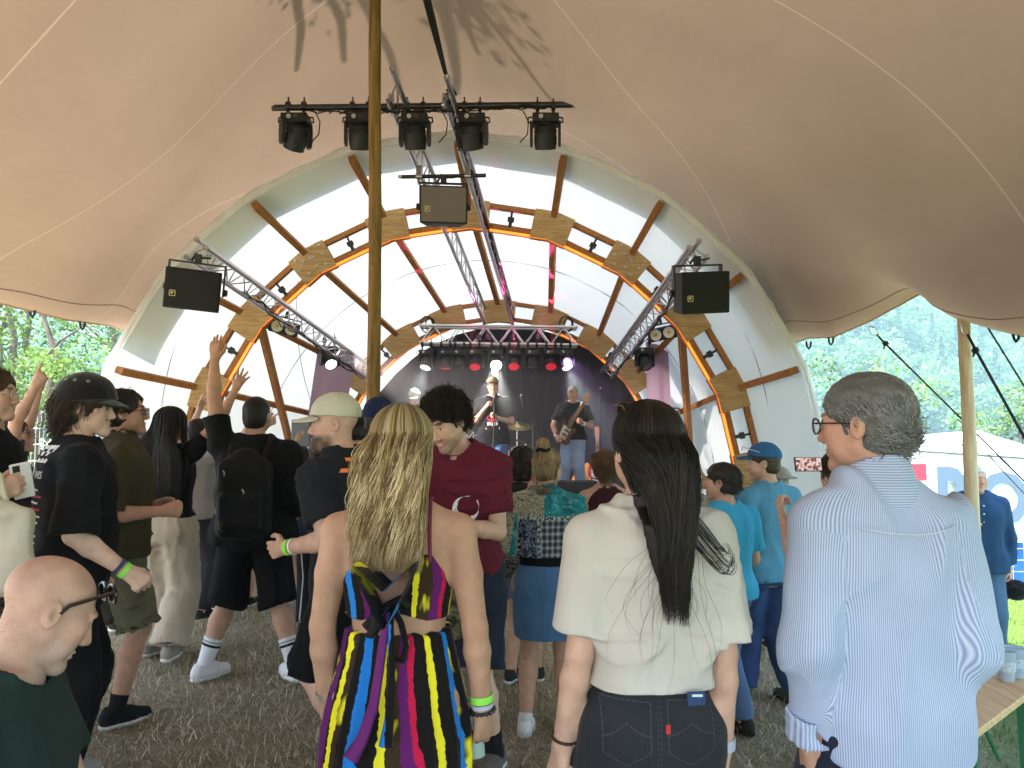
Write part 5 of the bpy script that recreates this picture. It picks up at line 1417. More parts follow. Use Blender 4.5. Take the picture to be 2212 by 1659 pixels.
    # ---- hair
    def cranium(s, g, hl=.055, nape=-.075, side=True):
        """hair volume: g = thickness, hl = hairline height on the forehead"""
        S = Shape(); H = s.Hd; M = s.Rh
        S.add(ellip(H((0, -.014, .034)), (.0745 + g, .096 + g, .080 + g), M)); S.add(ellip(H((0, -.035, -.03)), (.066 + g * .8, .070 + g, .07), M), .03)
        S.sub(ellip(H((0, .105, hl - .105)), (.066, .075, .105), M), .012)
        S.sub(ellip(H((0, .075, hl - .14)), (.115, .075, .10), M), .012)
        for sd in (-1, 1): S.sub(ellip(H((sd * .085, .0, -.018)), (.03, .026, .034), M), .008)
        S.cut(plane(H((0, 0, nape)), -M[:, 2]), .015)
        return S
    def hair_cap(s, m, col, g=.012, hl=.055, nape=-.075, amp=.003, fr=60, seed=3, name='hair', side=None):
        S = s.cranium(g, hl, nape); M = s.Rh
        def w(P, d):
            n = vnoise(((P - s.hc) @ M) * np.array([fr, fr * .35, fr]), seed) + .6 * vnoise(((P - s.hc) @ M) * fr * 2.2, seed + 1); return (d + amp * n).astype(f32)
        S.warp(w); V, F = surface(S, s.hc - .22, s.hc + .22, s.hh); 
        q = (V - s.hc) @ M; n = vnoise(q * np.array([60, 25, 60]), 9)
        C = np.array(col)[None] * (1 + .35 * n)[:, None]; C = np.concatenate([np.clip(C, 0, 1), np.ones((len(V), 1))], 1)
        return s.put(name, V, F, m or hair_mat(), {'col': ('FLOAT_COLOR', C)})
    def strands(s, paths, r, cols, name='hair_strands', parent=None, m=None):
        """paths (n, k, 3) person coordinates; r (n,) or scalar root radius; cols (n,3) or (n,k,3)"""
        n, k, _ = paths.shape; t = np.zeros_like(paths); t[:, 1:-1] = paths[:, 2:] - paths[:, :-2]; t[:, 0] = paths[:, 1] - paths[:, 0]; t[:, -1] = paths[:, -1] - paths[:, -2]; t = nrm(t)
        x = np.zeros_like(t); x[:, 0] = nrm(np.cross(t[:, 0], np.array([.31, .52, .79])))
        for j in range(1, k): q = x[:, j - 1]; x[:, j] = nrm(q - t[:, j] * (t[:, j] * q).sum(1, keepdims=True))
        y = np.cross(t, x)
        rad = np.broadcast_to(np.asarray(r, float).reshape(-1, 1), (n, k)) * np.interp(np.linspace(0, 1, k), [0, .15, .7, 1], [.6, 1, .85, .12])[None]
        rg = [paths + (x * math.cos(a) + y * math.sin(a)) * rad[..., None] for a in (0, 2.094, 4.189)]
        V = np.stack(rg, 2).reshape(-1, 3); b = (np.arange(n)[:, None] * k + np.arange(k - 1)[None]).reshape(-1) * 3
        F = np.concatenate([np.stack([b + i, b + (i + 1) % 3, b + 3 + (i + 1) % 3, b + 3 + i], 1) for i in range(3)])
        c = np.asarray(cols, float); c = np.broadcast_to(c[:, None] if c.ndim == 2 else c, (n, k, 3)); C = np.repeat(np.concatenate([np.clip(c, 0, 1), np.ones((n, k, 1))], 2).reshape(-1, 4), 3, 0)
        return s.put(name, V, F, m or hair_mat(), {'col': ('FLOAT_COLOR', C)}, parent=parent)
    def tufts(s, n, length, col, r=.0018, seed=1, curl=0.0, sweep=(0, -.3, -.8), lift=.5, hl=.055, nape=-.07, g=.008, k=7, var=.35, parent=None, name='hair_strands', ymax=None, pull=.06):
        rg = np.random.default_rng(seed); d = nrm(rg.normal(size=(n * 3, 3))); p = np.array([0, -.014, .034]) + d * (np.array([.0745, .096, .080]) + g)
        low = rg.random(len(p)) < .3; p[low] = np.array([0, -.035, -.02]) + d[low] * (np.array([.068, .074, .07]) + g)
        face = ((p[:, 1] > .035) & (p[:, 2] < hl - (.11 - p[:, 1]) * .3)) | ((p[:, 1] > -.02) & (p[:, 2] < .0)) | (p[:, 2] < nape)
        if ymax is not None: face |= (p[:, 1] > ymax) & (p[:, 2] < hl + .03)
        p = p[~face][:n]; d = d[~face][:n]; n = len(p); L = rg.uniform(*length, n)[:, None]; sw = np.array(sweep) + rg.normal(0, .25, (n, 3))
        out = [p]; cur = p.copy(); dirv = nrm(d * lift + (sw - d * np.clip((sw * d).sum(1, keepdims=True), 0, 9)) * (1 - lift)); ph = rg.uniform(0, 6.28, n); a1 = nrm(np.cross(dirv, rg.normal(size=(n, 3)))); a2 = np.cross(dirv, a1)
        for j in range(1, k):
            nn = nrm((cur - np.array([0, -.014, .03])) / np.array([.8, 1, .85])); st = sw - nn * np.clip((sw * nn).sum(1, keepdims=True), 0, 9) * (1 - lift); dirv = nrm(dirv * (.75) + st * .35 - nn * pull); step = dirv * L / (k - 1)
            w = curl * (a1 * np.cos(ph + j * 1.5)[:, None] + a2 * np.sin(ph + j * 1.5)[:, None]); cur = cur + step; out.append(cur + w * min(1, j / 2))
        Pp = np.stack(out, 1) @ s.Rh.T + s.hc; c = np.array(col)[None] * rg.uniform(1 - var, 1 + var, (n, 1))
        return s.strands(Pp, r * rg.uniform(.7, 1.3, n), c, name, parent)
    def cap(s, m, brim=.075, name='cap', seed=2, top=.012, tilt=0, yawoff=0, brimdrop=.012, mb=None, z0=.035, flat=False):
        M = s.Rh @ rotm(R(yawoff), R(tilt), 0); c0 = s.hc
        H = lambda p: c0 + M @ np.asarray(p, float)
        S = Shape(); g = top
        S.add(ellip(H((0, -.012, .040)), (.0775 + g, .099 + g, .078 + g + .008), M)); S.cut(plane(H((0, 0, z0)), -M @ np.array([0, -.18, 1.0])), .004)
        S.warp(lambda P, d: (d + .002 * vnoise(((P - c0) @ M) * 28, seed)).astype(f32))
        def inner(P): return ellip(H((0, -.012, .034)), (.0745 + g * .55, .096 + g * .55, .078 + g * .6), M)(P)
        S.sub(inner, .002)
        V, F = surface(S, c0 - .24, c0 + .24, s.hh); o = s.put(name, V, F, m)
        S = Shape(); bc = H((0, .082 + g * .5, z0 + .012))
        def br(P):
            q = (P - A(bc)) @ A(M); x, y, z = q[:, 0], q[:, 1], q[:, 2]
            r = np.sqrt((x / (.074 + g * .3)) ** 2 + (np.maximum(y, 0) / (brim + .01)) ** 2 + (np.minimum(y, 0) / .05) ** 2); zc = z + brimdrop * (np.maximum(y, 0) / brim) ** 1.5 + 3.2 * x * x
            return np.maximum((r - 1) * .06, np.abs(zc) - .0042)
        S.add(br); S.sub(ellip(H((0, -.012, .034)), (.0745 + g * .4, .096 + g * .4, .12), M), .002)
        V, F = surface(S, c0 - .26, c0 + .26, max(.0032, s.hh * .75), slack=.02); s.put('brim', V, F, mb or m, parent=o)
        return o
    def glasses(s, m, lens=None, name='glasses', dz=0.0, dy=0.0, tilt=0, sc=1.0, th=1.0):
        """spectacles on the nose, or pushed up on the head with dz / dy / tilt"""
        M = s.Rh @ rotm(0, R(tilt), 0); c0 = s.Hd((0, dy, dz)); H = lambda p: s.world(c0 + M @ (np.asarray(p, float) * sc)); b = MB()
        for sd in (-1, 1):
            b.tube([H((sd * .031 + .024 * math.cos(a), .112 - .004 * abs(math.cos(a)), .020 * math.sin(a) - .004)) for a in np.linspace(0, 2 * math.pi, 17)[:-1]], .0024 * s.k * th, 6, closed=True)
            b.tube([H((sd * .055, .108, .003)), H((sd * .074, .09, .004)), H((sd * .079, .01, .0)), H((sd * .079, -.01, -.012))], .0022 * s.k * th, 6)
        b.tube([H((-.008, .116, .002)), H((0, .119, .004)), H((.008, .116, .002))], .0020 * s.k, 6); o = b.build(name, m, s.root, True)
        if lens:
            q = MB()
            for sd in (-1, 1): q.lathe(H((sd * .031, .111, -.004)), [(.0225 * s.k, 0), (.0225 * s.k, .0012)], 18, axis=Vector((s.Mw[:3, :3] @ (M @ np.array([0, 1, 0]))).tolist()))
            q.build('lens', lens, o, False)
        return o
    def band(s, m, sd, off, wid=.018, r=None, name='wristband'):
        sh, el, wr, ud, fd = s.arm[sd][:5]; c = wr - fd * off; b = .5 + .5 * s.bulk; w = .9 if s.female else 1; r = r or (.028 + .055 * off) * w + .003
        x = nrm(np.cross(fd, [0.3, 1, .2])); y = np.cross(fd, x); V = []; n = 28; prof = [(-wid / 2, 0), (-wid / 2, .003), (wid / 2, .003), (wid / 2, 0)]
        for k in range(n):
            a = 2 * math.pi * k / n; dr = x * math.cos(a) + y * math.sin(a)
            V += [c + fd * t + dr * (r + q) for t, q in prof]
        F = [(i * 4 + j, i * 4 + (j + 1) % 4, ((i + 1) % n) * 4 + (j + 1) % 4, ((i + 1) % n) * 4 + j) for i in range(n) for j in range(4)]
        return s.put(name, np.array(V), F, m, smooth=False)

def hair_mat(): return mat('hair', rough=.5, spec=.3, attr='col')
# ------------------------------------------------------------------ cloth materials
def cloth(name, col=(.03, .03, .035), rough=.9, var=.08, bump=.25, sheen=.02, fine=380, wr=14, trans=0.0):
    """plain woven cloth: slight colour variation, fine weave and soft creases"""
    if name in MATS: return MATS[name]
    m = bpy.data.materials.new(name); m.use_nodes = True; nt = m.node_tree; N = nt.nodes.new; L = nt.links.new; b = nt.nodes['Principled BSDF']
    tc = N('ShaderNodeTexCoord'); n1 = N('ShaderNodeTexNoise'); n1.inputs['Scale'].default_value = 5; n1.inputs['Detail'].default_value = 5; L(tc.outputs['Object'], n1.inputs['Vector'])
    mr = N('ShaderNodeMapRange'); mr.inputs['From Min'].default_value = .3; mr.inputs['From Max'].default_value = .7; mr.inputs['To Min'].default_value = 1 - var; mr.inputs['To Max'].default_value = 1 + var; L(n1.outputs['Fac'], mr.inputs['Value'])
    v = N('ShaderNodeVectorMath'); v.operation = 'SCALE'; v.inputs[0].default_value = col; L(mr.outputs[0], v.inputs['Scale']); L(v.outputs[0], b.inputs['Base Color'])
    mp = N('ShaderNodeMapping'); mp.inputs['Scale'].default_value = (1, 1, .45); L(tc.outputs['Object'], mp.inputs[0])
    n2 = N('ShaderNodeTexNoise'); n2.inputs['Scale'].default_value = wr; n2.inputs['Detail'].default_value = 3; n2.inputs['Distortion'].default_value = .8; L(mp.outputs[0], n2.inputs['Vector'])
    n3 = N('ShaderNodeTexNoise'); n3.inputs['Scale'].default_value = fine; L(tc.outputs['Object'], n3.inputs['Vector'])
    b1 = N('ShaderNodeBump'); b1.inputs['Strength'].default_value = bump; b1.inputs['Distance'].default_value = .03; L(n2.outputs['Fac'], b1.inputs['Height'])
    b2 = N('ShaderNodeBump'); b2.inputs['Strength'].default_value = .25; b2.inputs['Distance'].default_value = .002; L(n3.outputs['Fac'], b2.inputs['Height']); L(b1.outputs[0], b2.inputs['Normal']); L(b2.outputs[0], b.inputs['Normal'])
    b.inputs['Roughness'].default_value = rough; b.inputs['Specular IOR Level'].default_value = .10; b.inputs['Sheen Weight'].default_value = sheen; b.inputs['Sheen Roughness'].default_value = .5
    MATS[name] = m; m['v'] = v.name; return m
def recolour(m, sock_fn):
    """puts a pattern in place of the plain colour of a cloth"""
    nt = m.node_tree; v = nt.nodes[m['v']]; nt.links.new(sock_fn(nt), v.inputs[0]); return m
def noise(nt, vec, sc, det=3, dist=0.0):
    n = nt.nodes.new('ShaderNodeTexNoise'); n.inputs['Scale'].default_value = sc; n.inputs['Detail'].default_value = det; n.inputs['Distortion'].default_value = dist; nt.links.new(vec, n.inputs['Vector']); return n.outputs['Fac']
def stripes_mat(name, pitch, c1, c2, axis=0, duty=.5, **k):
    m = cloth(name, c1, **k)
    def fn(nt):
        v, s = cuv(nt); f = mth(nt, 'FRACT', mth(nt, 'MULTIPLY', s[axis], 1.0 / pitch)); return ramp(nt, f, [(0, c1), (duty, c2)])
    return recolour(m, fn)
M_SOLE_W = mat('white_rubber', (.72, .72, .70), .6); M_SOLE_B = mat('black_rubber', (.02, .02, .02), .7)
def denim(name, col, wash=.35):
    m = cloth(name, col, rough=.85, sheen=.1, fine=500, bump=.3)
    def fn(nt):
        v, s = cuv(nt); n = noise(nt, v, 6, 6); return mixrgb(nt, mth(nt, 'MULTIPLY', n, wash), col, tuple(min(1, c * 2.2 + .06) for c in col))
    return recolour(m, fn)
M_FRAME_B = mat('dark_spectacle_frame', (.015, .012, .012), .3, spec=.6); M_LENSG = mat('smoky_lens', (.03, .03, .035), .1, spec=.8)
LIME = mat('lime_wristband', (.30, .85, .10), .5); DARKBAND = mat('dark_wristband', (.03, .035, .06), .6); WHITEBAND = mat('white_wristband', (.75, .75, .75), .6)
BROWNHAIR = (.028, .017, .010); BLACKHAIR = (.008, .007, .007); GREYHAIR = (.20, .20, .19)
# ------------------------------------------------------------------ long hair, prints on cloth, things worn
def long_hair(p, n, length, cols, width=.11, wave=0.0, lam=.16, gather=0.0, shift=0.0, r=.0022, seed=1, phi=118, clumps=24, g=(.006, .020), back=-.135, spread=1.0, k=26, endvar=.12, parted=0.0, dark=.5, curl_end=.0, und=True, undw=.8, flat=1.0, jitter=.004, pj=.6, unl=.55, cm=.25, taper=0.0, ep=2):
    rg = np.random.default_rng(seed); ph = np.radians(rg.uniform(-phi, phi, n)); cl = np.round(ph / np.radians(2 * phi) * clumps).astype(int); ph = ph * (1 - cm) + cm * cl * np.radians(2 * phi) / clumps
    gg = rg.uniform(*g, n); L = length * (1 - endvar * rg.random(n) ** ep) * (1 - .0 * np.abs(ph)); cph = rg.uniform(0, 6.28, clumps * 2 + 5)[cl + clumps] + rg.normal(0, pj, n); cA = rg.uniform(.6, 1.3, clumps * 2 + 5)[cl + clumps]
    pol = np.radians(np.linspace(3, 82, 9)); P = []
    c0 = np.array([0, -.014, .034]); rad = np.array([.0745, .096, .080])
    x0 = np.sin(ph); y0 = -np.cos(ph)
    for a in pol:
        d = np.stack([np.sin(a) * x0, np.sin(a) * y0, np.full(n, math.cos(a))], 1); q = c0 + d * (rad + gg[:, None]) + np.array([parted * (1 - a / pol[-1]), 0, 0]); P.append(q)
    arc = .12; last = P[-1]; m = k - len(pol)
    W_ = []
    top = np.stack([q @ p.Rh.T + p.hc for q in P], 1)
    st = top[:, -1]; Rt = p.Rt; end_x = shift + (st[:, 0] - p.nb[0]) * (1 - gather) * spread + rg.normal(0, .006, n)
    tb = ((st - p.nb) @ Rt); depth = rg.uniform(0, 1, n)
    for j in range(1, m + 1):
        t = j / m; s_ = np.maximum(L - arc, .05) * t
        e = min(1, t * 1.5); e = e * e * (3 - 2 * e); h_ = min(1, t * 2.4); h_ = h_ * h_ * (3 - 2 * h_)
        lx = tb[:, 0] * (1 - e) + end_x * e * (1 - taper * t) + shift * taper * t * e; ly = tb[:, 1] * (1 - h_) + (back - .012 * depth * flat + .02 * np.abs(end_x)) * h_ - .010 * np.sin(np.pi * h_); ly = np.where(np.abs(ph) > 1.7, tb[:, 1] * (1 - t) + ly * t, ly)
        w = wave * min(1, t * 2.2) * cA; an = 2 * np.pi * s_ / lam + cph
        lx = lx + w * np.sin(an) + jitter * np.sin(an * 2.3 + depth * 6); ly = ly + .6 * w * np.cos(an) - curl_end * 0; lz = tb[:, 2] - s_
        W_.append(np.stack([lx, ly, lz], 1) @ Rt.T + p.nb)
    Pp = np.concatenate([top, np.stack(W_, 1)], 1)
    cols = np.asarray(cols, float); base = cols[(cl + rg.integers(0, 2, n)) % len(cols)] * rg.uniform(.7, 1.3, (n, 1)); t = np.linspace(0, 1, Pp.shape[1])
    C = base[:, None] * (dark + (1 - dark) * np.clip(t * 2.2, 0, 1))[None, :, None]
    p.strands(Pp, r * rg.uniform(.6, 1.4, n), C, 'hair_strands')
    if und:
        S = p.cranium(.006, .05, -.12); z1 = (length - arc) * unl
        rows = [(-z1 * (1 - q), (width * undw) * (1 - gather * (1 - q)) * (.55 + .45 * min(1, q * 2 + .3)), .012, .016, shift * (1 - q), back + .012 if q < .8 else back * .5) for q in np.linspace(0, 1, 8)]
        S.add(Loft(p.nb + p.Rt @ np.array([0, 0, .05]), p.Rt, rows, n=2.0), .04)
        lo = np.minimum(p.nb, p.hc) - np.array([.26, .3, z1 + .1]); hi = np.maximum(p.nb, p.hc) + .2
        V, F = surface(S, lo, hi, p.h); q = V; nn = vnoise(np.stack([q[:, 0] * 160, q[:, 1] * 60, q[:, 2] * 5], 1), 5)
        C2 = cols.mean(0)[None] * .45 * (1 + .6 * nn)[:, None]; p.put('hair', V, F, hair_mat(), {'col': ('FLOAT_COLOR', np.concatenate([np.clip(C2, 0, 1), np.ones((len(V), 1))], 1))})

from mathutils.bvhtree import BVHTree
def bvh_of(o):
    M = world_matrix(o); return BVHTree.FromPolygons([M @ v.co for v in o.data.vertices], [tuple(q.vertices) for q in o.data.polygons])
def project(target, V, F, dirv, name, m, parent, lift=.0025, maxd=1.3):
    """drops a flat print onto a cloth surface along dirv"""
    b = bvh_of(target); d = Vector(dirv).normalized(); out = []; ok = []
    for v in V:
        v = Vector(v); h = b.ray_cast(v - d * .3, d, maxd)
        if h[0] is None: out.append(v); ok.append(False)
        else: out.append(h[0] - d * lift); ok.append(True)
    F = [f for f in F if all(ok[i] for i in f)]
    if not F: return None
    return mesh_from(name, np.array([tuple(v) for v in out]), F, m, parent)
def text_mesh(txt, size, shear=0.0, bold=0.0, sx=1.0):
    c = bpy.data.curves.new('t', 'FONT'); c.body = txt; c.size = size; c.shear = shear; c.offset = bold; c.align_x = 'CENTER'; c.resolution_u = 3
    o = bpy.data.objects.new('t', c); link(o); dg = bpy.context.evaluated_depsgraph_get(); dg.update(); me = bpy.data.meshes.new_from_object(o.evaluated_get(dg))
    V = np.array([tuple(v.co) for v in me.vertices]).reshape(-1, 3); F = [tuple(f.vertices) for f in me.polygons]
    bpy.data.objects.remove(o); bpy.data.curves.remove(c); bpy.data.meshes.remove(me); V[:, 0] *= sx; return V, F
def print_text(target, txt, size, o, x, y, m, parent, name='lettering', **k):
    V, F = text_mesh(txt, size, **k); o = Vector(o); x = Vector(x).normalized(); y = Vector(y); y = (y - x * y.dot(x)).normalized(); d = -(x.cross(y))
    return project(target, [o + x * v[0] + y * v[1] for v in V], F, d, name, m, parent)
def print_poly(target, polys, o, x, y, m, parent, name='print'):
    """polys: list of 2D outlines"""
    o = Vector(o); x = Vector(x).normalized(); y = Vector(y); y = (y - x * y.dot(x)).normalized(); V = []; F = []
    for pl in polys:
        b = len(V); V += [o + x * q[0] + y * q[1] for q in pl]; F.append(tuple(range(b, b + len(pl))))
    return project(target, V, F, -(x.cross(y)), name, m, parent)
def ring_strip(pts_out, pts_in):
    return [[pts_out[i], pts_out[i + 1], pts_in[i + 1], pts_in[i]] for i in range(len(pts_out) - 1)]

def ldir(yaw, a, b, d, dd):
    """direction from pixel a to pixel b, b lying dd metres further away, in the frame of a person turned by yaw"""
    v = np.array(W(b[0], b[1], d + dd) - W(a[0], a[1], d)); c, s_ = math.cos(R(-yaw)), math.sin(R(-yaw)); return np.array([c * v[0] - s_ * v[1], s_ * v[0] + c * v[1], v[2]])
def stand(px, top, d, yaw, label, capz=0.0, **k):
    w = W(px, top, d); x = w.x; z0 = k.pop('z0', gz(x)); H = (w.z - capz - z0) * k.pop('hs', 1.0)
    return Person(x, d, yaw, H, label, z=z0, **k)

M_PRINT_W = mat('white_print', (.72, .72, .72), .8); M_PRINT_O = mat('orange_print', (.80, .25, .08), .8); M_PRINT_R = mat('red_print', (.55, .03, .06), .8)
def phone(c, x, y, w, h, m, screen=None, label='', th=.009):
    c = Vector(c); x = Vector(x).normalized(); y = Vector(y); y = (y - x * y.dot(x)).normalized(); z = x.cross(y); t = thing('smartphone', c, label, 'phone')
    Rm = Matrix((x, y, z)).transposed(); b = MB(); b.bbox(c, (w, h, th), .004, Rm); b.build('case', m, t)
    if screen is not None:
        b = MB(); b.bbox(c + z * (th / 2 + .0006), (w * .90, h * .90, .001), .0002, Rm); b.build('screen', screen, t)
    else:
        b = MB(); b.bbox(c + z * (th / 2 + .001) + x * (-w * .2) + y * (h * .36), (w * .34, h * .18, .002), .0008, Rm); b.build('camera_bump', mat('phone_lens_plate', (.03, .03, .03), .3), t)
    return t
# ------------------------------------------------------------------ the people
def grey_shirt_man():
    d = 2.05; p = stand(1893, 806, d, 3, 'grey haired man with glasses in a blue and white striped shirt at the right', bulk=1.10, belly=.01, head=(48, 4, -3), sw=.20,
        armL=ldir(3, (1725, 1105), (1692, 1330), d, .02), armR=(.30, -.05, -1)) if False else None
    p = stand(1888, 806, d, 3, 'grey haired man with glasses in a blue and white striped shirt at the right', bulk=.89, belly=.01, head=(44, 3, -2), sw=.163,
        armL=((-.085, -.10, -1), (.02, .16, -1)), armR=((.05, -.16, -1), (-.30, .40, -.76)), handL=dict(pose='relax'), handR=dict(pose='fist'), skin='red')
    p.build_body(brow=(.16, .14, .12))
    m = cloth('pinstriped_cotton', (.62, .66, .74), wr=9, bump=.35, sheen=.1)
    def fn(nt):
        v, s = cuv(nt); f = mth(nt, 'FRACT', mth(nt, 'MULTIPLY', s[0], 1 / .0056)); return ramp(nt, f, [(0, (.55, .63, .79)), (.5, (.20, .28, .48)), (.98, (.55, .63, .79))], 'LINEAR')
    recolour(m, fn)
    p.shirt(m, hem=.79, loose=.018, sleeves=(1.84, 1.84), sr=(.061, .051), amp=.021, seed=21, sxs=(7, 7, 1.9), neck=.066, neckz=1.50, hemfn=lambda q: .79 - .92 + .9 * np.abs(q[:, 0]) ** 1.6, back=.02)
    S = Shape(); nb = p.T((0, -.012, 1.485)); S.add(rcone(nb - p.Rt @ np.array([0, .005, .028]), nb + p.Rt @ np.array([0, .012, .045]), .088, .074)); S.sub(rcone(nb - np.array([0, 0, .06]), nb + p.Rt @ np.array([0, .014, .08]), .078, .064), .003)
    S.cut(plane(nb + p.Rt @ np.array([0, .03, .030]), p.Rt @ np.array([0, .45, 1.0])), .006)
    V, F = surface(S, nb - .14, nb + .14, .0055); a = np.arctan2(V[:, 0] - nb[0], V[:, 1] - nb[1]); p.put('collar', relax(V, F, 1), F, m, {'cuv': ('FLOAT_VECTOR', np.stack([V[:, 2] * .9, a, a * 0], 1))})
    for sd in (-1, 1):   # rolled cuffs
        sh, el, wr, ud, fd = p.arm[sd][:5]; e = el + (wr - el) * .80; S = Shape(); S.add(rcone(e - fd * .03, e + fd * .035, .056, .059)); S.cut(plane(e + fd * .032, fd), .003); S.cut(plane(e - fd * .035, -fd), .003); S.sub(rcone(e - fd * .05, e + fd * .06, .046, .049)); S.warp(p.fold(.005, 33 + sd, (16, 16, 16)))
        V, F = surface(S, e - .14, e + .14, .006); p.put('cuff', relax(V, F, 1), F, m, {'cuv': ('FLOAT_VECTOR', np.stack([V[:, 0] * .7, V[:, 2], V[:, 1]], 1))})
    c = p.T((0, 0, 0)); b = MB(); b.tube([p.world(p.T((.155 * math.sin(a), -.02 - .128 * math.cos(a) - .012, 1.385 - .012 * math.cos(a * 2)))) for a in np.linspace(-1.2, 1.2, 21)], .0014, 5); b.build('yoke_seam', m, p.root, True)
    p.pants(denim('dark_blue_jeans', (.012, .016, .035), .2), waist=1.02, length=1.95, r=(.105, .085, .075)); p.shoes(cloth('dark_shoe', (.03, .025, .02)), M_SOLE_B)
    gh = (.20, .205, .20); p.hair_cap(None, (.10, .103, .10), g=.012, hl=.052, nape=-.10, amp=.004, fr=38, seed=3)
    p.tufts(6000, (.03, .055), gh, r=.0012, seed=4, sweep=(.1, -.75, -.62), lift=.08, hl=.052, nape=-.092, g=.011, k=8, var=.6, curl=.002)
    ml = mat('clear_lens', (.75, .80, .82), .05, spec=.8); ml.node_tree.nodes['Principled BSDF'].inputs['Alpha'].default_value = .22; p.glasses(M_FRAME_B, ml, 'glasses')
grey_shirt_man()

def cream_shirt_person():
    d = 2.08; p = stand(1398, 873, d, 2, 'person with very long straight black hair in a boxy cream T-shirt', female=False, bulk=.83, sw=.158, hipw=1.02, neck=.85, head=(12, 0, 2), skin='fair',
        armL=((-.11, -.05, -1), (-.17, .16, -1)), armR=((.10, -.06, -1), (.0, .10, -1)), handL=dict(pose='fist', palm=(.8, .4, 0)), handR=dict(pose='relax'))
    p.build_body()
    m = cloth('cream_cotton', (.52, .50, .455), wr=8, bump=.4)
    p.shirt(m, hem=1.02, loose=.024, sleeves=(.80, .84), sr=(.074, .082), amp=.011, seed=41, box=True, sxs=(7, 7, 2.4), neck=.072, back=.006)
    S = Shape()
    j = denim('washed_black_jeans', (.014, .016, .021), .25)
    o = p.pants(j, waist=1.10, length=1.95, r=(.106, .100, .10), g=.012, amp=.006, seed=9)
    M_st = mat('jean_stitching', (.055, .058, .066), .8); back = p.world((0, 1, 0)) - p.world((0, 0, 0)); X = p.world((1, 0, 0)) - p.world((0, 0, 0))
    for sx in (-1, 1):
        q = p.world((sx * .082, -.20, .925)); w = .060
        outl = [(-w, .075), (w, .070), (w * .98, -.05), (0, -.085), (-w * .98, -.05)]
        st = []
        for a, b in zip(outl, outl[1:] + outl[:1]):
            a = np.array(a); b = np.array(b); n_ = nrm(np.array([-(b - a)[1], (b - a)[0]])) * .0016
            for i in range(8): s0 = a + (b - a) * i / 8; s1 = a + (b - a) * (i + .8) / 8; st.append([s0 - n_, s1 - n_, s1 + n_, s0 + n_])
        for sgn in (-1, 1):
            for i in range(8): t0, t1 = i / 8, (i + .8) / 8; f = lambda t: np.array([sgn * w * t, .0 - .03 * math.sin(t * math.pi * .5) + .02]); a, b = f(t0), f(t1); st.append([a - (0, .0016), b - (0, .0016), b + (0, .0016), a + (0, .0016)])
        print_poly(o, st, q, X, (0, 0, 1), M_st, p.root, 'pocket_stitching')
    st = []
    for i in range(26):
        for dx in (-.004, .004): st.append([(dx - .001, .13 - i * .014), (dx + .001, .13 - i * .014), (dx + .001, .121 - i * .014), (dx - .001, .121 - i * .014)])
    print_poly(o, st, p.world((0, -.25, .90)), X, (0, 0, 1), M_st, p.root, 'seat_seam')
    print_poly(o, [[(-.006, -.011), (.006, -.011), (.006, .011), (-.006, .011)]], p.world((.022, -.25, .93)), X, (0, 0, 1), mat('red_tab', (.5, .03, .03), .7), p.root, 'pocket_tab')
    t = thing('wallet_card', p.world((.085, -.14, .965)), 'dark blue printed card sticking out of the black jeans pocket', 'card')
    b = MB(); b.bbox(p.world((.084, -.147, 1.018)), (.044, .003, .034), .001, Matrix.Rotation(R(-4), 3, 'Y')); b.build('card', mat('card_blue', (.02, .05, .14), .4), t); b = MB(); b.bbox(p.world((.086, -.1495, 1.026)), (.026, .001, .006), .0003); b.build('print', mat('card_white', (.6, .7, .75), .4), t)
    p.shoes(cloth('dark_shoe', (.03, .025, .02)), M_SOLE_B)
    p.band(mat('brown_cord', (.05, .03, .02), .8), -1, .015, .007, name='bracelet'); p.band(mat('printed_band', (.45, .5, .62), .6), 1, .01, .03)
    hc = [(.010, .008, .007), (.016, .012, .009), (.024, .017, .011), (.008, .007, .006)]
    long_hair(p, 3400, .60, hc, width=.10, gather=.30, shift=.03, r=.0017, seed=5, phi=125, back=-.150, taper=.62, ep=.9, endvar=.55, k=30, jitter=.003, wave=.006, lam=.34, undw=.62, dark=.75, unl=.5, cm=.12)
    # loose strands lying on the shirt
    rg = np.random.default_rng(8); n = 24; P = []
    for i in range(n):
        x0 = .03 + rg.normal(0, .04); tgt = rg.choice([-1, 1], p=[.6, .4]); L = rg.uniform(.12, .42); sp = rg.uniform(.04, .15) * tgt; t = np.linspace(0, 1, 22)
        P.append(np.stack([x0 + sp * np.sin(t * rg.uniform(1.2, 2.6)) + .008 * np.sin(t * 9 + i), np.full(22, -.158) + .012 * np.abs(t - .2), 1.40 - L * t], 1))
    p.strands(p.T(np.array([0, 0, 0])) * 0 + np.array(P) , .0005, np.tile(np.array([[.02, .015, .011]]), (n, 1)), 'loose_strands')
    P = []
    for i in range(46):
        t = np.linspace(0, 1, 22); r0 = rg.uniform(-.03, .035); r1 = rg.uniform(-.03, .03); P.append(np.stack([.05 + (.10 + r0) * np.sin(t * 2.0 + r1 * 4), -.150 - .012 * np.sin(t * 3) + rg.normal(0, .003), 1.46 + r1 - .14 * t - (.03 + r0) * np.sin(t * 3.1) ** 2 + .05 * t * t], 1))
    p.strands(np.array(P), .0010, np.tile(np.array([[.012, .010, .009]]), (46, 1)), 'loose_strands')
    # sunglasses pushed up at the front of the hair
    p.glasses(mat('tortoise_frame', (.09, .045, .015), .3, var=.6, vscale=60), M_LENSG, 'sunglasses', dz=.112, dy=-.035, tilt=0, sc=1.05)
cream_shirt_person()

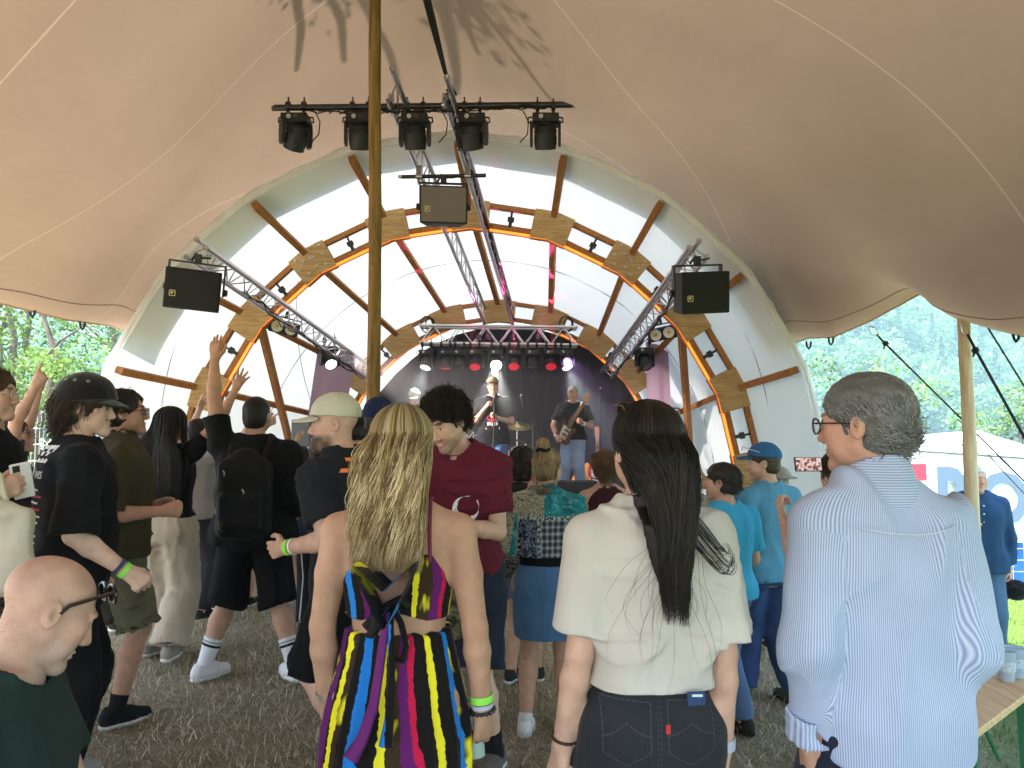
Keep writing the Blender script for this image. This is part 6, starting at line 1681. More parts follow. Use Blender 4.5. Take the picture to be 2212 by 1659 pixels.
def blonde_woman():
    d = 2.2; p = stand(866, 878, d, -2, 'woman with long wavy blonde hair in a colourful striped open back dress', female=True, bulk=1.03, sw=.176, hipw=1.0, head=(-4, 2, 0), skin='tan', al=.93,
        armL=((-.15, -.02, -1), (.04, .12, -1)), armR=((.17, -.04, -1), (.09, .08, -1)), handL=dict(pose='relax'), handR=dict(pose='cup', palm=(-.75, .6, 0), dir=(.02, .12, -1), thumb=(-.3, 1, 0)))
    p.build_body()
    m = cloth('striped_dress_cloth', (.02, .02, .02), wr=10, bump=.35, sheen=.05)
    def fn(nt):
        v, s = cuv(nt); cb = nt.nodes.new('ShaderNodeCombineXYZ'); nt.links.new(s[0], cb.inputs[0]); nt.links.new(mth(nt, 'MULTIPLY', s[1], .55), cb.inputs[1])
        w = mth(nt, 'MULTIPLY_ADD', noise(nt, cb.outputs[0], 7, 2), .06, mth(nt, 'MULTIPLY', noise(nt, v, 55, 3), .016)); u = mth(nt, 'ADD', s[0], w)
        f = mth(nt, 'FRACT', mth(nt, 'MULTIPLY', u, 1 / .50))
        K = (.010, .009, .009); B = (.02, .20, .62); Y = (.80, .72, .03); P = (.12, .015, .13); Rd = (.50, .015, .06); Dk = (.045, .028, .016)
        a = ramp(nt, f, [(0, K), (.08, B), (.14, K), (.235, Y), (.275, Dk), (.37, P), (.43, Rd), (.465, K), (.55, Y), (.59, K), (.69, B), (.745, K), (.81, P), (.86, K), (.935, Y), (.965, Dk)])
        # yellow fading in and out of the dark stripes
        cb2 = nt.nodes.new('ShaderNodeCombineXYZ'); nt.links.new(mth(nt, 'MULTIPLY', s[0], 1.0), cb2.inputs[0]); nt.links.new(mth(nt, 'MULTIPLY', s[1], .35), cb2.inputs[1])
        nz = noise(nt, cb2.outputs[0], 22, 2); mr = nt.nodes.new('ShaderNodeMapRange'); mr.inputs['From Min'].default_value = .56; mr.inputs['From Max'].default_value = .66; nt.links.new(nz, mr.inputs['Value'])
        dk = ramp(nt, f, [(0, (0, 0, 0)), (.275, (1, 1, 1)), (.37, (0, 0, 0)), (.745, (1, 1, 1)), (.81, (0, 0, 0)), (.965, (1, 1, 1))])
        return mixrgb(nt, mth(nt, 'MULTIPLY', mr.outputs[0], dk), a, Y)
    recolour(m, fn)
    # bodice: band under the shoulder blades, cut in a deep V at the back
    T = p.T
    def vcut(P):
        q = (P - A(p.Hc)) @ A(p.Rt); z = q[:, 2] + .92; lim = np.interp(z, [1.165, 1.21, 1.36, 1.52], [.004, .028, .098, .14]); return np.where(q[:, 1] < .02, np.maximum(np.abs(q[:, 0]) - lim, 1.165 - z), .5).astype(f32) * .7
    def topcut(P):
        q = (P - A(p.Hc)) @ A(p.Rt); z = q[:, 2] + .92; lim = np.interp(np.abs(q[:, 0]), [0, .08, .105, .15, .19], [1.26, 1.335, 1.335, 1.26, 1.22]); return ((z - lim) * .8).astype(f32)
    p.shirt(m, hem=1.15, loose=.010, sleeves=0, name='bodice', amp=.004, seed=12, neck=.10, neckz=1.40, extra=vcut, cutf=topcut, tuck=True, hemfn=lambda q: 1.15 - .92 + .35 * np.clip(.09 - np.abs(q[:, 0]), 0, 1) * (q[:, 1] < 0) * .9)
    for sd in (-1, 1):
        b = MB(); b.tube([p.world(T((sd * .105, -.118, 1.32))), p.world(T((sd * .102, -.112, 1.41))), p.world(T((sd * .098, -.055, 1.487))), p.world(T((sd * .092, .03, 1.48)))], .0055, 6); b.build('strap', mat('burgundy_strap', (.16, .02, .06), .8), p.root, True)
    # skirt to the ground with gathers
    rr = []
    for z in np.linspace(.03, 1.115, 16):
        u = (1.115 - z) / 1.08; a = .147 + .054 * min(1, u * 4.0) + .022 * u; rr.append((z - .92, a * 1.02, (.118 + .04 * min(1, u * 4) + .10 * u), (.115 + .05 * min(1, u * 3.4) + .08 * u)))
    L = Loft(p.Hc, p.Rt, rr, n=2.1); S = Shape(); S.add(L)
    def gath(P, dd):
        a, t = L.ang(P); u = np.clip((1.11 - .92 - t) / 1.0, 0, 1); ph = vnoise(np.stack([a * 1.5, t * .6, a * 0], 1), 7) * 2.2
        return (dd + (.004 + .011 * u) * np.sin(a * 13 + ph * 2) + (.002 + .006 * u) * np.sin(a * 29 + ph * 5)).astype(f32)
    S.warp(gath); V, F = surface(S, p.Hc + np.array([-.48, -.48, -.93]), p.Hc + np.array([.48, .48, .2]), .0075); V = relax(V, F, 1); a, t = L.ang(V)
    p.put('skirt', V, F, m, {'cuv': ('FLOAT_VECTOR', np.stack([a * .175 + .11, t + .92 + 2, a * 0], 1))})
    # knot, bow loops and tails at the back
    def ribbon(pts, w, nm, mm):
        pts = [np.array(q) for q in pts]; V = []; n = len(pts)
        for i, q in enumerate(pts):
            tg = nrm(pts[min(i + 1, n - 1)] - pts[max(i - 1, 0)]); sx = nrm(np.cross(tg, np.array([0, 1.0, .15]))); ww = w[i] if isinstance(w, list) else w
            V += [q - sx * ww, q - sx * ww * .4 + np.array([0, -.006, 0]), q + sx * ww * .4 + np.array([0, -.006, 0]), q + sx * ww, q + sx * ww * .4 + np.array([0, .004, 0]), q - sx * ww * .4 + np.array([0, .004, 0])]
        F = np.array([(i * 6 + k, i * 6 + (k + 1) % 6, i * 6 + 6 + (k + 1) % 6, i * 6 + 6 + k) for i in range(n - 1) for k in range(6)]); V = np.array(V)
        p.put(nm, V, F, mm, {'cuv': ('FLOAT_VECTOR', np.stack([V[:, 0] * 1.0 + .03, V[:, 2], V[:, 1]], 1))})
    yb = -.128; mp = mat('purple_ribbon', (.13, .015, .14), .8); mkk = mat('black_ribbon', (.012, .010, .010), .8)
    ribbon([T((x, yb - .008, z)) for x, z in ((-.07, 1.145), (-.04, 1.17), (0, 1.205), (.03, 1.22), (.05, 1.20))], [.012, .016, .014, .016, .012], 'bow_knot', mkk)
    ribbon([T((x, yb - .012, z)) for x, z in ((.0, 1.21), (.03, 1.16), (.045, 1.10), (.035, 1.055), (.01, 1.065), (.0, 1.12), (.004, 1.19))], .009, 'bow_loop', m)
    ribbon([T((x, yb - .016, z)) for x, z in ((.0, 1.21), (-.035, 1.17), (-.055, 1.12), (-.045, 1.13), (-.01, 1.19))], .012, 'bow_loop', mkk)
    ribbon([T((x, yb - .03 - .17 * (1.19 - z), z)) for x, z in ((.0, 1.19), (-.012, 1.12), (-.02, 1.04), (-.03, .96), (-.055, .88), (-.085, .83))], [.010, .012, .013, .014, .016, .022], 'bow_tail', mp)
    ribbon([T((x, yb - .03 - .17 * (1.19 - z), z)) for x, z in ((.004, 1.19), (.012, 1.09), (.015, 1.0), (.012, .92), (.005, .86))], [.008, .009, .010, .013, .018], 'bow_tail', m)
    hc = [(.50, .37, .17), (.34, .23, .10), (.15, .095, .04), (.62, .49, .27), (.22, .145, .065), (.70, .59, .38)]
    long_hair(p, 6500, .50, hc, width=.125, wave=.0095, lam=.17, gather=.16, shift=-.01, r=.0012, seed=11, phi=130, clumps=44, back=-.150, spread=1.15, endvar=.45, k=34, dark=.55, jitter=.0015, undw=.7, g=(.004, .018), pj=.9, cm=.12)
    p.band(LIME, 1, .030, .020); p.band(mat('printed_band', (.45, .5, .62)), 1, .010, .012, name='festival_band'); p.band(mat('silver_watch', (.6, .6, .6), .3, .8), -1, .03, .016, name='watch')
    b = MB(); wr, fd = p.arm[1][2], p.arm[1][4]; c = wr + fd * .006; x = nrm(np.cross(fd, [0, 1, .1])); y = np.cross(fd, x)
    for k in range(16): a = 6.283 * k / 16; q = p.world(c + (x * math.cos(a) + y * math.sin(a)) * .033); b.lathe(q, [(.001, -.006), (.005, -.004), (.0066, 0), (.005, .004), (.001, .006)], 8)
    b.build('bead_bracelet', mat('black_beads', (.01, .01, .011), .25, spec=.6), p.root, True)
    # tattoo-like mole on the forearm is part of the skin; the cup she carries
    wr, D, N_, Tm = p.arm[1][5]; c = p.world(wr + D * .095 + N_ * .045 - Tm * .0); t = thing('plastic_cup', c, 'pale mint reusable cup dangling from the hand of the blonde woman', 'cup')
    m_c = mat('mint_plastic', (.50, .66, .58), .35, spec=.5, trans=.3); b = MB(); axc = Vector((.10, -.1, -1)); b.lathe(c, [(.032, -.055), (.034, .0), (.037, .055), (.038, .058), (.036, .058), (.033, .0), (.030, -.05), (.001, -.05)], 24, axis=-axc, cap=False); b.lathe(c, [(.032, -.055), (.001, -.055)], 24, axis=-axc, cap=False); b.build('cup_wall', m_c, t, True)
    b = MB(); b.lathe(c, [(.0385, -.012), (.0395, .022), (.0392, .023), (.036, -.012)], 24, axis=-axc, cap=False); b.build('dark_cover', cloth('dark_plum_cloth', (.05, .012, .03)), t, True)
blonde_woman()

def bald_man():
    d = 1.75; x = W(72, 925, d).x; H = 1.76
    p = Person(x, d, -78, H, 'bald man with sunglasses pushed up sitting in a dark green T-shirt at the bottom left', z=gz(x) - .0, bulk=1.15, belly=.03, pelvis=(0, -.15, -.40), lean=(12, 0, 0), head=(30, 30, -4), sw=.21, skin=(.50, .315, .245), neck=1.2,
        armL=((-.2, .3, -1), (.3, .8, -.4)), armR=((.22, .35, -1), (-.2, .8, -.35)), footL=(-.15, .30, 0, 5), footR=(.15, .32, 0, -5))
    p.build_body(stubble=(.35, (.45, .40, .36)), brow=(.25, .18, .14), lips=.25)
    p.shirt(cloth('bottle_green_cotton', (.022, .040, .037), wr=9), hem=.93, loose=.024, sleeves=.70, sr=(.078, .076), amp=.008, seed=61, box=True, neck=.078)
    p.pants(cloth('dark_trousers', (.03, .03, .035)), waist=1.0, length=1.9, r=(.10, .085, .08)); p.shoes(cloth('dark_shoe', (.03, .025, .02)), M_SOLE_B)
    p.glasses(mat('black_sunglass_frame', (.012, .012, .013), .25, spec=.6), M_LENSG, 'sunglasses', dz=.014, dy=.004, tilt=-36, sc=1.04, th=1.9)
    rg = np.random.default_rng(5); n = 900; ph = rg.uniform(0, 6.28, n); z = rg.uniform(-.085, .0, n); q = np.stack([.074 * np.sin(ph), -.02 - .094 * np.cos(ph), z], 1); q = q[(q[:, 1] < -.01)]; n = len(q); dn = nrm(np.stack([q[:, 0], q[:, 1], q[:, 2] * 0 - .05], 1))
    P = np.stack([q + dn * t * .006 for t in (0, .5, 1)], 1) @ p.Rh.T + p.hc; p.strands(P, .0004, np.tile(np.array([[.36, .28, .23]]), (n, 1)), 'hair_stubble')
    t = thing('beer_bench', (p.pos.x, p.pos.y, gz(x)), 'wooden beer bench under the sitting bald man', 'bench')
    b = MB(); b.bbox((p.pos.x - .12, d - .4, gz(x) + .41), (.26, 2.2, .03), .004); b.build('seat', wood_mat('bench_pine', (.50, .32, .15), (.68, .48, .26), axis=1), t)
    for yy in (-1.15, .45):
        b = MB(); b.bbox((p.pos.x - .12, d + yy, gz(x) + .2), (.2, .04, .39), .004); b.build('leg', mat('green_paint', (.03, .16, .07), .5), t)
bald_man()

def black_cap_man():
    d = 3.5; p = stand(150, 810, d, -52, 'large man in profile with shoulder length hair, a black cap and a black band T-shirt', capz=.018, bulk=1.10, belly=.03, sw=.20, lean=(5, 0, 0), head=(-30, 2, 0), skin='pale',
        armR=((.26, -.10, -1), (.12, .95, -.80)), armL=((-.2, .1, -1), (0, .4, -1)), handR=dict(pose='grip', palm=(-1, 0, -.3)), footL=(-.13, .05, 0, 8), footR=(.13, -.08, 0, -10))
    p.build_body(brow=(.12, .08, .05))
    o = p.shirt(cloth('black_cotton', (.011, .011, .013), wr=9), hem=.80, loose=.026, sleeves=.96, sr=(.08, .084), amp=.009, seed=71, box=True)
    yb = p.world(p.T((0, -.5, 1.3))); X = p.world((1, 0, 0)) - p.world((0, 0, 0)); 
    for txt, z, sz, bo, mm, sh in (('STEEL', 1.355, .098, .004, M_PRINT_W, .12), ('Wolves', 1.285, .070, .0, M_PRINT_W, 0)):
        print_text(o, txt, sz, p.world(p.T((-.0, -.5, z))), X, (0, 0, 1), mm, p.root, bold=bo, shear=sh, sx=.95)
    rg = random.Random(4)
    for i in range(13):
        w = rg.uniform(.05, .10); z = 1.235 - i * .027; pl = []; x0 = -w
        while x0 < w: q = rg.uniform(.008, .022); pl.append([(x0, -.004), (x0 + q, -.004), (x0 + q, .005), (x0, .005)]); x0 += q + .004
        print_poly(o, pl, p.world(p.T((0, -.5, z))), X, (0, 0, 1), M_PRINT_R if i in (1, 3, 6) else M_PRINT_W, p.root, 'print')
    p.pants(cloth('black_trousers', (.010, .010, .012)), waist=1.0, length=1.95, r=(.118, .10, .09)); p.shoes(cloth('grey_knit_shoe', (.35, .35, .34)), M_SOLE_W)
    hb = (.052, .032, .018); p.hair_cap(None, (.03, .019, .011), g=.020, hl=.04, nape=-.115, amp=.004)
    p.tufts(2600, (.11, .17), hb, r=.0017, seed=9, sweep=(0, -.42, -.95), lift=.10, hl=.02, nape=-.06, g=.016, k=10, curl=.004, var=.5, ymax=-.012, pull=-.01)
    p.cap(cloth('black_cap_cloth', (.010, .010, .011), sheen=.3), brim=.062, top=.030, brimdrop=.020, z0=.028, tilt=4)
    M = p.Rh @ rotm(0, R(4), 0)
    for a in (-38, -12, 18): 
        d0 = np.array([math.cos(R(a)), math.sin(R(a)), .75]); c = p.hc + M @ (np.array([0, -.012, .045]) + nrm(d0) * np.array([.109, .130, .114])); nn = Vector((p.Mw[:3, :3] @ (M @ nrm(d0))).tolist()).normalized()
        b = MB(); b.tube([p.world(c) + (nn.orthogonal().normalized() * math.cos(q) + nn.cross(nn.orthogonal().normalized()) * math.sin(q)) * .006 for q in np.linspace(0, 6.28, 11)[:-1]], .002, 5, closed=True); b.build('eyelet', M_STEEL, p.root, True)
    p.band(mat('navy_woven_band', (.04, .06, .12), .7, var=.5, vscale=120), 1, .035, .016); p.band(LIME, 1, .008, .020)
black_cap_man()

def khaki_man():
    d = 4.35; p = stand(268, 843, d, -60, 'man with curly dark hair and glasses in an olive shirt and khaki shorts', bulk=1.04, sw=.198, head=(-14, -4, 0), skin='red',
        armR=((.16, -.16, -1), (-.12, 1, .02)), armL=((-.16, -.1, -1), (.35, 1, .02)), handR=dict(pose='fist', palm=(-1, 0, 0)), handL=dict(pose='fist', palm=(1, 0, 0)), footL=(-.12, -.26, 0, 18), footR=(.11, .02, 0, -22))
    p.build_body(stubble=(.3, (.2, .12, .09)), brow=(.05, .03, .02))
    p.shirt(cloth('olive_cotton', (.060, .052, .030), wr=9), hem=.87, loose=.026, sleeves=.90, sr=(.074, .075), amp=.011, seed=81, neck=.066, neckz=1.50)
    nb = p.T((0, -.012, 1.485)); S = Shape(); S.add(rcone(nb - p.Rt @ np.array([0, .0, .025]), nb + p.Rt @ np.array([0, .012, .03]), .088, .073)); S.sub(rcone(nb - np.array([0, 0, .06]), nb + p.Rt @ np.array([0, .014, .07]), .078, .064), .003); V, F = surface(S, nb - .13, nb + .13, .007); p.put('collar', V, F, MATS['olive_cotton'])
    p.pants(cloth('khaki_shorts', (.145, .145, .098), wr=12), waist=1.0, length=.95, r=(.100, .098, .11), g=.016, amp=.009, seed=82)
    p.shoes(cloth('black_trail_shoe', (.015, .016, .018)), M_SOLE_W, ln=.15); p.sock(cloth('black_sock', (.015, .015, .016)), top=.20)
    p.hair_cap(None, (.020, .014, .010), g=.013, hl=.068, nape=-.085, amp=.006, fr=40); p.tufts(2200, (.02, .04), (.030, .020, .014), r=.0016, seed=19, curl=.006, sweep=(0, -.6, -.3), lift=.35, k=9, g=.011, hl=.070, ymax=.055)
    p.glasses(M_FRAME_B, mat('tinted_lens', (.05, .05, .06), .1, spec=.8))
khaki_man()

def dark_hair_woman():
    d = 5.5; p = stand(372, 884, d, -14, 'woman with waist length black hair in cream wide trousers raising her arm', female=True, bulk=1.05, sw=.18, skin='tan', head=(-10, -8, 0),
        armR=((.55, .25, .75), (.38, .25, 1)), armL=((-.2, .2, -1), (.2, .6, -.5)), handR=dict(pose='spread', palm=(-.3, 1, .2), thumb=(-1, 0, 0)), footL=(-.15, .06, 0, 10), footR=(.12, -.10, .03, -15))
    p.build_body(); p.shirt(cloth('black_cotton'), hem=.99, loose=.016, sleeves=.5, sr=(.068, .070), seed=91, sxs=(9, 9, 3))
    p.pants(cloth('cream_linen', (.46, .40, .31), wr=12), waist=1.08, length=1.98, r=(.112, .115, .125), g=.016, amp=.012, seed=92, sxs=(9, 9, 2.2)); p.shoes(cloth('grey_sneaker', (.30, .28, .24)), M_SOLE_W)
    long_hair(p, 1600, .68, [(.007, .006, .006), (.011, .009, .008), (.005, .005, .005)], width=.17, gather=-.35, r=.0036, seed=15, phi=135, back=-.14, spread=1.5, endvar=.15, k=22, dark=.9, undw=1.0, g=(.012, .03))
dark_hair_woman()

def backpack_man():
    d = 5.05; p = stand(553, 856, d, 2, 'man in black with a black backpack, white sneakers and one arm raised high', bulk=1.14, sw=.205, head=(-6, -3, 2), skin='tan',
        armL=((-.22, .15, .95), (-.06, .16, 1)), armR=((.30, -.05, -1), (-.10, .95, -.25)), handL=dict(pose='open', palm=(.35, 1, 0), thumb=(1, 0, 0)), handR=dict(pose='grip'), footL=(-.285, .02, 0, 34), footR=(.27, .0, 0, -38), hipw=1.05)
    p.build_body(brow=(.03, .02, .015))
    p.shirt(cloth('black_jersey', (.009, .009, .010), wr=9), hem=.83, loose=.034, sleeves=(.62, 1.25), sr=(.088, .084), amp=.010, seed=101, box=True)
    p.pants(cloth('black_shorts', (.008, .008, .009)), waist=1.0, length=1.08, r=(.118, .118, .118), g=.022, amp=.008, seed=102)
    ms = cloth('white_sock', (.62, .63, .66))
    def fn(nt):
        v, s = cuv(nt); return ramp(nt, mth(nt, 'MULTIPLY', s[1], 5), [(0, (.66, .67, .70)), (.62, (.02, .02, .02)), (.70, (.66, .67, .70)), (.74, (.30, .31, .34)), (.80, (.66, .67, .70))])
    recolour(ms, fn); p.sock(ms, top=.43, r=.007); p.shoes(cloth('white_sneaker', (.70, .70, .70), bump=.4, wr=30), M_SOLE_W, ln=.15, wd=1.08)
    p.hair_cap(None, (.010, .008, .007), g=.006, hl=.06, nape=-.085, amp=.0012, fr=90); p.glasses(M_FRAME_B)
    t = thing('backpack', p.world((0, -.2, 1.1)), 'black backpack on the back of the man with the raised arm', 'backpack')
    m = cloth('black_nylon', (.010, .010, .011), rough=.6, wr=12, bump=.3); c = p.T((0, -.205, 1.16)); S = Shape(); S.add(ellip(c, (.168, .10, .27))); S.add(rbox(c - np.array([0, -.01, .03]), (.155, .095, .235), np.eye(3), .06), .03); S.add(rbox(c - np.array([0, .09, .10]), (.12, .04, .11), np.eye(3), .03), .015); S.warp(p.fold(.006, 5, (9, 9, 9)))
    V, F = surface(S, c - .34, c + .34, .010); Vw = V @ p.Mw[:3, :3].T + p.Mw[:3, 3]; mesh_from('bag', Vw, F, m, t, True)
    for sd in (-1, 1):
        b = MB(); b.tube([p.world(p.T((sd * .10, -.16, 1.36))), p.world(p.T((sd * .115, -.06, 1.492))), p.world(p.T((sd * .12, .07, 1.44))), p.world(p.T((sd * .135, .14, 1.28))), p.world(p.T((sd * .16, .05, 1.08)))], .020, 8); b.build('shoulder_strap', m, t, True)
    for q in ((-.10, 1.30), (.02, 1.19), (.09, 1.09), (-.15, 1.08)):
        b = MB(); o = p.world(p.T((q[0], -.312 + .06 * abs(q[0]) * 4, q[1]))); b.tube([o, o + Vector((.012, -.01, -.012)), o + Vector((.01, -.005, -.035))], .005, 6); b.build('zip_pull', mat('grey_pull', (.35, .35, .36), .5), t, True)
backpack_man()

def white_cap_man():
    d = 3.6; p = stand(768, 846, d, 62, 'bearded man in a pale cap and black T-shirt laughing and stepping left', capz=.018, bulk=1.10, sw=.20, lean=(9, 0, 0), head=(38, 2, 0), skin='fair',
        armL=((-.20, -.46, -1), (.05, 1, -.20)), armR=((.3, -.1, -1), (.2, .6, -.6)), handL=dict(pose='relax', palm=(1, 0, 0)), handR=dict(pose='relax'), footL=(-.12, -.10, .13, 5, 35), footR=(.12, -.24, 0, -5))
    p.build_body(beard=(.006, .92, (.035, .024, .018)), brow=(.04, .025, .02))
    o = p.shirt(cloth('faded_black_cotton', (.016, .018, .023), wr=9), hem=.86, loose=.024, sleeves=.72, sr=(.078, .080), amp=.009, seed=111, box=True)
    X = p.world((1, 0, 0)) - p.world((0, 0, 0))
    print_text(o, 'Lmea', .13, p.world(p.T((-.045, -.5, 1.335))), X, (0, 0, 1), M_PRINT_O, p.root, shear=.35, sx=.8, bold=.003); print_text(o, 'mulh', .10, p.world(p.T((-.045, -.5, 1.215))), X, (0, 0, 1), M_PRINT_O, p.root, shear=.3, sx=.9)
    p.pants(cloth('black_shorts'), waist=1.0, length=1.0, r=(.104, .104, .11), g=.016, amp=.009, seed=112); p.shoes(cloth('dark_shoe', (.03, .025, .02)), M_SOLE_W)
    p.cap(cloth('pale_cap_cloth', (.52, .53, .44), wr=20), brim=.085, top=.020, brimdrop=.008, z0=.032, tilt=6); p.band(LIME, -1, .02, .022); p.band(WHITEBAND, -1, .05, .012)
white_cap_man()

def burgundy_man():
    d = 3.85; p = stand(983, 868, d, 168, 'man in a burgundy T-shirt with a white crescent, bowing his messy dark hair', bulk=.88, sw=.172, lean=(12, 1, 0), head=(-18, 26, 6), skin='fair', hs=1.035,
        armL=((-.10, .20, -1), (.62, .75, .22)), armR=((.25, .15, -1), (-.15, .7, -.4)), handL=dict(pose='fist', palm=(.2, -.4, -1)), handR=dict(pose='grip'), footL=(-.20, .04, 0, 8), footR=(.10, -.05, 0, -10), pelvis=(-.05, 0, 0))
    p.build_body(stubble=(.5, (.05, .035, .028)), brow=(.03, .02, .015))
    o = p.shirt(cloth('burgundy_cotton', (.105, .014, .026), wr=9), hem=.80, loose=.018, sleeves=.68, sr=(.066, .068), amp=.012, seed=121, box=True)
    X = p.world((-1, 0, 0)) - p.world((0, 0, 0)); U = p.world(p.Rt @ np.array([0, 0, 1.0])) - p.world((0, 0, 0)); og = p.world(p.T((-.06, .5, 1.235)))
    a = np.linspace(R(75), R(395), 30); po = [(.062 * math.cos(q), .062 * math.sin(q)) for q in a]; pi_ = [(.012 * 1 + .053 * math.cos(q) * .96, .014 + .053 * math.sin(q) * .96) for q in a]
    print_poly(o, ring_strip(po, pi_), og, X, U, M_PRINT_W, p.root, 'crescent_print')
    for i, ch in enumerate('OPENAIR'):
        q = R(150 + i * 26); print_text(o, ch, .026, og + X.normalized() * (.050 * math.cos(q)) + U.normalized() * (.050 * math.sin(q) - .008), X, U, M_PRINT_W, p.root)
    p.pants(cloth('navy_shorts', (.018, .022, .036), wr=12), waist=1.0, length=.98, r=(.108, .105, .108), g=.02, amp=.008, seed=122); p.sock(cloth('black_sock', (.015, .015, .016)), top=.26, r=.005); p.shoes(cloth('grey_knit_sneaker', (.115, .105, .095), wr=40, bump=.4), M_SOLE_W, ln=.155)
    p.hair_cap(None, (.012, .009, .008), g=.016, hl=.06, nape=-.08, amp=.006, fr=38); p.tufts(2600, (.025, .055), (.020, .014, .011), r=.0015, seed=29, curl=.008, sweep=(0, .25, .1), lift=.7, k=9, g=.016, hl=.055, var=.5)
    p.band(LIME, -1, .012, .022); p.band(mat('black_beads', (.01, .01, .011), .25), -1, .04, .012)
    c = W(955, 1330, 3.55); t = thing('bucket_hat', c, 'camouflage cloth hat held at hip height behind the blonde woman', 'hat'); m = cloth('camouflage_cloth', (.08, .07, .04))
    def fn(nt):
        tc = nt.nodes.new('ShaderNodeTexCoord'); return ramp(nt, noise(nt, tc.outputs['Object'], 22, 3, 1.0), [(0, (.03, .028, .02)), (.45, (.09, .085, .045)), (.55, (.16, .12, .07)), (.64, (.05, .06, .03))])
    recolour(m, fn); S = Shape(); c0 = np.array(c); S.add(ellip(c0, (.085, .06, .12))); S.add(ellip(c0 - np.array([-.02, 0, .07]), (.10, .03, .05)), .03); S.warp(lambda P, dd: (dd + .008 * vnoise(P * 22, 3)).astype(f32)); V, F = surface(S, c0 - .2, c0 + .2, .008); mesh_from('hat_cloth', V, F, m, t, True)
burgundy_man()
def bun_woman():
    d = 4.3; p = stand(1178, 966, d, -6, 'woman with a blonde bun in a patchwork blouse and short denim skirt', female=True, bulk=1.06, sw=.172, hipw=1.10, head=(-26, 4, 0), skin='tan',
        armL=((-.16, .12, -1), (.45, .8, .1)), armR=((.2, .12, -1), (-.3, .8, .1)), footL=(-.125, .0, 0, 4), footR=(.115, .04, 0, -6))
    p.build_body(stubble=None); m = cloth('patchwork_print', (.1, .13, .16), wr=10)
    def fn(nt):
        v, s = cuv(nt); mp = nt.nodes.new('ShaderNodeVectorMath'); mp.operation = 'SCALE'; mp.inputs['Scale'].default_value = 1.0; nt.links.new(v, mp.inputs[0])
        def vor(sc, rnd, feat='F1'):
            n = nt.nodes.new('ShaderNodeTexVoronoi'); n.inputs['Scale'].default_value = sc; n.inputs['Randomness'].default_value = rnd; n.feature = feat; nt.links.new(v, n.inputs['Vector']); return n.outputs['Distance']
        paisley = ramp(nt, noise(nt, v, 42, 4, 1.5), [(0, (.012, .022, .055)), (.50, (.30, .36, .42)), (.58, (.015, .028, .07))])
        floral = ramp(nt, noise(nt, v, 30, 4, 2.0), [(0, (.40, .40, .27)), (.46, (.05, .07, .09)), (.53, (.44, .43, .30)), (.63, (.06, .10, .07))])
        panel = ramp(nt, vor(24, .08), [(0, (.03, .045, .03)), (.34, (.20, .20, .30)), (.42, (.07, .07, .10)), (.50, (.32, .36, .38))])
        teal = ramp(nt, noise(nt, v, 22, 4, 1.0), [(0, (.02, .16, .19)), (.5, (.03, .25, .27)), (.60, (.22, .40, .40)), (.66, (.03, .07, .22))])
        a = mixrgb(nt, mth(nt, 'GREATER_THAN', s[0], -.035), paisley, panel); hi = mixrgb(nt, mth(nt, 'GREATER_THAN', s[0], .0), floral, teal); b = mixrgb(nt, mth(nt, 'GREATER_THAN', s[1], 1.33), a, hi)
        bd = mth(nt, 'MINIMUM', mth(nt, 'ABSOLUTE', mth(nt, 'SUBTRACT', s[1], 1.325)), mth(nt, 'ADD', mth(nt, 'ABSOLUTE', mth(nt, 'ADD', s[0], .035)), mth(nt, 'MULTIPLY', mth(nt, 'GREATER_THAN', s[1], 1.33), 9)))
        edge = ramp(nt, noise(nt, v, 60, 2), [(0, (.04, .06, .08)), (.5, (.38, .44, .40))]); return mixrgb(nt, mth(nt, 'LESS_THAN', bd, .012), b, edge)
    recolour(m, fn); p.shirt(m, hem=1.085, loose=.026, sleeves=(.98, .98), sr=(.090, .105), amp=.009, seed=131, back=.012, sxs=(9, 9, 3), neck=.062, neckz=1.50)
    nb = p.T((0, -.012, 1.485)); S = Shape(); S.add(rcone(nb - p.Rt @ np.array([0, .0, .03]), nb + p.Rt @ np.array([0, .012, .03]), .080, .066)); S.sub(rcone(nb - np.array([0, 0, .06]), nb + np.array([0, .014, .07]), .070, .058), .003); V, F = surface(S, nb - .13, nb + .13, .007); p.put('collar', V, F, m, {'cuv': ('FLOAT_VECTOR', np.stack([V[:, 0] - nb[0], V[:, 2], V[:, 1]], 1))})
    p.shirt(cloth('black_top', (.01, .01, .011)), hem=1.03, loose=.008, sleeves=0, name='undershirt', amp=.002, tuck=True, cutf=lambda P: (((P - A(p.Hc)) @ A(p.Rt))[:, 2] - .24).astype(f32), uv=False)
    rr = []
    for (t, a, bf, bb) in p.torso_rows():
        if t + .92 < 1.10: rr.append((t, max(a, .186 if t < .05 else 0) + .010, bf + .012, bb + .014))
    rr = [(-.37, .188, .125, .125), (-.30, .196, .13, .13), (-.20, .205, .128, .138)] + [q for q in rr if q[0] > -.12]; L = Loft(p.Hc, p.Rt, rr, n=2.4); S = Shape(); S.add(L); S.warp(p.fold(.004, 132, (10, 10, 8))); S.cut(lambda P: (-.335 + .25 * ((P - A(p.Hc)) @ A(p.Rt))[:, 0] ** 2 - ((P - A(p.Hc)) @ A(p.Rt))[:, 2]).astype(f32)); S.cut(lambda P: (((P - A(p.Hc)) @ A(p.Rt))[:, 2] - .125).astype(f32))
    S.sub(Loft(p.Hc, p.Rt, [(-.45, .175, .112, .112), (-.28, .18, .115, .115), (-.26, .02, .02, .02)], n=2.2)); V, F = surface(S, p.Hc - np.array([.3, .3, .45]), p.Hc + np.array([.3, .3, .25]), p.h)
    o = p.put('denim_skirt', relax(V, F), F, denim('blue_denim_skirt', (.055, .135, .27), .25), {'cuv': ('FLOAT_VECTOR', V)})
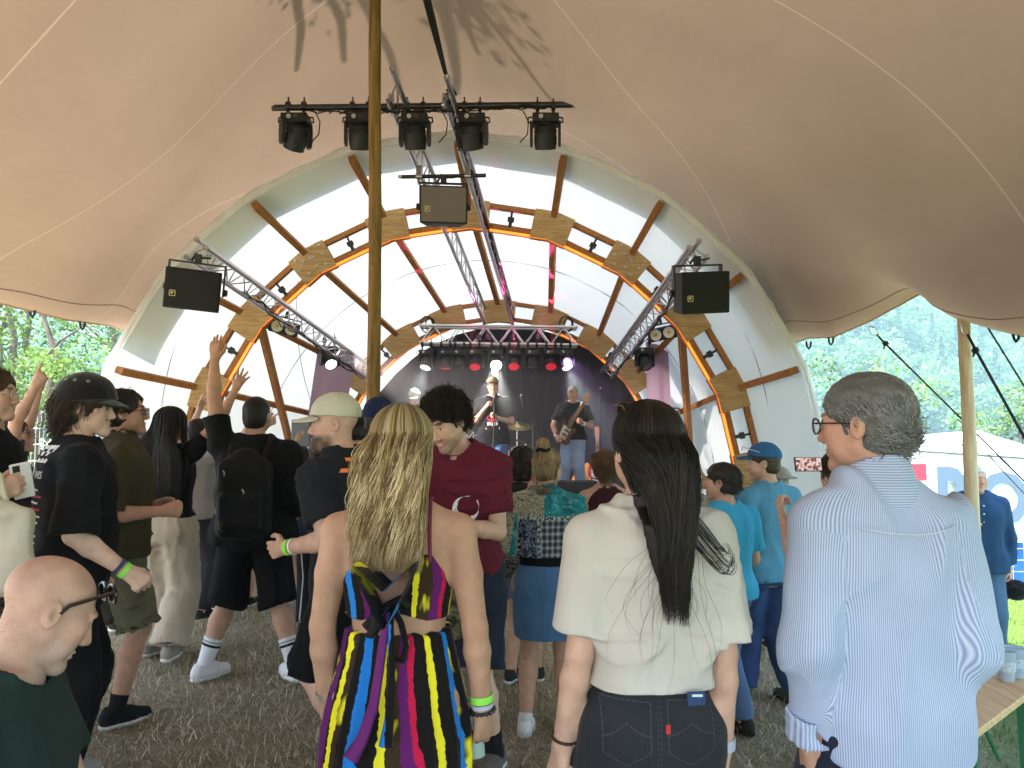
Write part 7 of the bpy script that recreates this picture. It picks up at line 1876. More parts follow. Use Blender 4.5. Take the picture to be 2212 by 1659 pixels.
    X = p.world((1, 0, 0)) - p.world((0, 0, 0)); st = [[(dx - .001, .10 - i * .012), (dx + .001, .10 - i * .012), (dx + .001, .092 - i * .012), (dx - .001, .092 - i * .012)] for i in range(12) for dx in (-.007, .007)]; print_poly(o, st, p.world(p.T((0, -.5, .94))), X, (0, 0, 1), mat('dark_zip', (.02, .04, .09), .6), p.root, 'zip')
    p.shoes(cloth('white_sneaker', (.70, .70, .70)), M_SOLE_W, ln=.125, wd=1.08, high=.0); p.sock(cloth('white_ankle_sock', (.6, .6, .6)), top=.12)
    hc = (.32, .23, .115); long_hair(p, 1100, .24, [(.34, .25, .13), (.22, .15, .075), (.42, .32, .18), (.15, .10, .05)], width=.075, r=.0022, seed=31, phi=135, k=20, back=-.115, gather=.25, spread=.9, endvar=.5, unl=.4, g=(.003, .010))
    c = p.Hd((0, -.065, .135)); rg = np.random.default_rng(3); P = []
    for i in range(260):
        a0 = rg.uniform(0, 6.28); t = np.linspace(0, 4.2, 14); tl = rg.normal(0, .8, 3); M3 = np.array(Matrix.Rotation(tl[0], 3, 'X') @ Matrix.Rotation(tl[1], 3, 'Y')); rr_ = rg.uniform(.028, .043); P.append(c + np.stack([np.cos(t + a0) * rr_, np.sin(t + a0) * rr_, (t - 2) * .006], 1) @ M3.T)
    p.strands(np.array(P), .0022, np.array([hc]) * rg.uniform(.5, 1.7, (260, 1)), 'hair_bun'); S = Shape(); S.add(sphere(c, .036)); V, F = surface(S, c - .06, c + .06, .006); p.put('bun_core', V, F, hair_mat(), {'col': ('FLOAT_COLOR', np.tile(np.array([[.2, .14, .07, 1]]), (len(V), 1)))})
    b = MB(); e = p.Hd((0, -.062, .098)); b.tube([p.world(e + p.Rh @ np.array([.034 * math.cos(a), .034 * math.sin(a) * .9, .008 * math.sin(3 * a)])) for a in np.linspace(0, 6.28, 15)[:-1]], .013, 8, closed=True); b.build('scrunchie', cloth('black_scrunchie', (.012, .011, .011)), p.root, True)
bun_woman()

def turquoise_man():
    d = 4.5; p = stand(1562, 1000, d, 30, 'dark haired man in a bright turquoise T-shirt looking left', bulk=1.05, sw=.20, head=(32, -2, 0), skin='red', armL=((-.2, .1, -1), (.3, .8, -.3)), armR=((.22, .05, -1), (-.2, .8, -.2)), footL=(-.1, .0, 0, 5), footR=(.12, 0, 0, -8))
    p.build_body(brow=(.05, .04, .03)); p.shirt(cloth('turquoise_cotton', (.05, .36, .60), wr=9), hem=.88, loose=.024, sleeves=.75, sr=(.078, .078), amp=.009, seed=141, box=True)
    p.pants(denim('mid_blue_jeans', (.055, .10, .19)), waist=1.0, length=1.97, r=(.105, .09, .085)); p.shoes(cloth('dark_shoe', (.03, .025, .02)), M_SOLE_B)
    p.hair_cap(None, (.020, .017, .016), g=.014, hl=.06, nape=-.085, amp=.004, fr=45); p.tufts(900, (.03, .06), (.035, .03, .03), r=.0019, seed=41, sweep=(0, -.6, -.5), lift=.3, g=.011, k=7, var=.6)
turquoise_man()

def blue_cap_man():
    d = 5.2; p = stand(1648, 955, d, 24, 'tall man in a blue cap, sky blue T-shirt and navy trousers', capz=.018, bulk=.96, sw=.20, lean=(-3, 0, 0), head=(48, 2, 0), skin='fair',
        armL=((-.10, .10, -1), (.30, 1, .0)), armR=((.2, .1, -1), (-.3, .9, 0)), handL=dict(pose='grip', palm=(1, 0, 0)), footL=(-.13, .10, 0, 40), footR=(.13, -.10, 0, -6))
    p.build_body(brow=(.08, .06, .04), stubble=(.3, (.25, .16, .12))); m = cloth('sky_blue_cotton', (.10, .29, .45), wr=9); p.shirt(m, hem=.83, loose=.024, sleeves=.80, sr=(.074, .074), amp=.009, seed=151, box=True)
    p.pants(cloth('navy_trekking_trousers', (.035, .065, .16), rough=.7, wr=14, bump=.4), waist=1.0, length=1.97, r=(.100, .092, .082), g=.018, amp=.011, seed=152); p.shoes(cloth('green_grey_hiking_shoe', (.07, .085, .06), wr=40, bump=.5), M_SOLE_B, ln=.15)
    p.hair_cap(None, (.05, .036, .024), g=.009, hl=.05, nape=-.085, amp=.0025, fr=60); p.cap(cloth('blue_cap_cloth', (.035, .13, .29)), brim=.080, top=.018, brimdrop=.012, z0=.040, tilt=2)
    p.glasses(mat('white_frame', (.7, .7, .72), .3), mat('mirror_lens', (.30, .08, .10), .15, .6), 'sunglasses', dz=.075, dy=.016, tilt=-14, sc=1.1); 
    c = p.world(p.arm[-1][2] + p.arm[-1][4] * .10); t = thing('drink_can', c, 'small red drink can in the hand of the man in the blue cap', 'can'); b = MB(); b.lathe(c, [(.026, -.05), (.030, -.046), (.030, .048), (.024, .054), (.001, .053)], 16); b.build('can_body', mat('red_can', (.45, .03, .04), .3, .5), t, True)
blue_cap_man()

def pole_man():
    d = 6.8; p = stand(2104, 1002, d, 172, 'white haired man in a navy shirt standing behind the pale pole', bulk=1.12, belly=.015, sw=.205, head=(6, 2, 0), skin='red', armL=((-.22, -.02, -1), (.04, .10, -1)), armR=((.2, 0, -1), (-.05, .15, -1)), handL=dict(pose='grip', palm=(.9, -.3, 0)), footL=(-.12, 0, 0, 10), footR=(.12, 0, 0, -10))
    p.build_body(brow=(.4, .38, .35)); m = cloth('navy_shirt_cotton', (.020, .055, .115), wr=9); p.shirt(m, hem=.82, loose=.028, sleeves=(1.88, 1.88), sr=(.074, .056), amp=.010, seed=161, neck=.066, neckz=1.495, box=True)
    b = MB()
    for z in (1.40, 1.33, 1.26): b.lathe(p.world(p.T((0, .158 + .01 * (1.4 - z) * 10 * 0, z))), [(.007, 0), (.007, .004)], 10, axis=(0, -1, 0))
    b.build('button', mat('pearl_button', (.7, .7, .68), .3), p.root); p.pants(denim('teal_jeans', (.035, .085, .14)), waist=1.0, length=1.97, r=(.108, .095, .09)); p.shoes(cloth('brown_shoe', (.09, .06, .04)), M_SOLE_B)
    p.hair_cap(None, (.50, .50, .48), g=.008, hl=.065, nape=-.08, amp=.0025, fr=60); p.band(WHITEBAND, -1, .015, .02)
    wr, D, N_, Tm = p.arm[-1][5]; c = np.array(p.world(wr + D * .13)) + np.array([.05, 0, -.05]); t = thing('baseball_cap', Vector(c), 'black cap held upside down by the white haired man', 'cap'); S = Shape(); M = rotm(R(30), R(20), R(-118)); S.add(ellip(c, (.10, .115, .095), M)); S.cut(plane(c, -M[:, 2])); S.sub(ellip(c, (.092, .107, .087), M)); V, F = surface(S, c - .16, c + .16, .007); mesh_from('crown', V, F, cloth('black_cap_cloth'), t, True)
    S = Shape(); bc = c + M @ np.array([0, .14, .004]); S.add(ellip(bc, (.085, .075, .007), M)); V, F = surface(S, bc - .12, bc + .12, .005); mesh_from('brim', V, F, cloth('black_cap_cloth'), t, True); S = Shape(); S.add(ellip(c - M @ np.array([0, 0, -.01]), (.088, .10, .02), M)); V, F = surface(S, c - .14, c + .14, .008); mesh_from('lining', V, F, mat('grey_lining', (.35, .37, .38), .9), t, True)
pole_man()

def simple(px, top, d, yaw, label, top_m, leg_m, hair=None, female=False, sleeves=.6, hairfn=None, legl=1.97, shoe=None, hem=.88, skin='fair', head=(0, 0, 0), tank=False, capm=None, rr=(.10, .085, .075), body=True, sandals=False, **k):
    p = stand(px, top, d, yaw, label, female=female, head=head, skin=skin, capz=.018 if capm else 0, **k); p.build_body()
    if top_m: p.shirt(top_m, hem=hem, loose=.018, sleeves=0 if tank else sleeves, sr=(.070, .068), seed=int(px), box=not female)
    if leg_m: p.pants(leg_m, waist=1.03, length=legl, r=rr)
    p.shoes(shoe or cloth('dark_shoe', (.03, .025, .02)), M_SOLE_W)
    if hair is not None: p.hair_cap(None, hair, g=.012, hl=.055, nape=-.085)
    if hairfn: hairfn(p)
    if capm: p.cap(capm, top=.016)
    return p
CB = cloth('black_cotton'); JN = denim('mid_blue_jeans', (.055, .10, .19)); NV = cloth('navy_cotton', (.014, .020, .040))
# left edge of the crowd
simple(-22, 796, 3.95, -78, 'man with curly brown hair and a black tank top at the left edge', CB, cloth('dark_trousers'), (.05, .028, .014), bulk=1.02, tank=True, head=(-6, 0, 0), skin='fair', armR=((.25, -.05, -1), (0, .5, -.8)), hairfn=lambda p: (p.tufts(1100, (.02, .04), (.085, .045, .02), r=.0017, seed=3, curl=.006, lift=.4, sweep=(0, -.5, .0), k=8, g=.011, ymax=.06), p.glasses(mat('clear_frame', (.5, .5, .5), .2))))
simple(36, 905, 5.0, -62, 'man with sunglasses pointing both raised hands to the sky by the fence', cloth('dark_floral_shirt', (.05, .05, .055), var=.9), cloth('dark_trousers'), (.03, .02, .015), skin='fair', head=(-10, -14, 0), bulk=1.0, armL=((-.2, .20, .8), (.05, .22, 1)), armR=((.25, .10, .75), (.1, .45, 1)), handL=dict(pose='point'), handR=dict(pose='point'), hairfn=lambda p: p.glasses(M_FRAME_B, M_LENSG))
def phone_left():
    d = 3.0; p = simple(-250, 800, d, -62, 'person at the left edge filming with a white phone', cloth('grey_cotton', (.20, .20, .21)), cloth('cream_linen'), (.03, .02, .015), skin='fair', armR=((.15, .55, -.75), (-.05, .95, .55)), armL=((-.2, .5, -.8), (.2, .9, .5)), handR=dict(pose='grip', palm=(-1, .2, .2)), handL=dict(pose='grip'))
    wr, D, N_, Tm = p.arm[1][5]; phone(p.world(wr + D * .11 + N_ * .03), (.35, .3, .1), (.25, -.15, 1), .072, .148, mat('white_phone_case', (.70, .69, .70), .35), None, 'white smartphone held up at the left edge'); p.band(DARKBAND, 1, .03, .02); p.band(WHITEBAND, 1, .06, .016)
    c = np.array(W(0, 1160, 2.95)); t = thing('tote_bag', Vector(c), 'cream cloth bag at the left edge below the white phone', 'bag'); S = Shape(); S.add(rbox(c, (.10, .05, .13), rotm(.3, 0, .2), .04)); S.add(ellip(c + np.array([.02, 0, -.12]), (.10, .06, .10)), .05); S.warp(lambda P, dd: (dd + .020 * vnoise(P * np.array([12, 12, 6]), 3) - .012 * (1 - np.minimum(np.abs(vnoise(P * np.array([9, 9, 5]), 8)) * 3, 1))).astype(f32)); V, F = surface(S, c - .34, c + .34, .008); mesh_from('bag_cloth', relax(V, F), F, cloth('cream_canvas', (.55, .51, .42), wr=9), t, True)
    b = MB(); b.tube([Vector(c) + Vector((-.06, 0, .12)), Vector(c) + Vector((-.09, .0, .22)), Vector(c) + Vector((-.06, -.01, .28)), Vector(c) + Vector((-.01, 0, .23)), Vector(c) + Vector((.02, 0, .12))], .012, 6); b.build('strap', cloth('cream_canvas'), t, True)
phone_left()
def hawaiian():
    m = cloth('bright_tropical_print', (.3, .4, .5))
    def fn(nt): v, s = cuv(nt); return ramp(nt, noise(nt, v, 12, 3, 1.2), [(0, (.06, .20, .42)), (.42, (.55, .60, .66)), (.5, (.10, .35, .55)), (.58, (.55, .20, .28)), (.66, (.7, .7, .7))])
    recolour(m, fn); simple(262, 842, 6.3, -30, 'person in a bright tropical print shirt behind the man in olive', m, cloth('navy_shorts'), (.30, .30, .29), legl=1.0, bulk=1.05)
hawaiian()
# people under the arch on the left
def stripe_woman():
    m = stripes_mat('navy_white_stripes', .055, (.012, .016, .04), (.62, .62, .64), 1, .72)
    def hf(p): long_hair(p, 420, .36, [(.014, .011, .009), (.022, .017, .014)], width=.12, r=.0034, seed=3, phi=140, k=16, back=-.13)
    simple(440, 935, 7.6, -20, 'dark haired woman in a navy top with white stripes', m, cloth('burgundy_skirt', (.07, .012, .022)), None, True, hairfn=hf, head=(-20, -6, 0), armR=((.55, .45, .55), (.35, .3, 1)), handR=dict(pose='point'))
    def gb(p):
        p.hair_cap(None, (.14, .12, .10), g=.012, nape=-.09); S = Shape(); S.add(sphere(p.Hd((0, -.105, -.03)), .042)); S.warp(lambda P, dd: (dd + .006 * vnoise(P * 60, 3)).astype(f32)); c = p.Hd((0, -.1, -.03)); V, F = surface(S, c - .08, c + .08, .009); p.put('hair_bun', V, F, hair_mat(), {'col': ('FLOAT_COLOR', np.tile([[.15, .13, .11, 1]], (len(V), 1)))})
    simple(463, 940, 7.0, -12, 'grey haired woman with a low bun in a long navy tunic and jeans', cloth('navy_tunic', (.020, .030, .05), wr=8), denim('faded_jeans', (.06, .085, .12)), None, True, sleeves=1.2, hem=.72, hairfn=gb, rr=(.11, .10, .10), bulk=1.12, head=(-18, 0, 0))
stripe_woman()
def pointer():
    p = simple(428, 905, 6.6, -25, 'person behind the long haired woman pointing towards the stage', cloth('grey_melange', (.26, .25, .25)), cloth('dark_trousers'), (.02, .015, .012), armR=((.75, .35, .48), (.75, .2, .42)), handR=dict(pose='point'), armL=((-.3, .5, .4), (.2, .3, 1)), handL=dict(pose='spread'))
pointer()
simple(528, 965, 7.1, 6, 'woman in black boots hidden behind the man with the backpack', CB, cloth('dark_shorts', (.02, .02, .022)), BROWNHAIR, True, legl=.6, shoe=cloth('black_boot', (.012, .012, .013)), armR=((.6, .2, .5), (.5, .2, .6)), handR=dict(pose='spread'))
def shorts_woman():
    def hf(p): long_hair(p, 480, .40, [(.018, .013, .010), (.030, .021, .015)], width=.12, r=.0034, seed=6, phi=140, k=16, back=-.13)
    ms = cloth('blue_striped_sock', (.6, .6, .62)); recolour(ms, lambda nt: ramp(nt, mth(nt, 'MULTIPLY', cuv(nt)[1][1], 5), [(0, (.66, .67, .70)), (.45, (.03, .05, .28)), (.53, (.66, .67, .70)), (.60, (.03, .05, .28)), (.68, (.66, .67, .70))]))
    p = simple(652, 966, 7.2, -5, 'woman with long dark hair in light denim shorts and white sneakers', cloth('white_top', (.55, .55, .54)), denim('pale_denim', (.30, .42, .52), .2), None, True, legl=.62, rr=(.112, .118, .1), shoe=cloth('white_sneaker'), hairfn=hf, bulk=1.05, hem=1.0); p.sock(ms, top=.38, r=.006)
shorts_woman()
def striped_trouser():
    m = cloth('dark_track_trousers', (.02, .02, .024)); recolour(m, lambda nt: ramp(nt, mth(nt, 'FRACT', mth(nt, 'MULTIPLY', cuv(nt)[1][0], 9)), [(0, (.02, .02, .024)), (.8, (.5, .5, .52)), (.9, (.02, .02, .024))]))
    simple(688, 950, 6.2, 0, 'person in dark track trousers with white stripes behind the laughing man', NV, m, BLACKHAIR)
striped_trouser()
simple(818, 858, 4.7, 0, 'man in a navy cap and yellow T-shirt beside the tall pole', cloth('yellow_cotton', (.55, .38, .03)), JN, (.02, .015, .012), capm=cloth('navy_cap_cloth', (.018, .026, .075)), skin='tan', bulk=1.05, head=(-4, 0, 0))
simple(772, 884, 5.4, 8, 'person in a black cap behind the man with the navy cap', NV, cloth('dark_trousers'), (.015, .012, .011), capm=cloth('black_cap_cloth'), skin='tan')
# people under the arch on the right
def headband_woman():
    d = 5.15; p = stand(1128, 966, d, -14, 'woman with dark shoulder length hair, a hair band and bare tanned shoulders', female=True, skin='tan', sw=.165, head=(-8, 0, 0), armL=((-.22, .05, -1), (-.05, .3, -1)), handL=dict(pose='grip'), footL=(-.08, 0, 0, 8), footR=(.10, .1, 0, -30)); p.build_body()
    m = cloth('black_white_paisley', (.03, .03, .035)); recolour(m, lambda nt: ramp(nt, noise(nt, cuv(nt)[0], 46, 3, 1.6), [(0, (.018, .018, .024)), (.52, (.34, .34, .36)), (.57, (.02, .02, .028))]))
    p.shirt(m, hem=.98, loose=.014, sleeves=0, name='top', cutf=lambda P: (((P - A(p.Hc)) @ A(p.Rt))[:, 2] - .36).astype(f32), tuck=True); p.shirt(m, hem=.80, loose=.045, sleeves=0, name='shawl', cutf=lambda P: (((P - A(p.Hc)) @ A(p.Rt))[:, 2] - .16).astype(f32), seed=6, amp=.012)
    p.pants(cloth('blue_grey_shorts', (.10, .12, .19), var=.3), waist=1.0, length=.62, r=(.112, .115, .1)); p.shoes(cloth('black_sandal', (.03, .03, .03)), M_SOLE_W, wd=.95)
    long_hair(p, 700, .30, [(.020, .014, .011), (.035, .025, .019), (.012, .010, .009)], width=.10, r=.0028, seed=8, phi=130, k=18, back=-.12, wave=.006)
    b = MB(); b.tube([p.world(p.Hd((.088 * math.cos(a), -.02 + .01 * math.sin(a), .045 + .078 * math.sin(a)))) for a in np.linspace(-.2, 3.34, 17)], .005, 6); b.build('hair_band', mat('grey_band', (.35, .35, .38), .4), p.root, True)
    c = W(1076, 1243, 4.95); t = thing('plastic_cup', c, 'white plastic cup held by the woman with bare tanned shoulders', 'cup'); b = MB(); b.lathe(c, [(.030, -.055), (.037, .055), (.035, .055), (.029, -.05), (.001, -.05)], 18, cap=False); b.build('cup_wall', mat('white_plastic', (.75, .75, .75), .4), t, True)
headband_woman()
def curly_woman():
    def hf(p): p.tufts(900, (.06, .13), (.15, .085, .042), r=.0026, seed=9, curl=.010, sweep=(.0, -.4, -.6), lift=.3, k=9, g=.012, nape=-.10, var=.6)
    simple(1308, 972, 5.3, 6, 'woman with curly reddish brown hair and a dark tank top', cloth('dark_red_tank', (.05, .015, .02)), cloth('dark_trousers'), (.085, .050, .026), True, tank=True, hairfn=hf, skin='red', bulk=1.05, head=(-8, 0, 0))
curly_woman()
def blonde_far():
    def hf(p): long_hair(p, 500, .26, [(.50, .42, .28), (.38, .30, .18), (.6, .52, .38)], width=.10, r=.0028, seed=18, phi=140, k=16, back=-.12)
    simple(1492, 1000, 5.6, 5, 'fair haired woman with chin length hair behind the cream T-shirt', cloth('fleece_beige', (.42, .38, .30), var=.2, bump=.6), JN, None, True, hairfn=hf)
blonde_far()
def hat_person():
    p = simple(1684, 1012, 6.6, 10, 'person in a grey beige sun hat behind the man in the blue cap', cloth('dark_jacket', (.05, .05, .055)), cloth('dark_trousers'), (.25, .24, .22)); c = p.Hd((0, -.01, .045)); S = Shape(); S.add(ellip(c, (.105, .125, .10))); S.add(ellip(c - np.array([0, 0, .015]), (.175, .19, .022)), .02); S.cut(plane(c - np.array([0, 0, .02]), (0, 0, -1))); V, F = surface(S, c - .22, c + .22, .010); p.put('sun_hat', V, F, cloth('beige_hat', (.30, .28, .24)))
hat_person()
def phone_right():
    d = 4.05; p = simple(1815, 975, d, 12, 'person filming with a phone behind the man in the striped shirt', cloth('dark_jacket'), JN, (.045, .025, .015), armL=((-.05, .45, -.75), (.02, .42, .95)), armR=((.1, .4, -.8), (-.55, .7, .35)), handL=dict(pose='grip', palm=(.4, -.6, .3)), handR=dict(pose='grip'), hairfn=lambda p: p.tufts(700, (.03, .06), (.06, .033, .02), r=.0026, seed=6, curl=.008, lift=.6, k=7, g=.012))
    scr = bpy.data.materials.new('phone_screen'); scr.use_nodes = True; nt = scr.node_tree; b = nt.nodes['Principled BSDF']; tc = nt.nodes.new('ShaderNodeTexCoord'); c = ramp(nt, noise(nt, tc.outputs['Object'], 70, 4), [(0, (.05, .03, .05)), (.42, (.35, .12, .10)), (.5, (.75, .55, .50)), (.62, (.8, .75, .75)), (.7, (.2, .1, .1))]); nt.links.new(c, b.inputs['Emission Color']); b.inputs['Emission Strength'].default_value = .16; b.inputs['Base Color'].default_value = (.02, .02, .02, 1); b.inputs['Roughness'].default_value = .15
    c = W(1746, 1003, 4.0); ph = phone(c, (1, .10, .0), (0, .2, 1), .150, .074, mat('black_phone_case', (.015, .015, .017), .3), scr, 'black smartphone filming the stage, held up left of the striped shirt')
phone_right()
# ------------------------------------------------------------------ the band and its equipment
M_CHROME = mat('chrome', (.75, .75, .76), .18, 1.0); M_SKINW = mat('drum_head', (.78, .77, .74), .6)
def mic_stand(base, top, label, boom=None, mic=True, micdir=(0, -1, .35)):
    base = Vector(base); top = Vector(top); t = thing('microphone_stand', base, label, 'microphone stand', 'microphone stands on stage'); b = MB(); b.tube([base + Vector((0, 0, .05)), top], .012, 8); b.tube([base.lerp(top, .45), base.lerp(top, .56)], .018, 8); b.build('pole', M_BLACK, t, True)
    b = MB(); b.lathe(base, [(.13, 0), (.13, .012), (.03, .03), (.015, .06)], 24); b.build('base', M_BLACK, t, True); e = top
    if boom:
        a0, a1 = Vector(boom[0]), Vector(boom[1]); q = MB(); q.tube([a0, a1], .010, 8); q.lathe(top, [(.022, -.02), (.022, .02)], 10, axis=(1, 0, 0)); q.tube([a0, a0 + (a0 - a1).normalized() * .06], .016, 8); q.build('boom', M_BLACK, t, True); e = a1
    if mic:
        d = Vector(micdir).normalized(); q = MB(); q.lathe(e, [(.012, -.12), (.017, 0), (.019, .03), (.027, .05), (.028, .075), (.018, .098), (.001, .10)], 14, axis=d); q.build('microphone', mat('mic_grey', (.06, .06, .065), .4, .5), t, True)
def singer():
    d = 11.2; p = stand(1066, 814, d, 178, 'singer in a flat cap, black T-shirt and blue jeans at the microphone', z0=SZ + .003, capz=.015, bulk=1.12, belly=.02, sw=.205, skin='red', head=(4, 4, 4), armR=((.14, .36, -.9), (-.60, .40, .80)), armL=((-.22, .25, -.95), (.85, .55, .22)), handR=dict(pose='grip', palm=(-.6, 0, .3)), handL=dict(pose='grip', palm=(.3, .2, 1)), footL=(-.15, .05, 0, 12), footR=(.16, 0, 0, -14))
    p.build_body(brow=(.10, .06, .04)); o = p.shirt(CB, hem=.78, loose=.026, sleeves=.75, sr=(.080, .080), seed=171, box=True); p.pants(denim('bright_blue_jeans', (.035, .095, .24), .3), waist=1.0, length=1.97, r=(.112, .092, .085)); p.shoes(cloth('brown_shoe', (.09, .06, .04)), M_SOLE_B); p.hair_cap(None, (.06, .04, .03), g=.006, hl=.05, amp=.001)
    p.cap(cloth('tan_plaid_cap', (.26, .22, .13), var=.5), brim=.040, top=.018, z0=.058, tilt=-4)
    X = p.world((-1, 0, 0)) - p.world((0, 0, 0)); og = p.world(p.T((0, .6, 1.16))); hrt = [(.0, -.05)] + [(.09 * math.sin(a) ** 3 * 1.0, .065 * (.81 * math.cos(a) - .31 * math.cos(2 * a) - .12 * math.cos(3 * a) - .06 * math.cos(4 * a))) for a in np.linspace(0, 6.28, 26)[1:-1]]
    c0 = (0, .0); n = len(hrt); print_poly(o, [[c0, hrt[i], hrt[(i + 1) % n]] for i in range(n)], og, X, (0, 0, 1), M_PRINT_R, p.root, 'red_print'); print_poly(o, [[(x, -.10 + .012 * math.sin(i * 2)), (x + .018, -.10), (x + .018, -.05), (x, -.045)] for i, x in enumerate((-.075, -.045, -.015, .02, .05))], og, X, (0, 0, 1), M_PRINT_W, p.root, 'white_print'); print_poly(o, [[(-.10, -.155), (.10, -.15), (.10, -.122), (-.10, -.127)]], og, X, (0, 0, 1), M_PRINT_W, p.root, 'white_bar_print')
    p.band(mat('steel_watch', (.6, .6, .6), .3, .8), -1, .02, .018, name='watch'); b0 = W(1064, 1085, 10.85); b0.z = SZ; tp = W(1068, 862, 10.88); mic_stand(b0, tp, 'straight black microphone stand held by the singer', micdir=(.25, .45, .75))
singer()
def guitar(c, ax, face, label, col, name='electric_guitar', scale=1.0, parent=None):
    """c = body centre, ax = direction of the neck, face = normal of the front"""
    c = Vector(c); ax = Vector(ax).normalized(); f = Vector(face); f = (f - ax * f.dot(ax)).normalized(); s = ax.cross(f); t = thing(name, c, label, 'guitar'); k = scale
    out = [(-.19, -.02), (-.175, -.11), (-.10, -.155), (-.02, -.115), (.05, -.12), (.13, -.155), (.20, -.15), (.20, -.12), (.145, -.075), (.13, .0), (.15, .06), (.17, .10), (.12, .135), (.04, .105), (-.03, .105), (-.11, .15), (-.17, .11)]
    b = MB(); b.prism([(q[0] * k, q[1] * k) for q in out], c, ax, s, .042 * k); b.build('body', mat('guitar_' + name + label[:4].strip(), col, .25, spec=.6), t)
    b = MB(); b.beam(c + ax * .10 * k + f * .028, c + ax * .64 * k + f * .028, .050 * k, .022, up=f); b.build('neck', mat('maple_neck', (.22, .12, .05), .4), t); b = MB(); b.prism([(.62 * k, -.028 * k), (.80 * k, -.045 * k), (.82 * k, -.01 * k), (.79 * k, .03 * k), (.64 * k, .028 * k)], c + f * .022, ax, s, .016); hd = b.build('headstock', mat('maple_neck'), t)
    b = MB()
    for i in range(6): b.lathe(c + ax * (.655 + .025 * i) * k + s * (-.045 - .002 * i) * k + f * .022, [(.008, -.008), (.008, .008)], 8, axis=s)
    b.build('tuner', M_CHROME, hd); b = MB(); b.prism([(-.10 * k, -.07 * k), (.12 * k, -.10 * k), (.12 * k, .04 * k), (-.10 * k, .05 * k)], c + f * .024, ax, s, .004); b.build('pickguard', mat('cream_plastic', (.65, .60, .5), .4), t)
    for z in (-.02, .06): b = MB(); b.prism([(z * k - .012, -.04), (z * k + .012, -.04), (z * k + .012, .04), (z * k - .012, .04)], c + f * .030, ax, s, .010); b.build('pickup', M_BLACK, t)
    b = MB()
    for i in range(6): o = s * (-.018 + .0072 * i); b.tube([c - ax * .10 * k + f * .036 + o, c + ax * .64 * k + f * .044 + o], .0012, 4)
    b.build('strings', M_CHROME, t); return t
def guitarist():
    d = 11.6; p = stand(1237, 833, d, 172, 'grey haired guitarist with white wristbands in a black T-shirt and pale jeans', z0=SZ + .003, bulk=1.04, sw=.20, skin='red', head=(14, 6, 0), armR=((.40, .10, -1), (-.28, .72, -.72)), armL=((-.32, .15, -1), (.55, .85, .18)), handR=dict(pose='grip', palm=(-.8, -.3, 0)), handL=dict(pose='grip', palm=(.3, -.2, 1)), footL=(-.14, 0, 0, 12), footR=(.16, .05, 0, -14))
    p.build_body(brow=(.15, .12, .10)); p.shirt(CB, hem=.90, loose=.022, sleeves=.72, sr=(.076, .076), seed=181, box=True); p.pants(denim('light_wash_jeans', (.16, .22, .34), .5), waist=1.0, length=1.97, r=(.105, .088, .085)); p.shoes(cloth('dark_shoe'), M_SOLE_B); p.hair_cap(None, (.20, .19, .18), g=.008, hl=.062, amp=.003)
    for sd in (-1, 1): p.band(WHITEBAND, sd, .03, .05)
    b = MB(); a = np.linspace(0, 6.28, 25)[:-1]; b.tube([p.world(p.T((.188 * math.cos(q), .128 * math.sin(q), .985))) for q in a], .016, 6, closed=True); b.build('belt', mat('studded_belt', (.03, .03, .035), .4), p.root, True)
    gc = p.world(p.T((.10, .20, 1.00))); hd = p.world(p.T((-.22, .36, 1.50))); t = guitar(gc, hd - gc, p.world((0, 1, .1)) - p.world((0, 0, 0)), 'dark brown electric guitar played by the grey haired guitarist', (.10, .035, .015), scale=.88); 
    b = MB(); b.tube([gc, p.world(p.T((.02, .19, 1.22))), p.world(p.T((-.12, .12, 1.40))), p.world(p.T((-.145, -.02, 1.475))), p.world(p.T((-.05, -.16, 1.3))), p.world(p.T((.12, -.14, 1.05)))], .022, 6); b.build('strap', mat('grey_strap', (.12, .12, .12), .8), t, True)
guitarist()
def bassist():
    d = 12.0; p = stand(897, 838, d, 165, 'musician in a beige cap at the left of the stage looking down', z0=SZ + .003, capz=.015, bulk=1.0, skin='red', head=(10, 24, 0), armL=((-.35, .1, -1), (.6, .8, .1)), armR=((.35, .1, -1), (-.3, .8, -.5)), handL=dict(pose='grip'), handR=dict(pose='grip')); p.build_body(); p.shirt(CB, hem=.85, sleeves=.72, sr=(.076, .076), box=True); p.pants(JN, waist=1.0, length=1.97); p.shoes(cloth('dark_shoe'), M_SOLE_B); p.hair_cap(None, (.3, .28, .26), g=.006, amp=.001); p.cap(cloth('beige_cap_cloth', (.42, .40, .34)), top=.016)
    gc = p.world(p.T((.10, .20, 1.02))); guitar(gc, p.world(p.T((-.45, .28, 1.28))) - gc, (0, -1, .1), 'red bass guitar of the musician in the beige cap', (.35, .02, .03), 'bass_guitar', 1.05)
bassist()
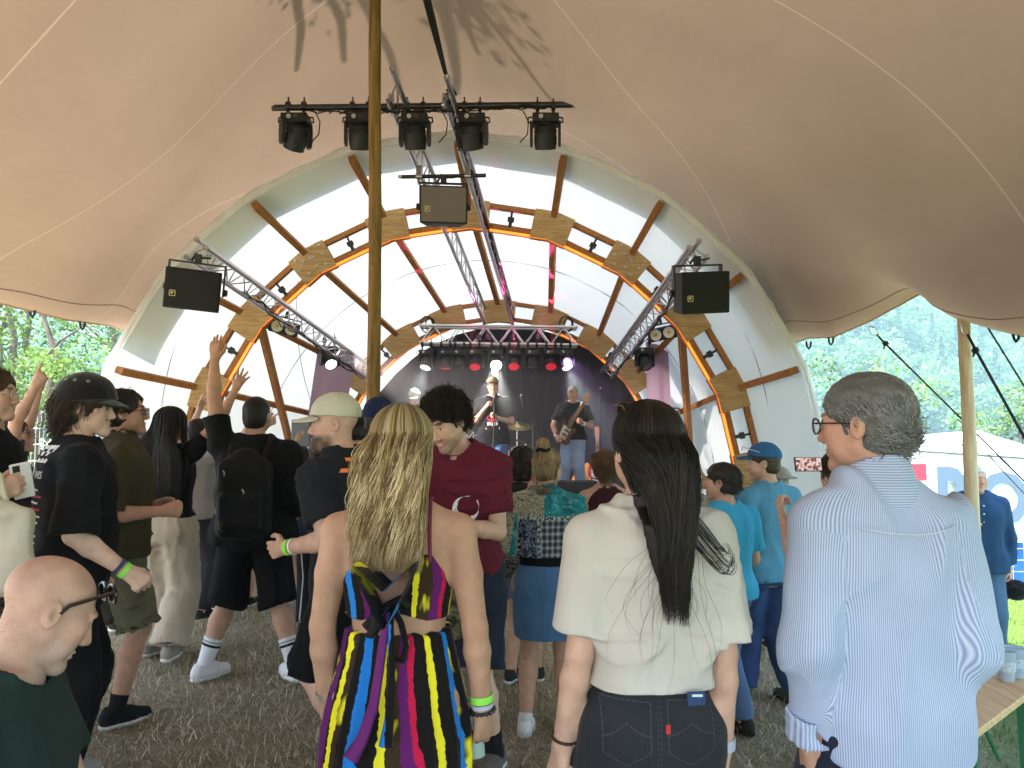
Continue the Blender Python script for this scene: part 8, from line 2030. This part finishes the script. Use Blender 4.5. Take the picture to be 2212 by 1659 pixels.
def drums():
    t = thing('drum_kit', W(1120, 1010, 12.9), 'drum kit with brass cymbals behind the singer', 'drum kit'); sh = mat('drum_shell', (.10, .03, .02), .3, spec=.5); g = SZ + .003
    def drum(c, r, h, ax, nm):
        c = Vector(c); b = MB(); b.lathe(c, [(r, -h / 2), (r, h / 2)], 32, axis=ax, cap=False); o = b.build(nm, sh, t, True); b = MB(); b.lathe(c, [(r * .985, h / 2), (.001, h / 2 + .003)], 32, axis=ax, cap=False); b.lathe(c, [(r * .985, -h / 2), (.001, -h / 2 - .003)], 32, axis=ax, cap=False); b.build('head', M_SKINW, o, True)
        b = MB(); ax = Vector(ax).normalized(); u = ax.orthogonal().normalized(); v = ax.cross(u)
        for s in (-1, 1): b.tube([c + ax * (s * h / 2) + (u * math.cos(a) + v * math.sin(a)) * (r * 1.02) for a in np.linspace(0, 6.283, 33)[:-1]], .012, 6, closed=True)
        for k in range(8): a = 6.283 * k / 8; b.tube([c + ax * (-h / 2) + (u * math.cos(a) + v * math.sin(a)) * (r * 1.03), c + ax * (h / 2) + (u * math.cos(a) + v * math.sin(a)) * (r * 1.03)], .007, 5)
        b.build('hardware', M_CHROME, o, True)
    P = lambda px, py, d: W(px, py, d)
    drum(P(1085, 1062, 12.7) * 1 + Vector((0, 0, 0)), .27, .40, (0, 1, 0), 'bass_drum'); drum(P(1022, 962, 12.6), .15, .22, (0, .45, 1), 'tom'); drum(P(1120, 985, 12.6), .15, .20, (0, .4, 1), 'tom'); drum(P(1155, 1030, 12.8), .19, .34, (0, .05, 1), 'floor_tom'); drum(P(1010, 1030, 12.6), .17, .14, (0, .15, 1), 'snare_drum')
    for i, (px, py, r, d, tilt) in enumerate(((1117, 918, .24, 12.6, .22), (1135, 965, .13, 12.7, .05), (1160, 985, .22, 12.8, -.05), (1000, 935, .21, 12.8, -.25))):
        c = P(px, py, d); ax = Vector((tilt * .4, -abs(tilt) - .12, 1)); b = MB(); b.lathe(c, [(.012, .022), (.04, .016), (.06, .004), (r * .7, -.004), (r, -.014), (r * .995, -.016), (.05, .0), (.01, .015)], 36, axis=ax, cap=False); b.build('cymbal', mat('brass_cymbal', (.62, .44, .16), .28, .9), t, True); b = MB(); b.tube([(c.x, c.y + .03, g), c + Vector((0, 0, .05))], .013, 8)
        for q in (0, 2.1, 4.2): b.tube([(c.x, c.y + .03, g + .3), (c.x + .22 * math.cos(q), c.y + .03 + .22 * math.sin(q), g)], .009, 6)
        b.build('cymbal_stand', M_CHROME, t, True)
    b = MB(); b.tube([P(985, 985, 12.5), P(1022, 935, 12.5)], .012, 8); b.tube([P(1005, 960, 12.5), P(1008, 1070, 12.5)], .012, 8); b.lathe(P(1022, 935, 12.5), [(.02, -.02), (.02, .02)], 8); b.build('tom_arm', M_CHROME, t, True)
drums()
def fl(px, d): w = W(px, 925, d); return Vector((w.x, d, SZ + .003))
def at_z(px, py, d): return W(px, py, d)
mic_stand(fl(1153, 11.9), W(1151, 912, 11.9), 'boom microphone stand between the singer and the guitarist', boom=(W(1164, 932, 11.95), W(1128, 865, 11.7)), micdir=(-.1, -.3, 1))
mic_stand(fl(1294, 11.7), W(1298, 850, 11.7), 'tall straight microphone stand right of the guitarist', micdir=(0, -.4, .8))
mic_stand(fl(1003, 12.1), W(1001, 900, 12.1), 'boom microphone stand behind the messy haired man', boom=(W(985, 918, 12.1), W(1004, 893, 12.0)), micdir=(0, 0, 1))
mic_stand(fl(1190, 12.3), W(1165, 985, 12.3), 'low boom microphone stand reaching over the drums', boom=(W(1122, 953, 12.3), W(1188, 978, 12.2)), micdir=(1, 0, -.2))
def guitar_stands():
    for px, py, col, lb in ((1290, 1010, (.45, .02, .04), 'bright red electric guitar on a stand at the right of the stage'), (1256, 1000, (.75, .28, .03), 'orange guitar on a stand behind the guitarist')):
        c = W(px, py + 22, 12.3); guitar(c, (.02, .12, 1), (0, -1, .1), lb, col); t = thing('guitar_stand', (c.x, c.y + .1, SZ), 'black stand under the %s guitar' % ('bright red' if px > 1280 else 'orange'), 'guitar stand'); b = MB()
        for sx in (-.16, .16): b.tube([(c.x + sx, c.y - .12, SZ + .01), (c.x, c.y + .09, SZ + .55)], .011, 6)
        b.tube([(c.x, c.y + .09, SZ + .55), (c.x, c.y + .2, SZ + .01)], .011, 6); b.tube([(c.x - .1, c.y - .02, SZ + .24), (c.x + .1, c.y - .02, SZ + .24)], .012, 6); b.build('frame', M_BLACK, t, True)
guitar_stands()
def amp(c, w, h, col, label):
    c = Vector(c); t = thing('guitar_amplifier', c, label, 'amplifier'); b = MB(); b.bbox(c + Vector((0, 0, h / 2)), (w, .28, h), .02); b.build('cabinet', mat('amp_vinyl_' + label[:3], col, .7, bump=.3, bscale=200), t); b = MB(); b.bbox(c + Vector((0, -.143, h * .42)), (w * .88, .012, h * .70), .004); b.build('grille', mat('amp_grille_' + label[:3], tuple(x * .55 for x in col), .9, var=.3, vscale=60), t); b = MB(); b.bbox(c + Vector((0, -.143, h * .89)), (w * .88, .012, h * .12), .003); b.build('control_panel', mat('amp_panel', (.5, .4, .12), .4, .5), t)
amp(fl(1136, 12.2), .36, .46, (.40, .10, .035), 'orange guitar amplifier below the cymbals')
amp(fl(1325, 12.9), .55, .60, (.02, .02, .022), 'black amplifier at the right of the stage')
def wedge(px, d, w, label):
    c = fl(px, d); t = thing('stage_monitor', c, label, 'loudspeaker', 'monitor wedges on the stage edge'); b = MB(); b.prism([(-.2, 0), (.2, 0), (.2, .14), (.02, .33), (-.12, .33), (-.2, .2)], c, Vector((0, 1, 0)), Vector((0, 0, 1)), w); b.build('cabinet', mat('black_textured_paint'), t); b = MB(); b.beam(c + Vector((0, .205, .15)), c + Vector((0, .03, .335)), w * .9, .01, up=(0, 1, 1)); b.build('grille', mat('grille_dark'), t)
wedge(1243, 10.35, .55, 'black monitor wedge on the stage edge before the guitarist'); wedge(1000, 10.35, .5, 'black monitor wedge on the stage edge left of the singer')
b = MB(); c_ = fl(1268, 10.9); tt = thing('effects_pedal', c_, 'small orange effects pedals on the stage floor by the guitarist', 'pedal')
for i in range(3): b.bbox(c_ + Vector((-.1 + .1 * i, 0, .035)), (.07, .12, .05), .006)
b.build('pedals', mat('pedal_orange', (.7, .3, .05), .4), tt)
def side_box():
    c = W(655, 936, 9.6); t = thing('loudspeaker', c, 'small grey loudspeaker box standing left of the stage behind the crowd', 'loudspeaker'); b = MB(); b.bbox(c, (.24, .22, .34), .015); b.build('cabinet', mat('grey_box', (.10, .11, .12), .6), t); b = MB(); b.bbox(c + Vector((0, -.113, 0)), (.21, .01, .31), .004); b.build('grille', mat('grille_grey', (.13, .14, .15), .8), t); b = MB(); b.tube([c + Vector((0, 0, -.17)), (c.x, c.y, 0)], .018, 8); b.build('stand', M_BLACK, t, True)
side_box()
# ------------------------------------------------------------------ right side: bench, cups, banner tent, fence
def right_bench():
    a = W(2300, 1462, 3.6); e = W(2035, 1600, 2.65); z = a.z
    p0 = W(2175, 1462, 4.3); p1 = W(2075, 1620, 2.55)
    h = .50; x0 = Vector((p0.x, p0.y, 0)); x1 = Vector((p1.x, p1.y, 0)); zt = gz(2.2) + .62
    def onz(px, py):
        for d in np.linspace(1.5, 8, 1300):
            w = W(px, py, d)
            if w.z < zt: return w
        return w
    c = [onz(2150, 1443), onz(2230, 1468), onz(2045, 1622), onz(1935, 1562)]
    u = ((c[0] + c[1]) / 2 - (c[2] + c[3]) / 2); u.z = 0; L = u.length; u.normalize(); s = Vector((u.y, -u.x, 0)); mid = (c[0] + c[1] + c[2] + c[3]) / 4; mid.z = zt; wd = .30
    t = thing('beer_bench', (mid.x, mid.y, gz(mid.x)), 'pale wooden beer bench with green legs at the right edge', 'bench'); m = Matrix((s, u, Vector((0, 0, 1)))).transposed()
    b = MB(); b.bbox(mid - u * .35, (wd, L + .75, .032), .004, m); o = b.build('seat', wood_mat('bench_pine', (.50, .32, .15), (.68, .48, .26), axis=1), t)
    for k in (-.55, .28):
        q = mid + u * (k * L); g = gz(q.x); b = MB()
        for sx in (-1, 1): b.beam(q + s * (sx * .10) - Vector((0, 0, .016)), Vector((q.x, q.y, g)) + s * (sx * .115), .035, .03, up=u)
        b.beam(q + s * .1 - Vector((0, 0, .45)), q - s * .1 - Vector((0, 0, .45)), .03, .03); b.build('leg', mat('green_paint', (.015, .12, .05), .5), t); b = MB(); b.tube([q - Vector((0, 0, .35)), q + u * (.3 if k < 0 else -.3) - Vector((0, 0, .03))], .010, 6); b.build('brace', mat('green_paint'), t, True)
    for i, (px, py) in enumerate(((2175, 1478), (2196, 1470))):
        w = onz(px, py); tc_ = thing('plastic_cup', (w.x, w.y, zt + .016), ['frosted cup at the left of the pair on the bench', 'frosted cup at the right of the pair on the bench'][i], 'cup', 'frosted cups on the bench'); b = MB(); b.lathe((w.x, w.y, zt + .017), [(.033, 0), (.044, .14), (.045, .143), (.0425, .14), (.031, .006), (.001, .005)], 24, cap=False); b.build('cup_wall', mat('frosted_plastic', (.62, .72, .80), .35, spec=.5, trans=.5), tc_, True)
        b = MB(); b.lathe((w.x, w.y, zt + .017), [(.0385 + .0012, .05), (.0385 + .0035, .095)], 24, cap=False); b.build('print', mat('cup_print', (.42, .52, .60), .6, var=.5, vscale=90), tc_, True)
right_bench()
def pole_sign():
    c = W(2094, 1140, 6.08); t = thing('paper_sign', c, 'small blue and white sticker on the pale pole', 'sign'); n = 9; V = []; F = []
    for i in range(n):
        a = R(-95 + 150 * i / (n - 1)); V += [(c.x + .010 + .063 * math.sin(a), 6.15 - .063 * math.cos(a), c.z - .06), (c.x + .010 + .063 * math.sin(a), 6.15 - .063 * math.cos(a), c.z + .07)]
        if i: F.append((2 * i - 2, 2 * i, 2 * i + 1, 2 * i - 1))
    mesh_from('sheet', np.array(V), F, mat('sticker_paper', (.55, .68, .80), .5, var=.6, vscale=40), t, True)
pole_sign()
def banner_tent():
    D = 12.0; t = thing('marquee', W(2110, 1100, D), 'white marquee with a big lettered banner behind the right pole', 'marquee'); m = mat('white_pvc', (.72, .74, .76), .5, bump=.1, bscale=3, trans=.2)
    A0 = W(1880, 968, D); A1 = W(2420, 1003, D); zl = W(2100, 1172, D).z
    xs = np.linspace(A0.x, A1.x, 40); V = []
    for i, x in enumerate(xs):
        zt = A0.z + (A1.z - A0.z) * i / 39
        for k in range(8): V.append((x, D + .02 * math.sin(x * 5 + k), zl + (zt - zl) * k / 7))
    I = np.arange(320).reshape(40, 8); F = np.stack([I[:-1, :-1].ravel(), I[1:, :-1].ravel(), I[1:, 1:].ravel(), I[:-1, 1:].ravel()], 1); mesh_from('wall', np.array(V), F, m, t, True)
    zb = gz(8.) - .15; V = []
    for i, x in enumerate(xs):
        for k in range(6): V.append((x, D + .05 + .03 * math.sin(x * 9 + k * 2), zb + (zl - zb) * k / 5))
    I = np.arange(240).reshape(40, 6); F = np.stack([I[:-1, :-1].ravel(), I[1:, :-1].ravel(), I[1:, 1:].ravel(), I[:-1, 1:].ravel()], 1); mesh_from('blue_tarpaulin', np.array(V), F, mat('blue_tarp', (.015, .09, .34), .5, bump=.4, bscale=4), t, True)
    pk = W(2110, 930, D + 1.6); b = MB(); l = W(1965, 968, D); r_ = W(2330, 996, D); bk = pk + Vector((0, 3, 0)); v = [l, r_, pk, Vector((l.x, D + 4, l.z)), Vector((r_.x, D + 4, r_.z))]; b.add(v, [(0, 1, 2), (1, 4, 2), (4, 3, 2), (3, 0, 2)]); b.build('roof', m, t)
    b = MB(); b.tube([(A0.x, D - .01, A0.z), (A1.x, D - .01, A1.z)], .012, 6)
    for k in range(22): x = A0.x + (A1.x - A0.x) * k / 21; z = A0.z + (A1.z - A0.z) * k / 21; b.tube([(x, D - .02, z), (x, D - .02, z + .06)], .005, 4)
    b.build('lacing', mat('dark_lacing', (.06, .07, .08), .8), t)
    mg = mat('slate_print', (.10, .15, .22), .6); mr_ = mat('banner_red', (.62, .04, .07), .6)
    def letter(txt, px0, px1, y0, y1, mm):
        a = W(px0, y1, D - .04); c = W(px1, y0, D - .04); Vt, Ft = text_mesh(txt, 1.0, bold=.035); mn, mx = Vt.min(0), Vt.max(0); Vt = (Vt - mn) / np.where(mx - mn > 0, mx - mn, 1)
        P = [(a.x + q[0] * (c.x - a.x), D - .045, a.z + q[1] * (c.z - a.z)) for q in Vt]; mesh_from('letter', np.array(P), Ft, mm, t)
    letter('E', 1880, 2003, 1002, 1172, mr_); letter('R', 2028, 2108, 1008, 1160, mg); letter('O', 2116, 2220, 1018, 1135, mg); letter('V', 2232, 2330, 1022, 1140, mg)
    bb = MB(); bb.box((A1.x - .1, D + 2, (zl + zb) / 2 + .5), (.02, 4, 2)); 
banner_tent()
def mesh_fence():
    a = W(1990, 1165, 11.0); b_ = W(2420, 1180, 11.0); g = gz(7.5)
    wire_fence((a.x, 11.0, g - .05), (b_.x, 11.0, g - .05), 1.0, 'low wire fence before the blue tarpaulin of the marquee', sx=.16, sz=.16, col=(.72, .74, .75), mname='bright_wire', wave=False)
    t = thing('barrier_tape', (a.x, 10.9, g), 'orange mesh strip hanging on the low wire fence', 'barrier'); V = []; p = W(2170, 1180, 10.9)
    for k in range(9): V += [(p.x + .05 * k / 8 + .012 * math.sin(k * 2), 10.9, p.z - .75 * k / 8), (p.x + .07 + .05 * k / 8 + .012 * math.sin(k * 2), 10.9 + .02, p.z - .75 * k / 8)]
    mesh_from('strip', np.array(V), [(2 * k, 2 * k + 1, 2 * k + 3, 2 * k + 2) for k in range(8)], mat('orange_net', (.75, .25, .10), .7), t)
mesh_fence()
print('SCENE BUILT', round(time.time() - T0, 1))
